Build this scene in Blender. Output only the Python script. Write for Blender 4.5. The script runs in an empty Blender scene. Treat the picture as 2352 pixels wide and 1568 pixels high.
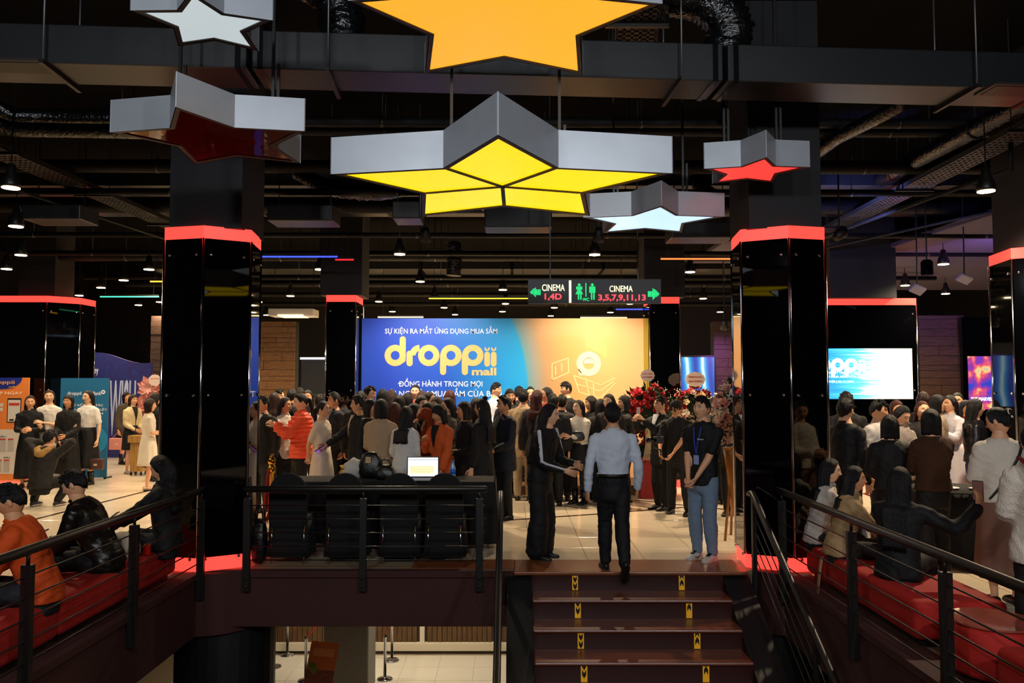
import bpy, math, random
import numpy as np
from math import sin, cos, pi, radians as R, sqrt, atan2, tan
random.seed(7); rng = np.random.RandomState(7)
sc = bpy.context.scene
COL = sc.collection

# ------------------------------------------------------------------ camera
FPX, CH, PITCH = 1829.0, 1.83, math.atan(98/1829.0)
cam_d = bpy.data.cameras.new('camera'); cam = bpy.data.objects.new('camera', cam_d); COL.objects.link(cam)
cam.location = (0, 0, CH); cam.rotation_euler = (pi/2 + PITCH, 0, 0)
cam_d.sensor_width = 36; cam_d.lens = 36*FPX/2352; cam_d.clip_start = .05; cam_d.clip_end = 200
sc.camera = cam
# ------------------------------------------------------------------ world, view
w = bpy.data.worlds.new('world'); sc.world = w; w.use_nodes = True
w.node_tree.nodes['Background'].inputs[0].default_value = (.10, .11, .15, 1)
w.node_tree.nodes['Background'].inputs[1].default_value = .10
sc.view_settings.view_transform = 'Standard'; sc.view_settings.look = 'None'
sc.view_settings.exposure = 0.72; sc.view_settings.gamma = 1; sc.view_settings.use_curve_mapping = False
LAMP_W, FILL_W, LOWF = 400.0, 250.0, .42       # watts: foyer downlights, added unseen fill globes behind the camera, lower storey factor
BDF, PUR = .55, .5

def at(px, py, Y):
    dx, dy = (px-1176)/FPX, (784-py)/FPX
    d = (dx, cos(PITCH)-dy*sin(PITCH), sin(PITCH)+dy*cos(PITCH))
    k = Y/d[1]
    return (d[0]*k, Y, CH+d[2]*k)
def onz(px, py, z):
    dx, dy = (px-1176)/FPX, (784-py)/FPX
    d = (dx, cos(PITCH)-dy*sin(PITCH), sin(PITCH)+dy*cos(PITCH))
    k = (z-CH)/d[2]
    return (d[0]*k, d[1]*k, z)

# ------------------------------------------------------------------ materials
def s2l(v): return v/12.92 if v <= .04045 else ((v+.055)/1.055)**2.4
def C(h):
    if isinstance(h, str):
        h = h.lstrip('#'); return tuple(s2l(int(h[i:i+2], 16)/255) for i in (0, 2, 4))
    return tuple(h)
MATS = {}
def mat(name, col, rough=.6, metal=0, emit=0, noise=0, nscale=20, bump=0, bscale=60, spec=.5, stretch=None, ecol=None, coat=0, alpha=1, trans=0):
    key = (name, str(col), rough, metal, emit)
    if key in MATS: return MATS[key]
    m = bpy.data.materials.new(name); m.use_nodes = True
    nt = m.node_tree; b = nt.nodes['Principled BSDF']
    c = C(col)
    b.inputs['Base Color'].default_value = (*c, 1)
    b.inputs['Roughness'].default_value = rough; b.inputs['Metallic'].default_value = metal
    b.inputs['Specular IOR Level'].default_value = spec
    if coat: b.inputs['Coat Weight'].default_value = coat
    if trans: b.inputs['Transmission Weight'].default_value = trans
    if alpha < 1: b.inputs['Alpha'].default_value = alpha
    if emit:
        b.inputs['Emission Color'].default_value = (*C(ecol or col), 1); b.inputs['Emission Strength'].default_value = emit
    if noise or bump:
        tc = nt.nodes.new('ShaderNodeTexCoord'); mp = nt.nodes.new('ShaderNodeMapping')
        nt.links.new(tc.outputs['Object'], mp.inputs[0])
        if stretch: mp.inputs['Scale'].default_value = stretch
    if noise:
        n = nt.nodes.new('ShaderNodeTexNoise'); n.inputs['Scale'].default_value = nscale; n.inputs['Detail'].default_value = 4
        nt.links.new(mp.outputs[0], n.inputs['Vector'])
        mx = nt.nodes.new('ShaderNodeMix'); mx.data_type = 'RGBA'
        mx.inputs[6].default_value = (*[max(0, x*(1-noise)) for x in c], 1); mx.inputs[7].default_value = (*[min(1, x*(1+noise)) for x in c], 1)
        nt.links.new(n.outputs['Fac'], mx.inputs[0]); nt.links.new(mx.outputs[2], b.inputs['Base Color'])
    if bump:
        n2 = nt.nodes.new('ShaderNodeTexNoise'); n2.inputs['Scale'].default_value = bscale; n2.inputs['Detail'].default_value = 3
        nt.links.new(mp.outputs[0], n2.inputs['Vector'])
        bp = nt.nodes.new('ShaderNodeBump'); bp.inputs['Strength'].default_value = bump; bp.inputs['Distance'].default_value = .02
        nt.links.new(n2.outputs['Fac'], bp.inputs['Height']); nt.links.new(bp.outputs[0], b.inputs['Normal'])
    MATS[key] = m
    return m
def wood(name, c1, c2, scale=(1, 1, 14), rough=.55):
    key = (name,)
    if key in MATS: return MATS[key]
    m = bpy.data.materials.new(name); m.use_nodes = True; nt = m.node_tree; b = nt.nodes['Principled BSDF']
    tc = nt.nodes.new('ShaderNodeTexCoord'); mp = nt.nodes.new('ShaderNodeMapping'); mp.inputs['Scale'].default_value = scale
    oi = nt.nodes.new('ShaderNodeObjectInfo'); ad = nt.nodes.new('ShaderNodeVectorMath'); ad.operation = 'ADD'
    sc_ = nt.nodes.new('ShaderNodeVectorMath'); sc_.operation = 'SCALE'; sc_.inputs['Scale'].default_value = 9
    nt.links.new(oi.outputs['Location'], sc_.inputs[0])
    nt.links.new(tc.outputs['Object'], ad.inputs[0]); nt.links.new(sc_.outputs[0], ad.inputs[1]); nt.links.new(ad.outputs[0], mp.inputs[0])
    n = nt.nodes.new('ShaderNodeTexNoise'); n.inputs['Scale'].default_value = 4; n.inputs['Detail'].default_value = 6
    nt.links.new(mp.outputs[0], n.inputs['Vector'])
    r = nt.nodes.new('ShaderNodeValToRGB'); r.color_ramp.elements[0].color = (*C(c1), 1); r.color_ramp.elements[1].color = (*C(c2), 1)
    r.color_ramp.elements[0].position = .3; r.color_ramp.elements[1].position = .7
    nt.links.new(n.outputs['Fac'], r.inputs[0]); nt.links.new(r.outputs[0], b.inputs['Base Color'])
    b.inputs['Roughness'].default_value = rough
    MATS[key] = m
    return m

# ------------------------------------------------------------------ objects
WL = {}
def empty(name, loc=(0, 0, 0), rz=0):
    o = bpy.data.objects.new(name, None); COL.objects.link(o); o.location = loc; o.rotation_euler = (0, 0, rz)
    o.empty_display_size = .1; WL[o.name] = np.array(loc, float)
    return o
def tag(o, label=None, cat=None, group=None, kind=None):
    if label: o['label'] = label
    if cat: o['category'] = cat
    if group: o['group'] = group
    if kind: o['kind'] = kind
    return o
def thing(name, label, cat, loc=(0, 0, 0), rz=0, group=None):
    return tag(empty(name, loc, rz), label, cat, group)
def link(name, me, parent=None, loc=(0, 0, 0)):
    o = bpy.data.objects.new(name, me); COL.objects.link(o); o.location = loc
    if parent is not None: o.parent = parent
    WL[o.name] = np.array(loc, float) + (WL.get(parent.name, np.zeros(3)) if parent is not None else 0)
    return o
def copy_tree(o, parent=None, loc=None):
    c = o.copy(); COL.objects.link(c); c.parent = parent
    if loc is not None: c.location = loc
    WL[c.name] = np.array(c.location)
    for ch in o.children: copy_tree(ch, c)
    return c

class MB:
    """collects shapes; build() links them as one mesh object (world coordinates unless local=True)"""
    def __init__(s): s.v = []; s.f = []; s.m = []; s.mats = []
    def add(s, v, f, mi=0):
        n = len(s.v); s.v.extend([tuple(map(float, p)) for p in v]); s.f.extend([tuple(i+n for i in q) for q in f]); s.m.extend([mi]*len(f)); return s
    def box(s, lo, hi, mi=0):
        x0, y0, z0 = lo; x1, y1, z1 = hi
        v = [(x0,y0,z0),(x1,y0,z0),(x1,y1,z0),(x0,y1,z0),(x0,y0,z1),(x1,y0,z1),(x1,y1,z1),(x0,y1,z1)]
        return s.add(v, [(0,3,2,1),(4,5,6,7),(0,1,5,4),(1,2,6,5),(2,3,7,6),(3,0,4,7)], mi)
    def cbox(s, c, sz, rot=(0,0,0), mi=0):
        from mathutils import Euler
        m = np.array(Euler(rot).to_matrix())
        v = [np.array(c)+m@(np.array(q)*np.array(sz)/2) for q in [(-1,-1,-1),(1,-1,-1),(1,1,-1),(-1,1,-1),(-1,-1,1),(1,-1,1),(1,1,1),(-1,1,1)]]
        return s.add(v, [(0,3,2,1),(4,5,6,7),(0,1,5,4),(1,2,6,5),(2,3,7,6),(3,0,4,7)], mi)
    def prism(s, poly, z0, z1, mi=0, axis='z', cap=True):
        n = len(poly)
        def P(u, v, w):
            return (u, v, w) if axis == 'z' else ((u, w, v) if axis == 'y' else (w, u, v))
        v = [P(a, b, z0) for a, b in poly]+[P(a, b, z1) for a, b in poly]
        f = [(i, (i+1) % n, n+(i+1) % n, n+i) for i in range(n)]
        if cap: f += [tuple(range(n))[::-1], tuple(range(n, 2*n))]
        return s.add(v, f, mi)
    def tube(s, pts, rad, n=10, ref=None, cap=True, mi=0, round_=False):
        pts = np.array(pts, float); N = len(pts)
        rad = np.array([(r, r) if np.isscalar(r) else r for r in (rad if hasattr(rad, '__len__') else [rad]*N)], float)
        t = np.gradient(pts, axis=0); t /= np.linalg.norm(t, axis=1)[:, None]+1e-9
        if round_:
            pts = np.vstack([pts[0]-t[0]*rad[0].mean()*.6, pts, pts[-1]+t[-1]*rad[-1].mean()*.6]); rad = np.vstack([rad[0]*.55, rad, rad[-1]*.55]); t = np.vstack([t[0], t, t[-1]]); N += 2
        if ref is None: ref = np.array((1., 0, 0)) if abs(t[:, 0]).mean() < .8 else np.array((0, 0, 1.))
        ref = np.array(ref, float)
        th = np.linspace(0, 2*pi, n, endpoint=False); v = []; f = []
        for i in range(N):
            sd = ref-ref.dot(t[i])*t[i]; sd /= np.linalg.norm(sd)+1e-9; bd = np.cross(t[i], sd)
            v += list(pts[i]+rad[i, 0]*np.cos(th)[:, None]*sd+rad[i, 1]*np.sin(th)[:, None]*bd)
        for i in range(N-1):
            for j in range(n):
                k = (j+1) % n; f.append((i*n+j, i*n+k, (i+1)*n+k, (i+1)*n+j))
        if cap: f += [tuple(range(n))[::-1], tuple(range((N-1)*n, N*n))]
        return s.add(v, f, mi)
    def lathe(s, c, prof, n=20, mi=0, cap=True):
        v = []; f = []; N = len(prof)
        for r, z in prof:
            for j in range(n): a = 2*pi*j/n; v.append((c[0]+r*cos(a), c[1]+r*sin(a), c[2]+z))
        for i in range(N-1):
            for j in range(n): k = (j+1) % n; f.append((i*n+j, i*n+k, (i+1)*n+k, (i+1)*n+j))
        if cap: f += [tuple(range(n))[::-1], tuple(range((N-1)*n, N*n))]
        return s.add(v, f, mi)
    def ball(s, c, r, nu=12, nv=8, mi=0):
        r = (r, r, r) if np.isscalar(r) else r; v = [(c[0], c[1], c[2]-r[2])]; f = []
        for i in range(1, nv):
            p = -pi/2+pi*i/nv
            for j in range(nu): a = 2*pi*j/nu; v.append((c[0]+r[0]*cos(p)*cos(a), c[1]+r[1]*cos(p)*sin(a), c[2]+r[2]*sin(p)))
        v.append((c[0], c[1], c[2]+r[2])); L = len(v)-1
        for j in range(nu): f.append((0, 1+(j+1) % nu, 1+j)); f.append((L, L-nu+j, L-nu+(j+1) % nu))
        for i in range(nv-2):
            for j in range(nu): k = (j+1) % nu; b = 1+i*nu; f.append((b+j, b+k, b+nu+k, b+nu+j))
        return s.add(v, f, mi)
    def build(s, name, m, parent=None, smooth=False, bevel=0, local=False, loc=None):
        me = bpy.data.meshes.new(name)
        v = np.array(s.v, float)
        off = np.zeros(3)
        if not local:
            off = WL.get(parent.name, np.zeros(3)) if parent is not None else (np.array(loc, float) if loc is not None else np.array([(v[:,0].min()+v[:,0].max())/2, (v[:,1].min()+v[:,1].max())/2, v[:,2].min()]))
        me.from_pydata([tuple(p) for p in v-off], [], s.f)
        for mm in (m if isinstance(m, (list, tuple)) else [m]): me.materials.append(mm)
        if any(s.m): me.polygons.foreach_set('material_index', s.m)
        if smooth: me.polygons.foreach_set('use_smooth', [True]*len(s.f))
        me.update()
        o = link(name, me, parent, (0, 0, 0) if (parent is not None or local) else tuple(off))
        if bevel:
            b = o.modifiers.new('bevel', 'BEVEL'); b.width = bevel; b.segments = 2; b.limit_method = 'ANGLE'
        return o
def part_loc(o, loc):
    """move a part's origin without moving the part"""
    d = np.array(loc)-WL[o.name]
    me = o.data; n = len(me.vertices); co = np.empty(n*3); me.vertices.foreach_get('co', co)
    co = co.reshape(-1, 3)-d; me.vertices.foreach_set('co', co.ravel()); o.location = tuple(np.array(o.location)+d); WL[o.name] = np.array(loc, float)
    return o

FONT = None
def text(s, x0, x1, z0, z1, y, m, parent, name='lettering', thick=.003, bold=0, face=(1, 0), flip=False, fit='both', align='left'):
    """lettering standing in a vertical plane: spans x0..x1 along `face` dir (dx,dy), z0..z1 in height"""
    cu = bpy.data.curves.new(name, 'FONT'); cu.body = s; cu.size = 1; cu.resolution_u = 3; cu.offset = bold; cu.extrude = .02
    tmp = bpy.data.objects.new('tmp_text', cu); COL.objects.link(tmp)
    me = bpy.data.meshes.new_from_object(tmp); bpy.data.objects.remove(tmp); bpy.data.curves.remove(cu)
    n = len(me.vertices); co = np.empty(n*3); me.vertices.foreach_get('co', co); co = co.reshape(-1, 3)
    mn, mx = co.min(0), co.max(0); sp = np.maximum(mx-mn, 1e-6)
    k = (z1-z0)/sp[1]; kx = (x1-x0)/sp[0] if fit == 'both' else k
    u = (co[:, 0]-mn[0])*kx; h = z0+(co[:, 1]-mn[1])*k; d = (co[:, 2]-mn[2])/sp[2]*thick
    out = np.stack([x0+u*face[0], y+u*face[1]-d*face[0], h], 1)
    off = WL.get(parent.name, np.zeros(3)) if parent is not None else 0
    me.vertices.foreach_set('co', (out-off).ravel()); me.materials.clear(); me.materials.append(m); me.update(); me.name = name
    return link(name, me, parent)
def arc(cx, cz, r0, r1, a0, a1, n=20):
    A = np.linspace(a0, a1, n)
    return [(cx+r1*cos(a), cz+r1*sin(a)) for a in A]+[(cx+r0*cos(a), cz+r0*sin(a)) for a in A[::-1]]
def ring_mb(mb, cx, cz, r0, r1, y0, y1, n=28, mi=0):
    v = []; f = []
    for j in range(n):
        a = 2*pi*j/n
        for r, y in ((r1, y0), (r1, y1), (r0, y1), (r0, y0)): v.append((cx+r*cos(a), y, cz+r*sin(a)))
    for j in range(n):
        k = (j+1) % n
        for q in range(4): f.append((j*4+q, j*4+(q+1) % 4, k*4+(q+1) % 4, k*4+q))
    return mb.add(v, f, mi)
def capsule(x0, z0, x1, z1, r, n=8):
    a = atan2(z1-z0, x1-x0)
    return [(x1+r*cos(a-pi/2+pi*i/n), z1+r*sin(a-pi/2+pi*i/n)) for i in range(n+1)]+[(x0+r*cos(a+pi/2+pi*i/n), z0+r*sin(a+pi/2+pi*i/n)) for i in range(n+1)]
def spot(name, loc, target, energy, col, size=110, blend=.8, rad=.08):
    l = bpy.data.lights.new(name, 'SPOT'); l.energy = energy; l.color = col; l.spot_size = R(size); l.spot_blend = blend; l.shadow_soft_size = rad
    o = bpy.data.objects.new(name, l); COL.objects.link(o); o.location = loc
    from mathutils import Vector
    d = Vector(target)-Vector(loc); o.rotation_euler = d.to_track_quat('-Z', 'Y').to_euler()
    return o
# ================================================================== SETTING
EDGE, XL, XR, LOWZ = 8.0, -3.12, 2.70, -4.5
M_grout = mat('floor_grout', '#8f7a60', .6)
M_tile = mat('cream_floor_tile', '#e0cfb4', .13, noise=.06, nscale=3, spec=.5)
M_inlay = mat('dark_floor_inlay', '#2e2017', .2)
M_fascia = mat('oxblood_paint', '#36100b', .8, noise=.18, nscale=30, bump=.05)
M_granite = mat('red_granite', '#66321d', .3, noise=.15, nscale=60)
M_riser = mat('red_granite_riser', '#30100a', .35, noise=.15, nscale=60)
M_blk = mat('black_paint', '#0b0b0c', .5)
M_blkm = mat('black_satin_metal', '#100f0c', .4, spec=.6)
M_soot = mat('black_ceiling_paint', '#08080a', .9, spec=.1)
M_duct = mat('black_painted_duct', '#191b1e', .42, noise=.25, nscale=9, spec=.6)
M_foil = mat('black_duct_wrap', '#0e0f10', .18, bump=.8, bscale=26, spec=.9)
M_pipe = mat('black_pipe_insulation', '#0b0b0c', .65, bump=.4, bscale=30, spec=.25)
M_chrome = mat('chrome', '#c8c8cc', .12, metal=1)
M_alu = mat('brushed_aluminium', '#aab0b8', .40, metal=.30, noise=.12, nscale=5)
M_gloss = mat('black_mirror_glass', '#020203', .03, spec=.6)
M_red = mat('red_light_panel', '#ff2a22', .4, emit=1.05, ecol='#ff4238')

fl = MB()
fl.box((-15, 8.0, -.5), (15, 28, -.012)).box((-15, 0.5, -.5), (XL, 8.0, -.012)).box((XR, 0.5, -.5), (15, 8.0, -.012))
floor = fl.build('floor', M_grout); tag(floor, 'cream polished tile floor of the foyer', 'floor', kind='structure')
# tiles: 0.6 m, the 300 that show largest as parts
tiles = []
for i in range(-26, 26):
    for j in range(0, 34):
        x, y = .79+i*.6, 8.44+(j-13)*.6
        if y < 2.2 or y > 20.4: continue
        cx, cy = x+.3, y+.3
        if cy < 8.4 and XL-.55 < cx < XR+.55: continue
        if cy < 8.4 and (cx > -3.6 and cx < 3.4): continue
        px = abs(cx)/cy
        vis = px < .70 and cy > 3.6
        if not vis: continue
        tiles.append((cy, cx))
tiles.sort()
tm = MB(); g = .0035
tm.add([(-.3+g,-.3+g,-.012),(.3-g,-.3+g,-.012),(.3-g,.3-g,-.012),(-.3+g,.3-g,-.012),(-.3+g,-.3+g,-.001),(.3-g,-.3+g,-.001),(.3-g,.3-g,-.001),(-.3+g,.3-g,-.001),
        (-.297+g,-.297+g,0),(.297-g,-.297+g,0),(.297-g,.297-g,0),(-.297+g,.297-g,0)],
       [(0,1,5,4),(1,2,6,5),(2,3,7,6),(3,0,4,7),(4,5,9,8),(5,6,10,9),(6,7,11,10),(7,4,8,11),(8,9,10,11)])
t0 = tm.build('floor_tile', M_tile, floor, local=True)
for k, (cy, cx) in enumerate(tiles[:300]):
    o = t0 if k == 0 else link('floor_tile', t0.data, floor)
    o.location = tuple(np.array((cx, cy, 0))-WL[floor.name]); 
far = MB()
for cy, cx in tiles[300:]:
    far.box((cx-.296, cy-.296, -.012), (cx+.296, cy+.296, 0))
for i in range(0, 3): pass
far.build('floor_tile_field', M_tile, floor)['kind'] = 'stuff'
def strip(a, b, wd=.075):
    a, b = np.array(a), np.array(b); d = (b-a)/np.linalg.norm(b-a); n = np.array((-d[1], d[0]))*wd/2
    m = MB(); m.prism([tuple(a-n), tuple(b-n), tuple(b+n), tuple(a+n)], -.002, .0015)
    return m.build('floor_inlay', M_inlay, floor)
strip((-.30, 10.75), (1.2, 11.35)); strip((1.2, 11.35), (2.75, 12.05)); strip((1.9, 12.75), (2.75, 12.05)); strip((2.75, 12.05), (4.6, 10.6)); strip((4.6, 10.6), (4.2, 9.6))
strip((-6.6, 9.2), (-6.2, 14.6)); strip((-6.2, 14.6), (-3.2, 16.2)); strip((-1.9, 10.6), (-.3, 10.75)); strip((-.8, 13.4), (1.9, 12.75)); strip((5.6, 8), (5.9, 13.5))

def struct(mb, name, m, **k):
    o = mb.build(name, m, **k); o['kind'] = 'structure'; return o
# balcony edges
b = MB(); b.box((-3.0, EDGE-.06, -.54), (.02, EDGE, .0)); b.box((-2.64, EDGE-.09, -.06), (.02, EDGE-.0, .004)); struct(b, 'trim_1', M_fascia)
b = MB(); b.box((XL, .5, -.60), (XL+.06, 8.0, .0)); b.box((XL-.16, .5, -.05), (XL+.085, 7.84, .004)); struct(b, 'trim_2', M_fascia)
b = MB(); b.box((XR-.06, .5, -.60), (XR, 8.0, .0)); b.box((XR-.085, .5, -.05), (XR+.18, 7.84, .004)); struct(b, 'trim_3', M_fascia)
# rounded fascia under the two near pillars
def bulge(name, cx, cy, r, a0, a1):
    A = np.linspace(a0, a1, 18); poly = [(cx+r*cos(a), cy+r*sin(a)) for a in A]+[(cx, cy)]
    m = MB(); m.prism(poly, -.60, -.012); return struct(m, name, M_fascia)
bulge('trim_4', -3.08, 8.35, .53, R(-150), R(5)); bulge('trim_5', 2.78, 8.35, .53, R(-185), R(-30))
b = MB(); b.box((.02, 7.86, -.03), (2.3, 8.42, .006)); M_edge = mat('brown_granite', '#7d4627', .25, noise=.15, nscale=60); o = struct(b, 'trim_6', M_edge, bevel=.012); 
b = MB(); b.box((-1.0, 8.02, -.02), (.02, 8.42, .005)); struct(b, 'trim_7', M_edge)
# ceiling, walls, lower storey
b = MB(); b.box((-16, -6, 5.75), (16, 29, 5.95)); struct(b, 'ceiling', M_soot)
b = MB(); b.box((-16, 28, -.5), (16, 28.3, 5.75)); struct(b, 'wall_back', mat('dark_wall_paint', '#0d0c0d', .7))
b = MB(); b.box((-15.3, -6, -5), (-15, 28, 5.75)); struct(b, 'wall_left', mat('dark_wall_paint', '#0d0c0d', .7))
b = MB(); b.box((15, -6, -5), (15.3, 28, 5.75)); struct(b, 'wall_right', mat('dark_wall_paint', '#0d0c0d', .7))
b = MB(); b.box((-16, -6.3, -5), (16, -6, 5.75)); struct(b, 'wall_front', mat('dark_wall_paint', '#0d0c0d', .7))
b = MB(); b.box((-4.5, -6, -.4), (4.5, -.6, -.01)); struct(b, 'floor_gallery', mat('gallery_carpet', '#1c0c0a', .9))
lf = MB(); lf.box((-15, -6, LOWZ-.3), (15, 24, LOWZ-.012)); lfl = lf.build('floor_lower', M_grout); lfl['kind'] = 'structure'
M_ltile = mat('pale_lower_floor_tile', '#d8d0bd', .25, noise=.04, nscale=4)
lt = None
for i in range(-9, 2):
    for j in range(0, 6):
        cx, cy = i*.8+.35, 14.6+j*.8
        if cy > 19: continue
        if lt is None:
            q = MB(); q.box((-.397, -.397, -.012), (.397, .397, 0)); lt = q.build('floor_tile', M_ltile, lfl, local=True); o = lt
        else: o = link('floor_tile', lt.data, lfl)
        o.location = tuple(np.array((cx, cy, LOWZ))-WL[lfl.name])
# lower wall: white framed bays of brown slats
yw = 19.15
b = MB(); b.box((-10, yw+.06, LOWZ), (4, yw+.2, -.5)); lw = struct(b, 'wall_lower', mat('lower_wall_paint', '#40362a', .7))
M_white = mat('white_trim_paint', '#d9cdb4', .5)
b = MB(); b.box((-10, yw-.06, LOWZ+.06), (4, yw+.06, LOWZ+.25)); struct(b, 'baseboard_lower', M_white, bevel=.01)
b = MB(); b.box((-10, yw-.03, LOWZ), (4, yw+.06, LOWZ+.06)); struct(b, 'baseboard_kick', mat('grey_kick', '#4a4238', .6))
M_slat = wood('brown_wall_slat', '#4a331b', '#6b4c2a', (10, 10, 1))
sl = MB(); sl.box((-.052, -.02, 0), (.052, .02, 1.6)); s0 = None
posts = [at(p, 1470, yw)[0] for p in (617, 970, 1140)]
x = at(585, 1460, yw)[0]
while x < at(1165, 1460, yw)[0]:
    if min(abs(x-p) for p in posts) > .11:
        if s0 is None: s0 = sl.build('wall_slat', M_slat, lw, local=True); o = s0
        else: o = link('wall_slat', s0.data, lw)
        o.location = tuple(np.array((x, yw+.03, LOWZ+.25))-WL[lw.name])
    x += .118
for p in posts:
    b = MB(); b.box((p-.055, yw-.05, LOWZ+.25), (p+.055, yw+.05, LOWZ+2.4)); b.build('wall_post', M_white, lw)
# lower concrete column and black round column below the pillar
x0, x1 = at(742, 1500, 16.4)[0], at(846, 1500, 16.4)[0]
b = MB(); b.box((x0, 16.4, LOWZ), (x1, 17.3, -.5)); struct(b, 'column_lower', mat('concrete_grey', '#77746c', .7, noise=.15, nscale=12), bevel=.04)
b = MB(); b.lathe((-2.98, 8.45, LOWZ), [(.50, 2.3), (.50, 4.0)], 32); struct(b, 'column_dark', mat('dark_column_paint', '#0c0f10', .45), smooth=False)
b = MB(); b.lathe((-2.98, 8.45, LOWZ), [(.46, 0), (.46, 2.3)], 32); struct(b, 'column_pale', mat('pale_column_paint', '#7c8a86', .5))
b = MB(); b.lathe((2.75, 8.45, LOWZ), [(.50, 0), (.50, 4.0)], 32); struct(b, 'column_right', mat('dark_column_paint', '#0c0f10', .45))

# ------------------------------------------------------------------ staircase
st = thing('staircase', 'red granite staircase with yellow chevron stickers descending from the foyer', 'staircase', (1.15, 6, LOWZ))
SX0, SX1, TR, RI = .19, 2.06, .315, .178
NST = 20
rm = tm_ = None
for k in range(NST):
    yk = 7.85-TR*k; z = -RI*(k+1)
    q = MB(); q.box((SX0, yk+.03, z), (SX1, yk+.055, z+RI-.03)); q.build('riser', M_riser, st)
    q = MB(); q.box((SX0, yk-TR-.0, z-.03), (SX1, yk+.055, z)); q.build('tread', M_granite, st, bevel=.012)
def slope_box(x0, x1, ztop, zbot, mb):
    ya, yb = 7.95, 7.95-TR*NST; s = -RI/TR
    v = []
    for y in (ya, yb):
        zz = -(ya-y)*RI/TR
        v += [(x0, y, zz+zbot), (x1, y, zz+zbot), (x1, y, zz+ztop), (x0, y, zz+ztop)]
    return mb.add(v, [(0,1,2,3),(7,6,5,4),(0,4,5,1),(1,5,6,2),(2,6,7,3),(3,7,4,0)])
q = MB(); slope_box(-.05, SX0, -.02, -.5, q); q.build('stringer', M_blk, st)
q = MB(); slope_box(SX1, SX1+.26, -.02, -.5, q); q.build('stringer', M_blk, st)
M_yel = mat('yellow_glow_tape', '#e0a21c', .45, emit=.10); M_ink = mat('black_print', '#120d0a', .6)  # tape given a weak glow of its own so it looks lit
for k in range(6):
    yk = 7.85-TR*k; z0 = -RI*(k+1)+.006; z1 = z0+RI-.042
    for side, xs in ((0, .615-.0*k), (1, 1.655)):
        q = MB(); q.box((xs-.028, yk+.027, z0), (xs+.028, yk+.03, z1)); stk = q.build('chevron_sticker', M_yel, st)
        q = MB(); h = (z1-z0)
        ph = [(.35, .0), (.55,), (.55, .05), (.4, )][k % 4]
        for c0 in ((.22, .72) if k % 2 == 0 else (.45, .95)):
            zc = z0+h*c0; a = .018; d = -.03 if side == 0 else .03; t = .045
            pts = [(xs-a, zc), (xs, zc+d), (xs+a, zc), (xs+a, min(z1, zc+t)), (xs, min(z1+.0, zc+t+d)), (xs-a, min(z1, zc+t))]
            pts = [(u, min(max(v_, z0), z1)) for u, v_ in pts]
            if side == 1: pts = pts
            q.prism(pts, yk+.0262, yk+.027, axis='y')
        q.build('chevron_print', M_ink, stk)

# ------------------------------------------------------------------ railings
def railing(name, label, P, posts, nc=5, top=.80, zbase=-.25, slope=None, hr=.032, pw=.034, flat=False):
    """P: polyline (x,y) with z offset function"""
    P = [np.array(p, float) for p in P]
    r = thing(name, label, 'railing', tuple(P[0]))
    q = MB(); q.tube([p+np.array((0, 0, top)) for p in P], hr, 14, round_=True); q.build('handrail', M_blkm, r, smooth=True)
    for c in range(nc):
        z = top-.16-c*(top-.14)/nc
        q = MB(); q.tube([p+np.array((0, 0, z)) for p in P], .006, 6); q.build('cable', M_blkm, r, smooth=True)
    for p, n in posts:
        p = np.array(p, float); q = MB()
        q.cbox(p+np.array((0, 0, (zbase+top-.09)/2)), (.07, .045, top-.09-zbase)); ps = q.build('post', M_blkm, r, bevel=.004)
        q = MB(); q.tube([p+np.array((0, 0, top-.1)), p+np.array((0, 0, top-.01))], .012, 8); q.build('bracket', M_blkm, ps, smooth=True)
        for zz in (-.06, zbase+.05): q = MB(); q.tube([p+np.array((n[0]*.02, n[1]*.02, zz)), p+np.array((n[0]*.034, n[1]*.034, zz))], .014, 8); q.build('bolt', M_blkm, ps, smooth=True)
    return r
yf = EDGE-.10
railing('balcony_railing', 'black steel railing with cables in front of the black clothed table', [(-2.62, yf, 0), (-.26, yf, 0)],
        [((-2.60, yf, 0), (0, -1)), ((-1.46, yf, 0), (0, -1)), ((-.32, yf, 0), (0, -1))], zbase=-.19)
xl = XL+.11
railing('balcony_railing', 'black steel railing beside the men on the left red bench', [(xl, 2.6, 0), (xl, 7.85, 0)],
        [((xl, y, 0), (1, 0)) for y in (3.6, 5.02, 6.42, 7.80)])
xr = XR-.11
railing('balcony_railing', 'black steel railing beside the women on the right red bench', [(xr, 2.6, 0), (xr, 7.85, 0)],
        [((xr, y, 0), (-1, 0)) for y in (3.6, 4.83, 6.15, 7.72)])
def stair_rail(label, x):
    r = thing('stair_railing', label, 'railing', (x, 7.95, 0))
    g = RI/TR
    L = 4.6
    f = lambda y: -(7.95-y)*g
    q = MB(); q.tube([(x, 8.0, .74), (x, 7.9, .76), (x, 7.7, .66)]+[(x, y, f(y)+.80) for y in np.linspace(7.6, 7.95-L, 8)], .03, 14, round_=True); q.build('handrail', M_blkm, r, smooth=True)
    for c in range(4):
        z = .62-c*.13
        q = MB(); q.tube([(x, y, f(y)+z) for y in (7.9, 7.95-L)], .006, 6); q.build('cable', M_blkm, r, smooth=True)
    for y in (7.85, 6.3, 4.8, 3.5):
        q = MB(); q.cbox((x, y, f(y)+.28), (.04, .06, 1.0)); q.build('post', M_blkm, r, bevel=.004)
stair_rail('black stair railing left of the granite steps', -.112)
stair_rail('black stair railing right of the granite steps', 2.36)

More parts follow.
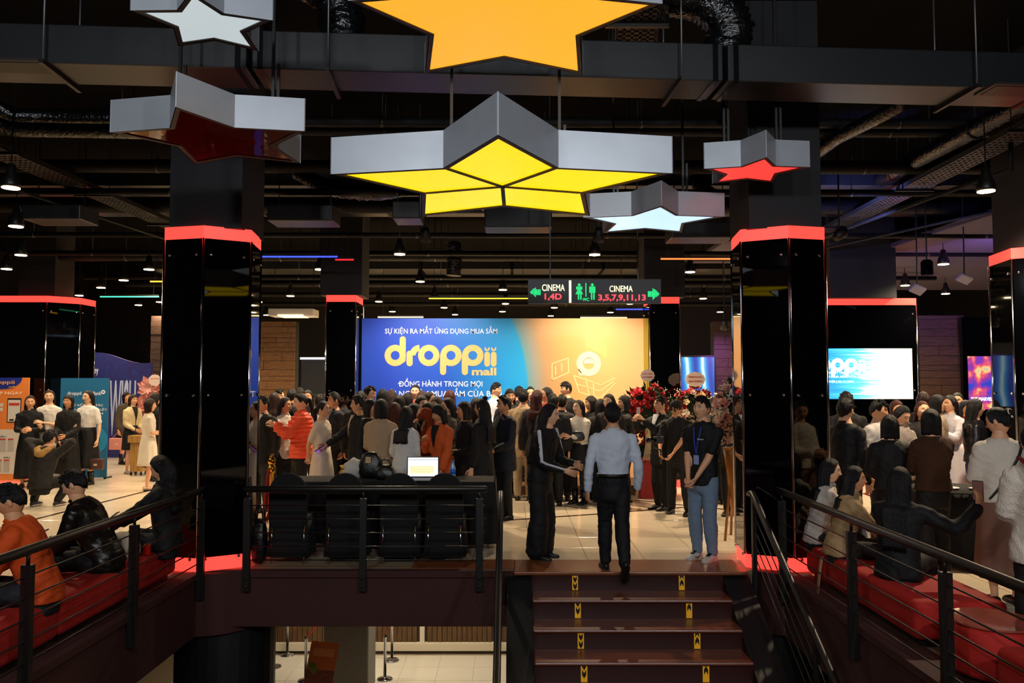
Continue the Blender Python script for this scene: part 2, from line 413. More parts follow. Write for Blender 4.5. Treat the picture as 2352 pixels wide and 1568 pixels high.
# ------------------------------------------------------------------ pillars
def pillar(label, poly, top=3.41, bolts=True, bolt_rows=(3.12, 1.72, .12), up=True, faces=None, upsz=.365, redbase=True):
    """black mirror-clad pillar: red light band, glass panel per face, chrome corner trims, standoff bolts"""
    P = [np.array(p, float) for p in poly]; c = sum(P)/len(P); n = len(P)
    if sum(P[i][0]*P[(i+1) % n][1]-P[(i+1) % n][0]*P[i][1] for i in range(n)) < 0: P = P[::-1]
    r = thing('mirror_pillar', label, 'pillar', (c[0], c[1], 0))
    def ins(p, k): d = p-c; return tuple(c+d*(1-k/np.linalg.norm(d)))
    q = MB(); q.prism([ins(p, .05) for p in P], 0, top-.01); q.build('core', M_blk, r)
    q = MB(); q.prism([ins(p, .004) for p in P], top-.125, top); q.build('light_band', M_red, r)
    zb = .0
    if redbase:
        q = MB(); q.prism([ins(p, .012) for p in P], .0, .13); q.build('base_light_band', M_red, r); zb = .135
    for i in range(n):
        a, b2 = P[i], P[(i+1) % n]; d = b2-a; L = np.linalg.norm(d); d /= L; nn = np.array((d[1], -d[0]))
        if nn.dot(-c) < -.15*np.linalg.norm(c) and L > .05 and np.dot(nn, -(a+b2)/2) < -.35*np.linalg.norm(a+b2)/2: continue
        A, B = a+d*.02, b2-d*.02
        q = MB(); q.prism([tuple(A-nn*.03), tuple(B-nn*.03), tuple(B), tuple(A)], zb, top-.128); pn = q.build('glass_panel', M_gloss, r)
        if L > .2:
            for z in bolt_rows:
                for e in (.075, L-.075):
                    p = a+d*e; q = MB(); q.tube([(*p, z), (*(p+nn*.012), z), (*(p+nn*.018), z)], [.016, .016, .010], 10); q.build('standoff_bolt', M_chrome, pn, smooth=True)
    for p in P:
        pp = ins(p, .004)
        q = MB(); q.tube([(*pp, zb), (*pp, top-.126)], .014, 8); q.build('corner_trim', M_chrome, r, smooth=True)
    if up:
        q = MB(); q.prism([(c[0]-upsz, c[1]-upsz*.95), (c[0]+upsz, c[1]-upsz*.95), (c[0]+upsz, c[1]+upsz), (c[0]-upsz, c[1]+upsz)], top-.01, 5.75); q.build('upper_column', mat('charcoal_column_paint', '#0f1015', .7), r)
    return r
cx, cy = -3.07, 7.86
pillar('black mirrored pillar with red bands beside the black table', [(cx, cy), (cx+.40, cy+.24), (cx+.33, cy+.78), (cx-.02, cy+.95), (cx-.42, cy+.62), (cx-.44, cy+.11)])
cx, cy = 2.755, 7.86
pillar('black mirrored pillar with red bands at the right of the stairs', [(cx, cy), (cx-.42, cy+.22), (cx-.36, cy+.78), (cx+.02, cy+.95), (cx+.38, cy+.62), (cx+.40, cy+.10)])
def rpill(label, pl, pr, Y, depth=.66, **k):
    x0, x1 = at(pl, 700, Y)[0], at(pr, 700, Y)[0]
    return pillar(label, [(x0, Y), (x1, Y), (x1, Y+depth), (x0, Y+depth)], **k)
rpill('black mirrored pillar at the left end of the event backdrop', 749, 818, 14.0)
rpill('black mirrored pillar at the right end of the event backdrop', 1492, 1561, 14.3)
pc = at(108, 690, 15.9)[0]
pillar('black mirrored pillar behind the four posing women', [(pc-1.2, 15.9), (pc, 15.9), (pc+.46, 16.3), (pc+.46, 16.9), (pc-1.2, 16.9)], top=3.60, bolt_rows=(3.3, 1.72, .12))
rpill('wide black mirrored pillar carrying the video screen', 1845, 2105, 14.6, .8, upsz=.6)
cx, cy = at(2322, 600, 9.2)[0], 9.2
pillar('black mirrored pillar at the right edge of the picture', [(cx, cy), (cx+.5, cy-.32), (cx+.9, cy-.1), (cx+.9, cy+.6), (cx+.1, cy+.6)])
# ================================================================== CEILING
def star(label, cx, cy, z, Rr, rot, sheet, h=.24, kites=False, rods=True, edge='#4a3f38', rk=(3, 7)):
    s = thing('star_lamp', label, 'star light', (cx, cy, z))
    M_e = mat('star_frame_edge', edge, .5)
    V = []
    for k in range(10):
        a = rot+k*pi/5; r = Rr if k % 2 == 0 else Rr*.53; V.append(np.array((cx+r*cos(a), cy+r*sin(a))))
    c = np.array((cx, cy))
    for k in range(10):
        a, b = V[k], V[(k+1) % 10]; t = .006; d = (b-a)/np.linalg.norm(b-a); nn = np.array((d[1], -d[0]))
        q = MB(); q.prism([tuple(a), tuple(b), tuple(b-nn*t), tuple(a-nn*t)], z, z+h); q.build('side_panel', M_alu, s)
    bw = .035
    def ins(p, k=bw):
        i = [j for j in range(10) if V[j] is p][0]; d = p-c; L = np.linalg.norm(d)
        kk = k*(2.1 if i % 2 == 0 else 1.15); return c+d*(1-kk/L)
    I = [ins(p) for p in V]
    v = [(*p, z) for p in V]+[(*p, z) for p in I]+[(*p, z+.02) for p in V]+[(*p, z+.02) for p in I]
    f = []
    for k in range(10):
        j = (k+1) % 10; f += [(k, j, 10+j, 10+k), (20+k, 20+j, 30+j, 30+k), (10+k, 10+j, 30+j, 30+k)]
    q = MB(); q.add(v, f)
    if kites:
        for k in range(1, 10, 2):
            d = I[k]-c; nn = np.array((-d[1], d[0]))/np.linalg.norm(d)*.014
            q.prism([tuple(c-nn), tuple(I[k]-nn), tuple(I[k]+nn), tuple(c+nn)], z, z+.012)
    q.build('frame_edge', M_e, s)
    if kites:
        for k in range(0, 10, 2):
            q = MB(); q.add([(*c, z+.008), (*I[k-1], z+.008), (*I[k], z+.008), (*I[(k+1) % 10], z+.008), (*c, z+.016), (*I[k-1], z+.016), (*I[k], z+.016), (*I[(k+1) % 10], z+.016)],
                            [(0,1,2,3),(4,7,6,5),(0,4,5,1),(1,5,6,2),(2,6,7,3),(3,7,4,0)]); q.build('light_sheet', sheet, s)
    else:
        q = MB(); n0 = 10; v = [(*c, z+.008)]+[(*p, z+.008) for p in I]+[(*c, z+.014)]+[(*p, z+.014) for p in I]
        f = [(0, 1+k, 1+(k+1) % 10) for k in range(10)]+[(11, 12+(k+1) % 10, 12+k) for k in range(10)]
        q.add(v, f); q.build('light_sheet', sheet, s)
    q = MB(); q.add([(*c, z+h)]+[(*p, z+h) for p in V]+[(*c, z+h-.01)]+[(*p, z+h-.01) for p in V], [(0, 1+k, 1+(k+1) % 10) for k in range(10)]+[(11, 12+(k+1) % 10, 12+k) for k in range(10)]); q.build('back_plate', M_blk, s)
    if rods:
        for p in ([c+(V[k]-c)*.96 for k in rk] if not kites else [c+np.array((-.40, .62)), c+np.array((.43, .62))]):
            q = MB(); q.cbox((*p, (z+h+5.75)/2), (.022, .022, 5.75-z-h)); q.build('hanger_rod', M_blkm, s)
            q = MB(); q.cbox((p[0]+.04, p[1], z+h+.20), (.022, .02, .40)); q.build('hanger_splice', M_blkm, s)
    return s
D = -pi/2
star('amber five pointed star at the top centre of the ceiling', -.045, 5.15, 4.2, 1.03, D+.02, mat('amber_light_sheet', '#f0a828', .3, emit=.62, ecol='#ffb22e'))
star('big glowing yellow star made of five panels below the duct', -.065, 5.41, 3.18, 1.158, D-.01, mat('yellow_light_sheet', '#f5c814', .3, emit=.72, ecol='#ffd60e'), kites=True)
star('unlit glossy dark red star hanging at upper left', -2.21, 5.925, 3.66, .752, D-.02, mat('glossy_red_film', '#7c0f08', .06, spec=.7, bump=.10, bscale=5))
star('pale grey star at the top left corner of the ceiling', -2.016, 5.15, 4.2, .462, D+.16, mat('grey_white_sheet', '#c3cfd2', .3, emit=.55))
star('small glowing red star in front of the right pillar', 2.232, 7.29, 3.79, .50, D-.06, mat('red_light_sheet', '#ff3b33', .3, emit=.85, ecol='#ff3a34'), rk=(3, 7))
star('glowing white star behind the big yellow star', 1.425, 8.13, 3.50, .746, D-.03, mat('white_light_sheet', '#dff0ff', .3, emit=.72, ecol='#b4dcff'))

# ---- the big duct across the top
def oriented(a, b):
    a, b = np.array(a, float), np.array(b, float); d = (b-a)/np.linalg.norm(b-a); return a, b, d, np.array((-d[1], d[0]))
du = thing('air_duct', 'wide black rectangular air duct crossing below the ceiling', 'duct', (0, 6.6, 4.42))
a, b_, d, nn = oriented((-7.5, 6.05), (7.5, 7.06))
segs = [0, 3.0, 5.35, 9.35, 12.35, 15.1]
Lt = np.linalg.norm(b_-a)
for i in range(len(segs)-1):
    A, B = a+d*(segs[i]+.02), a+d*(min(segs[i+1], Lt)-.02)
    q = MB(); q.prism([tuple(A), tuple(B), tuple(B+nn*.47), tuple(A+nn*.47)], 4.42, 4.745); q.build('duct_section', M_duct, du, bevel=.012)
for s_ in segs[1:-1]:
    for e in (-.09, .09):
        A, B = a+d*(s_+e-.022), a+d*(s_+e+.022)
        q = MB(); q.prism([tuple(A-nn*.008), tuple(B-nn*.008), tuple(B+nn*.478), tuple(A+nn*.478)], 4.412, 4.753); q.build('flange_band', mat('black_tape', '#060708', .22), du)
for s_ in (3.75, 6.0, 8.95, 11.55, 13.9):
    p = a+d*s_
    q = MB(); q.cbox((*(p+nn*.235), 4.40), (.035, .66, .035), (0, 0, atan2(d[1], d[0]))); q.build('duct_bracket', M_blkm, du)
    for e in (-.06, .53):
        pp = p+nn*e; q = MB(); q.tube([(*pp, 4.39), (*pp, 5.75)], .009, 6); q.build('threaded_rod', mat('dull_steel', '#77787a', .5, metal=.8), du, smooth=True)
for (px, py) in ((40, 150), (2330, 205)):
    c3 = np.array(onz(px, py, 4.42))[:2]
    q = MB(); q.cbox((*c3, 4.415), (.56, .28, .02), (0, 0, atan2(d[1], d[0]))); g = q.build('vent_frame', mat('vent_brown_frame', '#2a211b', .5), du)
    q = MB(); q.cbox((*c3, 4.405), (.48, .21, .01), (0, 0, atan2(d[1], d[0]))); q.build('vent_opening', M_blk, g)

def pipe(name, label, pts, r, m=None, cat='pipe', bands=0, group=None):
    t = thing(name, label, cat, tuple(pts[0]), group=group)
    P = np.array(pts, float); q = MB()
    if r > .05:
        out = []
        for i in range(len(P)-1):
            n = max(2, int(np.linalg.norm(P[i+1]-P[i])/.5)); out += [P[i]+(P[i+1]-P[i])*k/n for k in range(n)]
        out.append(P[-1]); rr = [r*(1+.05*rng.uniform(-1, 1)) for _ in out]; q.tube(out, rr, 12)
    else: q.tube(P, r, 8)
    q.build('pipe_run', m or M_pipe, t, smooth=True)
    for k in range(bands):
        p = P[0]+(P[-1]-P[0])*(k+.5)/bands
        q = MB(); q.tube([p, (p[0], p[1], 5.75)], .007, 6); q.build('hanger', M_blkm, t, smooth=True)
        dd = (P[-1]-P[0])/np.linalg.norm(P[-1]-P[0]); q = MB(); q.tube([p-dd*.02, p+dd*.02], r*1.08, 12); q.build('clamp', M_blkm, t, smooth=True)
    return t
# cross runs over the foyer
rows = [(9.5, 5.02, .06), (9.75, 5.0, .07), (10.5, 4.75, .09), (10.9, 4.5, .05), (12.75, 4.72, .12), (13.05, 4.3, .045), (14.9, 4.3, .05), (16.2, 4.45, .10), (17.6, 4.2, .05), (19.5, 4.3, .08), (21.0, 4.2, .06), (23.0, 4.15, .06)]
nm = ['first', 'second', 'third', 'fourth', 'fifth', 'sixth', 'seventh', 'eighth', 'ninth', 'tenth', 'eleventh', 'twelfth']
for k, (y, z, r) in enumerate(rows):
    pipe('ceiling_pipe', 'black pipe running across the foyer ceiling, %s behind the big duct' % nm[k], [(-9.5, y, z), (9.5, y+.15, z)], r, bands=6)
for k, (y, z0, dep, ht) in enumerate([(11.6, 4.75, .7, .35), (13.3, 4.74, .45, .3), (18.2, 4.47, .9, .4)]):
    t = thing('cross_duct', 'dark rectangular duct across the rear ceiling, %s of three from the front' % ['first', 'second', 'third'][k], 'duct', (0, y, z0))
    for i in range(-4, 4):
        q = MB(); q.box((i*2.1+.03, y, z0), (i*2.1+2.07, y+dep, z0+ht)); q.build('duct_section', M_duct, t, bevel=.01)
        q = MB(); q.box((i*2.1-.03, y-.01, z0-.01), (i*2.1+.03, y+dep+.01, z0+ht+.01)); q.build('flange_band', mat('black_tape', '#060708', .22), t)
# lengthwise runs at both sides
pipe('ceiling_pipe', 'thick wrapped pipe running back at upper right', [(5.75, 7.4, 4.95), (5.33, 11.35, 4.8)], .12, M_foil, bands=3)
pipe('ceiling_pipe', 'wrapped branch pipe bending down at upper right', [(4.35, 8.7, 5.4), (4.35, 8.8, 4.95), (4.0, 9.6, 4.85), (3.9, 11.5, 4.8)], .085, M_foil)
pipe('ceiling_pipe', 'slim bent conduit below the perforated tray at right', [(5.6, 8.8, 4.75), (5.62, 8.85, 4.25), (5.1, 12.0, 4.2), (4.9, 15.0, 4.2)], .03)
pipe('ceiling_pipe', 'long thin conduit running back above the right hand crowd', [(7.6, 9.2, 4.28), (4.8, 15.5, 4.2)], .022)
pipe('ceiling_pipe', 'thin conduit running back above the posing women', [(-6.5, 8.5, 4.3), (-5.3, 16.0, 4.2)], .022)
pipe('ceiling_pipe', 'bent wrapped pipe at the upper left edge', [(-6.9, 8.2, 5.35), (-6.3, 8.9, 5.2), (-5.9, 9.3, 5.0), (-4.0, 9.4, 5.0)], .10, M_foil)
pipe('ceiling_pipe', 'lower bent wrapped pipe at the upper left edge', [(-6.8, 8.1, 5.05), (-6.2, 8.8, 4.9), (-5.8, 9.1, 4.78), (-4.0, 9.2, 4.78)], .085, M_foil)
def tray(label, a, b, w_, m):
    t = thing('cable_tray', label, 'cable tray', tuple(a)); a, b = np.array(a, float), np.array(b, float); d = (b-a)/np.linalg.norm(b-a); sd = np.cross(d, (0, 0, 1)); sd /= np.linalg.norm(sd)
    L = np.linalg.norm(b-a); q = MB(); nL = int(L/.09)
    for i in range(nL):
        for c in range(5):
            pass
    # perforated bed: rails plus rungs leave open slots
    for e in np.linspace(-1, 1, 6):
        p0, p1 = a+sd*e*w_/2, b+sd*e*w_/2; q.add([p0-sd*.012, p1-sd*.012, p1+sd*.012, p0+sd*.012], [(0, 1, 2, 3)])
    for i in range(nL+1):
        p = a+d*L*i/nL; q.add([p-sd*w_/2-d*.022, p+sd*w_/2-d*.022, p+sd*w_/2+d*.022, p-sd*w_/2+d*.022], [(0, 1, 2, 3)])
    q.build('perforated_bed', m, t)
    for e in (-1, 1):
        p0, p1 = a+sd*e*w_/2, b+sd*e*w_/2; up = np.array((0, 0, .07)); q = MB(); q.add([p0, p1, p1+up, p0+up, p0+sd*.004, p1+sd*.004, p1+up+sd*.004, p0+up+sd*.004], [(0,1,2,3),(7,6,5,4),(3,2,6,7),(0,4,5,1)]); q.build('side_rail', m, t)
    for k in range(3):
        p = a+d*L*(k+.3)/3
        q = MB(); q.cbox((p[0], p[1], p[2]-.02), (w_+.2, .04, .03)); q.build('bracket', M_blkm, t)
        for e in (-1, 1): 
            pp = p+sd*e*(w_/2+.06); q = MB(); q.tube([pp, (pp[0], pp[1], 5.75)], .006, 5); q.build('hanger', M_blkm, t)
    return t
M_tray = mat('galvanised_tray', '#55585e', .45, metal=.6)
tray('perforated cable tray running back at the right ceiling', (5.55, 7.6, 4.55), (5.6, 15.2, 4.5), .34, M_tray)
tray('perforated cable tray running back at the left ceiling', (-6.1, 8.6, 4.55), (-5.75, 14.6, 4.5), .34, mat('black_tray', '#2b2723', .5, metal=.4))
tray('perforated cable tray beside the top star', (.95, 5.6, 5.0), (1.3, 8.5, 5.0), .36, mat('black_tray', '#2b2723', .5, metal=.4))
pn = MB(); pn.prism([(7.15, 10.2), (14.9, 10.2), (14.9, 21), (6.9, 21), (6.8, 16.5)], 4.32, 4.40)
tag(pn.build('ceiling_panel', mat('dark_plum_ceiling_paint', '#4a4254', .75)), 'dark suspended ceiling panel over the right hand crowd', 'ceiling panel')
pn = MB(); pn.box((4.0, 14.8, 4.5), (6.4, 17.5, 4.58)); tag(pn.build('ceiling_panel', mat('dark_plum_ceiling_paint', '#4a4254', .75)), 'small dark ceiling panel with a slot behind the right pillar', 'ceiling panel')
def flex(label, pts, r, n=60):
    t = thing('flexible_duct', label, 'duct', tuple(pts[0])); P = np.array(pts, float)
    u = np.linspace(0, len(P)-1, n); out = []
    for x in u:
        i = min(int(x), len(P)-2); tt = x-i; p0, p1, p2, p3 = P[max(i-1, 0)], P[i], P[i+1], P[min(i+2, len(P)-1)]
        out.append(.5*((2*p1)+(-p0+p2)*tt+(2*p0-5*p1+4*p2-p3)*tt**2+(-p0+3*p1-3*p2+p3)*tt**3))
    q = MB(); q.tube(out, [r*(1+(.07 if k % 2 else -.04)+.05*rng.uniform(-1, 1)) for k in range(n)], 18)
    q.v = [tuple(np.array(p)+rng.uniform(-.014, .014, 3)*r/.2) for p in q.v]
    q.build('duct_hose', M_foil, t, smooth=True)
    for k in (0, -1):
        p = out[k]; q = MB(); q.tube([p, np.array(p)+(np.array(out[1])-out[0] if k == 0 else np.array(out[-1])-out[-2])], r*1.1, 18); q.build('clamp_ring', M_blkm, t, smooth=True)
    return t
flex('crinkled black plastic air hose right of the top star', [(1.35, 7.0, 5.5), (1.45, 6.9, 5.3), (1.7, 6.88, 5.22), (1.92, 6.9, 5.02), (1.9, 6.92, 4.76)], .19)
flex('crinkled black plastic air hose left of the top star', [(-1.95, 7.0, 5.5), (-1.75, 6.75, 5.35), (-1.5, 6.68, 5.1), (-1.45, 6.68, 4.76)], .18)
flex('wrapped hose hanging in the dark behind the yellow star', [(-.65, 12.0, 5.0), (-.55, 12.0, 4.7), (-.2, 12.1, 4.55), (.1, 12.2, 4.8)], .12, 40)
flex('wrapped vertical hose dropping behind the yellow star', [(.55, 11.8, 5.2), (.6, 11.8, 4.8), (.58, 11.9, 4.45)], .11, 30)
flex('shiny hose bundle left of the yellow star', [(-3.1, 11.4, 4.9), (-2.6, 11.2, 4.62), (-1.9, 11.2, 4.55), (-1.3, 11.4, 4.75)], .11, 40)
flex('short hose hanging over the event backdrop', [(-1.15, 15.4, 4.6), (-1.12, 15.4, 4.3), (-1.14, 15.4, 3.95)], .14, 30)
flex('wrapped hose hanging right of the direction sign rods', [(2.75, 11.6, 4.9), (2.8, 11.5, 4.65), (3.0, 11.5, 4.5)], .12, 30)
for k, (px, py, Y, w_, h_, lab) in enumerate([(700, 497, 11.0, .9, .22, 'dark air conditioning unit left of the yellow star'), (938, 490, 11.0, .38, .24, 'dark equipment box behind the yellow star'),
        (1190, 505, 11.3, .95, .3, 'dark air conditioning unit below the yellow star tips'), (1605, 535, 11.0, .85, .22, 'dark air conditioning unit beside the glowing white star'), (140, 495, 10.9, .8, .2, 'dark air conditioning unit over the left aisle')]):
    p = at(px, py, Y); t = thing('ceiling_unit', lab, 'air conditioner', (p[0], Y, p[2]-h_/2))
    q = MB(); q.cbox(p, (w_, .5, h_)); q.build('casing', M_duct, t, bevel=.015)
    q = MB(); q.cbox((p[0], Y-.255, p[2]), (w_*.92, .015, h_*.8)); q.build('front_cover', M_duct, t)
    for e in (-1, 1): q = MB(); q.tube([(p[0]+e*w_*.4, Y, p[2]+h_/2), (p[0]+e*w_*.4, Y, 5.75)], .008, 6); q.build('hanger', M_blkm, t)

# ---- downlights
LZ = 3.95
M_lens = mat('warm_lamp_lens', '#fff0d0', .4, emit=22, ecol='#ffdca4')
proto = None
LP = [(25,430),(37,519),(48,585),(15,617),(342,618),(284,643),(232,660),(182,678),(318,700),(367,693),(735,618),(918,583),(1366,584),(1585,624),(965,646),(998,683),(870,692),(901,715),(1020,706),(1045,722),
      (1155,665),(1161,697),(1154,715),(1273,706),(1265,725),(1402,717),(1447,697),(612,723),(594,693),(667,679),(2265,438),(2315,541),(2167,606),(2003,626),(2079,655),(2172,674),(1615,685),(1654,716)]
def downlight(x, y, z, label, group, top=5.75, energy=LAMP_W, size=150):
    global proto
    if proto is None:
        proto = tag(empty('downlight', (x, y, z)), label, 'ceiling lamp', group)
        q = MB(); q.lathe((0, 0, 0), [(.095, .0), (.10, .03), (.085, .10), (.05, .17), (.045, .24), (.02, .26)], 20); q.build('housing', M_blkm, proto, smooth=True, local=True)
        q = MB(); q.lathe((0, 0, -.012), [(.088, 0), (.088, .008)], 20); q.build('lens', M_lens, proto, local=True)
        q = MB(); q.tube([(0, 0, .25), (0, 0, 1.80)], .008, 6); q.build('stem', M_blkm, proto, local=True)
        o = proto
    else:
        o = copy_tree(proto, None, (x, y, z)); o['label'] = label; o['group'] = group
    s_ = spot('downlight_beam', (x, y, z-.05), (x, y, 0), energy, (1, .78, .52), size, .9, .07)
    return o
LAMP_LABEL = {(25, 430): 'largest round downlight at the left edge below the cable tray', (37, 519): 'second largest round downlight at the left edge', (2265, 438): 'largest round downlight at the upper right', (2315, 541): 'round downlight just above the pillar at the right edge',
              (918, 583): 'round downlight in the dark left below the yellow star', (1366, 584): 'round downlight above the hanging direction sign', (1585, 624): 'round downlight left of the right mirrored pillar', (735, 618): 'round downlight right of the blue neon line', (342, 618): 'round downlight beside the left mirrored pillar'}
for px, py in LP:
    x, y, z = onz(px, py, LZ)
    downlight(x, y, z, LAMP_LABEL.get((px, py), 'small round warm downlight far back below the black ceiling'), 'foyer downlights', energy=LAMP_W*(.36 if x < -4 else 1))
for x, y, z in ((-3.2, -.8, 4.5), (3.2, -.8, 4.5), (-1.1, -2.6, 4.7), (1.1, -2.6, 4.7)):  # unseen fill lamps, added to brighten star sides and figures facing the camera
    t = thing('fill_globe', 'added unseen white fill globe hanging behind the viewer', 'ceiling lamp', (x, y, z), group='added fill globes')
    q = MB(); q.ball((x, y, z), .14, 16, 10); q.build('globe', mat('fill_globe_glass', '#ffffff', .4, emit=6, ecol='#e8eeff'), t, smooth=True)
    q = MB(); q.tube([(x, y, z+.12), (x, y, 5.75)], .012, 8); q.build('stem', M_blkm, t)
    l = bpy.data.lights.new('fill_light', 'POINT'); l.energy = FILL_W; l.color = (.93, .96, 1); l.shadow_soft_size = .16; o = bpy.data.objects.new('fill_light', l); COL.objects.link(o); o.location = (x, y+.0, z-.2)

# ---- neon lines
def neon(label, x0, x1, py, Y, col, e=2.2):
    a, b = at(x0, py, Y), at(x1, py, Y)
    t = thing('neon_bar', label, 'neon light', tuple(a))
    q = MB(); q.box((a[0], Y-.008, a[2]-.012), (b[0], Y+.012, a[2]+.008)); q.build('tube', mat('neon_'+col, col, .4, emit=e), t)
    q = MB(); q.box((a[0], Y-.012, a[2]+.009), (b[0], Y+.016, a[2]+.035)); q.build('mount', M_blk, t)
    for x in (a[0]+.1, b[0]-.1): q = MB(); q.tube([(x, Y, a[2]+.03), (x, Y, 5.75)], .004, 5); q.build('suspension_wire', M_blkm, t)
neon('blue neon line in the ceiling left of the backdrop', 583, 775, 589, 12.5, '#2a3cff')
neon('orange neon line beside the right pillar', 1518, 1700, 594, 12.0, '#ff6a30', 1.6)
neon('green neon line over the left aisle', 230, 365, 681, 15.0, '#3fe0a0', 1.3)
neon('yellow neon line left of the direction sign', 985, 1213, 685, 15.5, '#d8c020', 1.2)
neon('pale yellow neon line above the left half of the backdrop', 868, 972, 728, 15.2, '#ffd890', 2)
neon('pale neon line above the right half of the backdrop', 1333, 1440, 729, 15.2, '#ffd890', 1.3)
neon('short blue neon line above the right half of the backdrop', 1415, 1478, 710, 16.0, '#2a3cff')
neon('short amber neon line beside the left pillar', 345, 376, 646, 13.5, '#ffb030')
neon('red neon line in the dark left of the backdrop', 770, 812, 596, 12.7, '#ff2020', 1)

# ---- small things on the right ceiling
p = at(2129, 614, 12.5); t = thing('ceiling_speaker', 'black cylindrical spotlight hanging at right ceiling', 'spotlight', tuple(p))
q = MB(); q.lathe((p[0], p[1], p[2]-.12), [(.09, 0), (.09, .2), (.06, .24)], 20); q.build('cylinder', M_gloss, t, smooth=False)
q = MB(); q.tube([(p[0], p[1], p[2]+.1), (p[0], p[1], 5.75)], .012, 6); q.build('stem', M_blkm, t)
for k, (px, py) in enumerate(((2215, 640), (2107, 665))):
    p = np.array(at(px, py, 12.5)); t = thing('floodlight', ['pale flat floodlight on the right conduit', 'pale flat floodlight nearer to the screen pillar'][k], 'floodlight', tuple(p))
    q = MB(); q.cbox(p, (.22, .05, .15), (.9, .35, .2)); q.build('lamp_body', mat('pale_grey_plastic', '#7b7480', .5), t, bevel=.01)
    q = MB(); q.tube([p, p+np.array((0, 0, .14)), np.array((p[0]+.02, p[1], 5.75))], .012, 6); q.build('bracket', M_blkm, t)
p = np.array(at(675, 719, 16.5)); t = thing('ceiling_light_box', 'white rectangular light box hanging over the plank wall', 'light box', tuple(p))
q = MB(); q.cbox(p, (.92, .5, .15)); q.build('box_shell', mat('white_light_box', '#c9c4bb', .5), t, bevel=.01)
q = MB(); q.box((p[0]-.26, p[1]-.27, p[2]-.085), (p[0]+.26, p[1]+.2, p[2]-.05)); q.build('lit_window', mat('light_box_glow', '#ffe2a8', .5, emit=1.2), t)
for e in (-.4, .4): q = MB(); q.tube([(p[0]+e, p[1], p[2]+.07), (p[0]+e, p[1], 5.75)], .006, 5); q.build('suspension_wire', M_blkm, t)

# ---- hanging direction sign
Ys = 10.0; a = at(1213, 697, Ys); b = at(1518, 641, Ys)
sg = thing('direction_sign', 'black hanging LED sign with arrows to the cinemas and toilets', 'sign', (a[0], Ys, a[2]))
q = MB(); q.box((a[0], Ys, a[2]), (b[0], Ys+.07, b[2])); q.build('sign_box', mat('black_sign_face', '#0a0a0a', .45), sg)
M_la = mat('led_cream', '#fff0a8', .5, emit=1.6); M_lr = mat('led_red', '#ff3a40', .5, emit=1.5); M_lg = mat('led_green', '#12e07a', .5, emit=1.3)
def sgx(px): return at(px, 670, Ys)[0]
def sgz(py): return at(1360, py, Ys)[2]
def stx(s, x0, x1, y0, y1, m, bold=0): text(s, sgx(x0), sgx(x1), sgz(y1), sgz(y0), Ys-.001, m, sg, 'lettering', .004, bold)
stx('CINEMA', 1245, 1297, 653, 668, M_la); stx('1,4D', 1251, 1290, 674, 690, M_lr, .02); stx('CINEMA', 1400, 1453, 656, 670, M_la); stx('3,5,7,9,11,13', 1374, 1483, 676, 692, M_lr, .02); stx('WC', 1338, 1353, 684, 691, M_lg)
q = MB(); q.box((sgx(1307), Ys-.005, sgz(695)), (sgx(1312), Ys, sgz(644))); q.build('divider_bar', M_la, sg)
def dots(poly_test, x0, x1, y0, y1, step, name):
    q = MB(); x = x0
    while x <= x1:
        y = y0
        while y <= y1:
            if poly_test(x, y): q.box((sgx(x), Ys-.005, sgz(y+step*.62)), (sgx(x+step*.62), Ys, sgz(y)))
            y += step
        x += step
    q.build(name, M_lg, sg)
dots(lambda x, y: (x < 1231 and abs(y-670) <= (x-1216)*.85) or (x >= 1227 and abs(y-670) < 6.5), 1216, 1242, 656, 684, 2.2, 'arrow_left')
dots(lambda x, y: (x > 1499 and abs(y-674) <= (1515-x)*.85) or (x <= 1503 and abs(y-674) < 6.5), 1488, 1515, 660, 688, 2.2, 'arrow_right')
dots(lambda x, y: (x-1330)**2+(y-653.5)**2 < 9 or (657.5 < y < 664 and abs(x-1330) < 6.5) or (664 <= y < 675 and abs(x-1330) < 2+(y-660)*.45) or (675 <= y < 687 and 1 < abs(x-1330) < 4.5), 1320, 1340, 649, 688, 1.8, 'woman_symbol')
dots(lambda x, y: (x-1360)**2+(y-653.5)**2 < 9 or (657.5 < y < 672 and abs(x-1360) < 6.5) or (672 <= y < 687 and 1 < abs(x-1360) < 4.5), 1350, 1370, 649, 688, 1.8, 'man_symbol')
q = MB(); q.box((sgx(1345), Ys-.005, sgz(681)), (sgx(1346.5), Ys, sgz(650))); q.build('divider_line', M_lg, sg)
for px in (1264, 1466):
    q = MB(); q.tube([(sgx(px), Ys+.035, b[2]), (sgx(px), Ys+.035, 5.75)], .010, 6); q.build('hanger_rod', M_blkm, sg)
# ================================================================== BACKDROP, SCREENS, WALLS
Yb = 14.42; bx0, bx1 = at(831, 800, Yb)[0], at(1478, 800, Yb)[0]; bz1 = at(1150, 731, Yb)[2]
bd = thing('event_backdrop', 'large blue and orange printed event backdrop with droplet style logo lettering', 'backdrop', ((bx0+bx1)/2, Yb, 0))
bd['label'] = 'large blue to orange printed event backdrop at the rear of the foyer'
m = bpy.data.materials.new('backdrop_print'); m.use_nodes = True; nt = m.node_tree; bs = nt.nodes['Principled BSDF']; bs.inputs['Roughness'].default_value = .42
tc = nt.nodes.new('ShaderNodeTexCoord'); sp = nt.nodes.new('ShaderNodeSeparateXYZ'); nt.links.new(tc.outputs['Object'], sp.inputs[0])
def ramp(stops):
    r = nt.nodes.new('ShaderNodeValToRGB'); e = r.color_ramp.elements
    e[0].position, e[0].color = stops[0][0], (*C(stops[0][1]), 1); e[1].position, e[1].color = stops[-1][0], (*C(stops[-1][1]), 1)
    for p_, c_ in stops[1:-1]: k = e.new(p_); k.color = (*C(c_), 1)
    return r
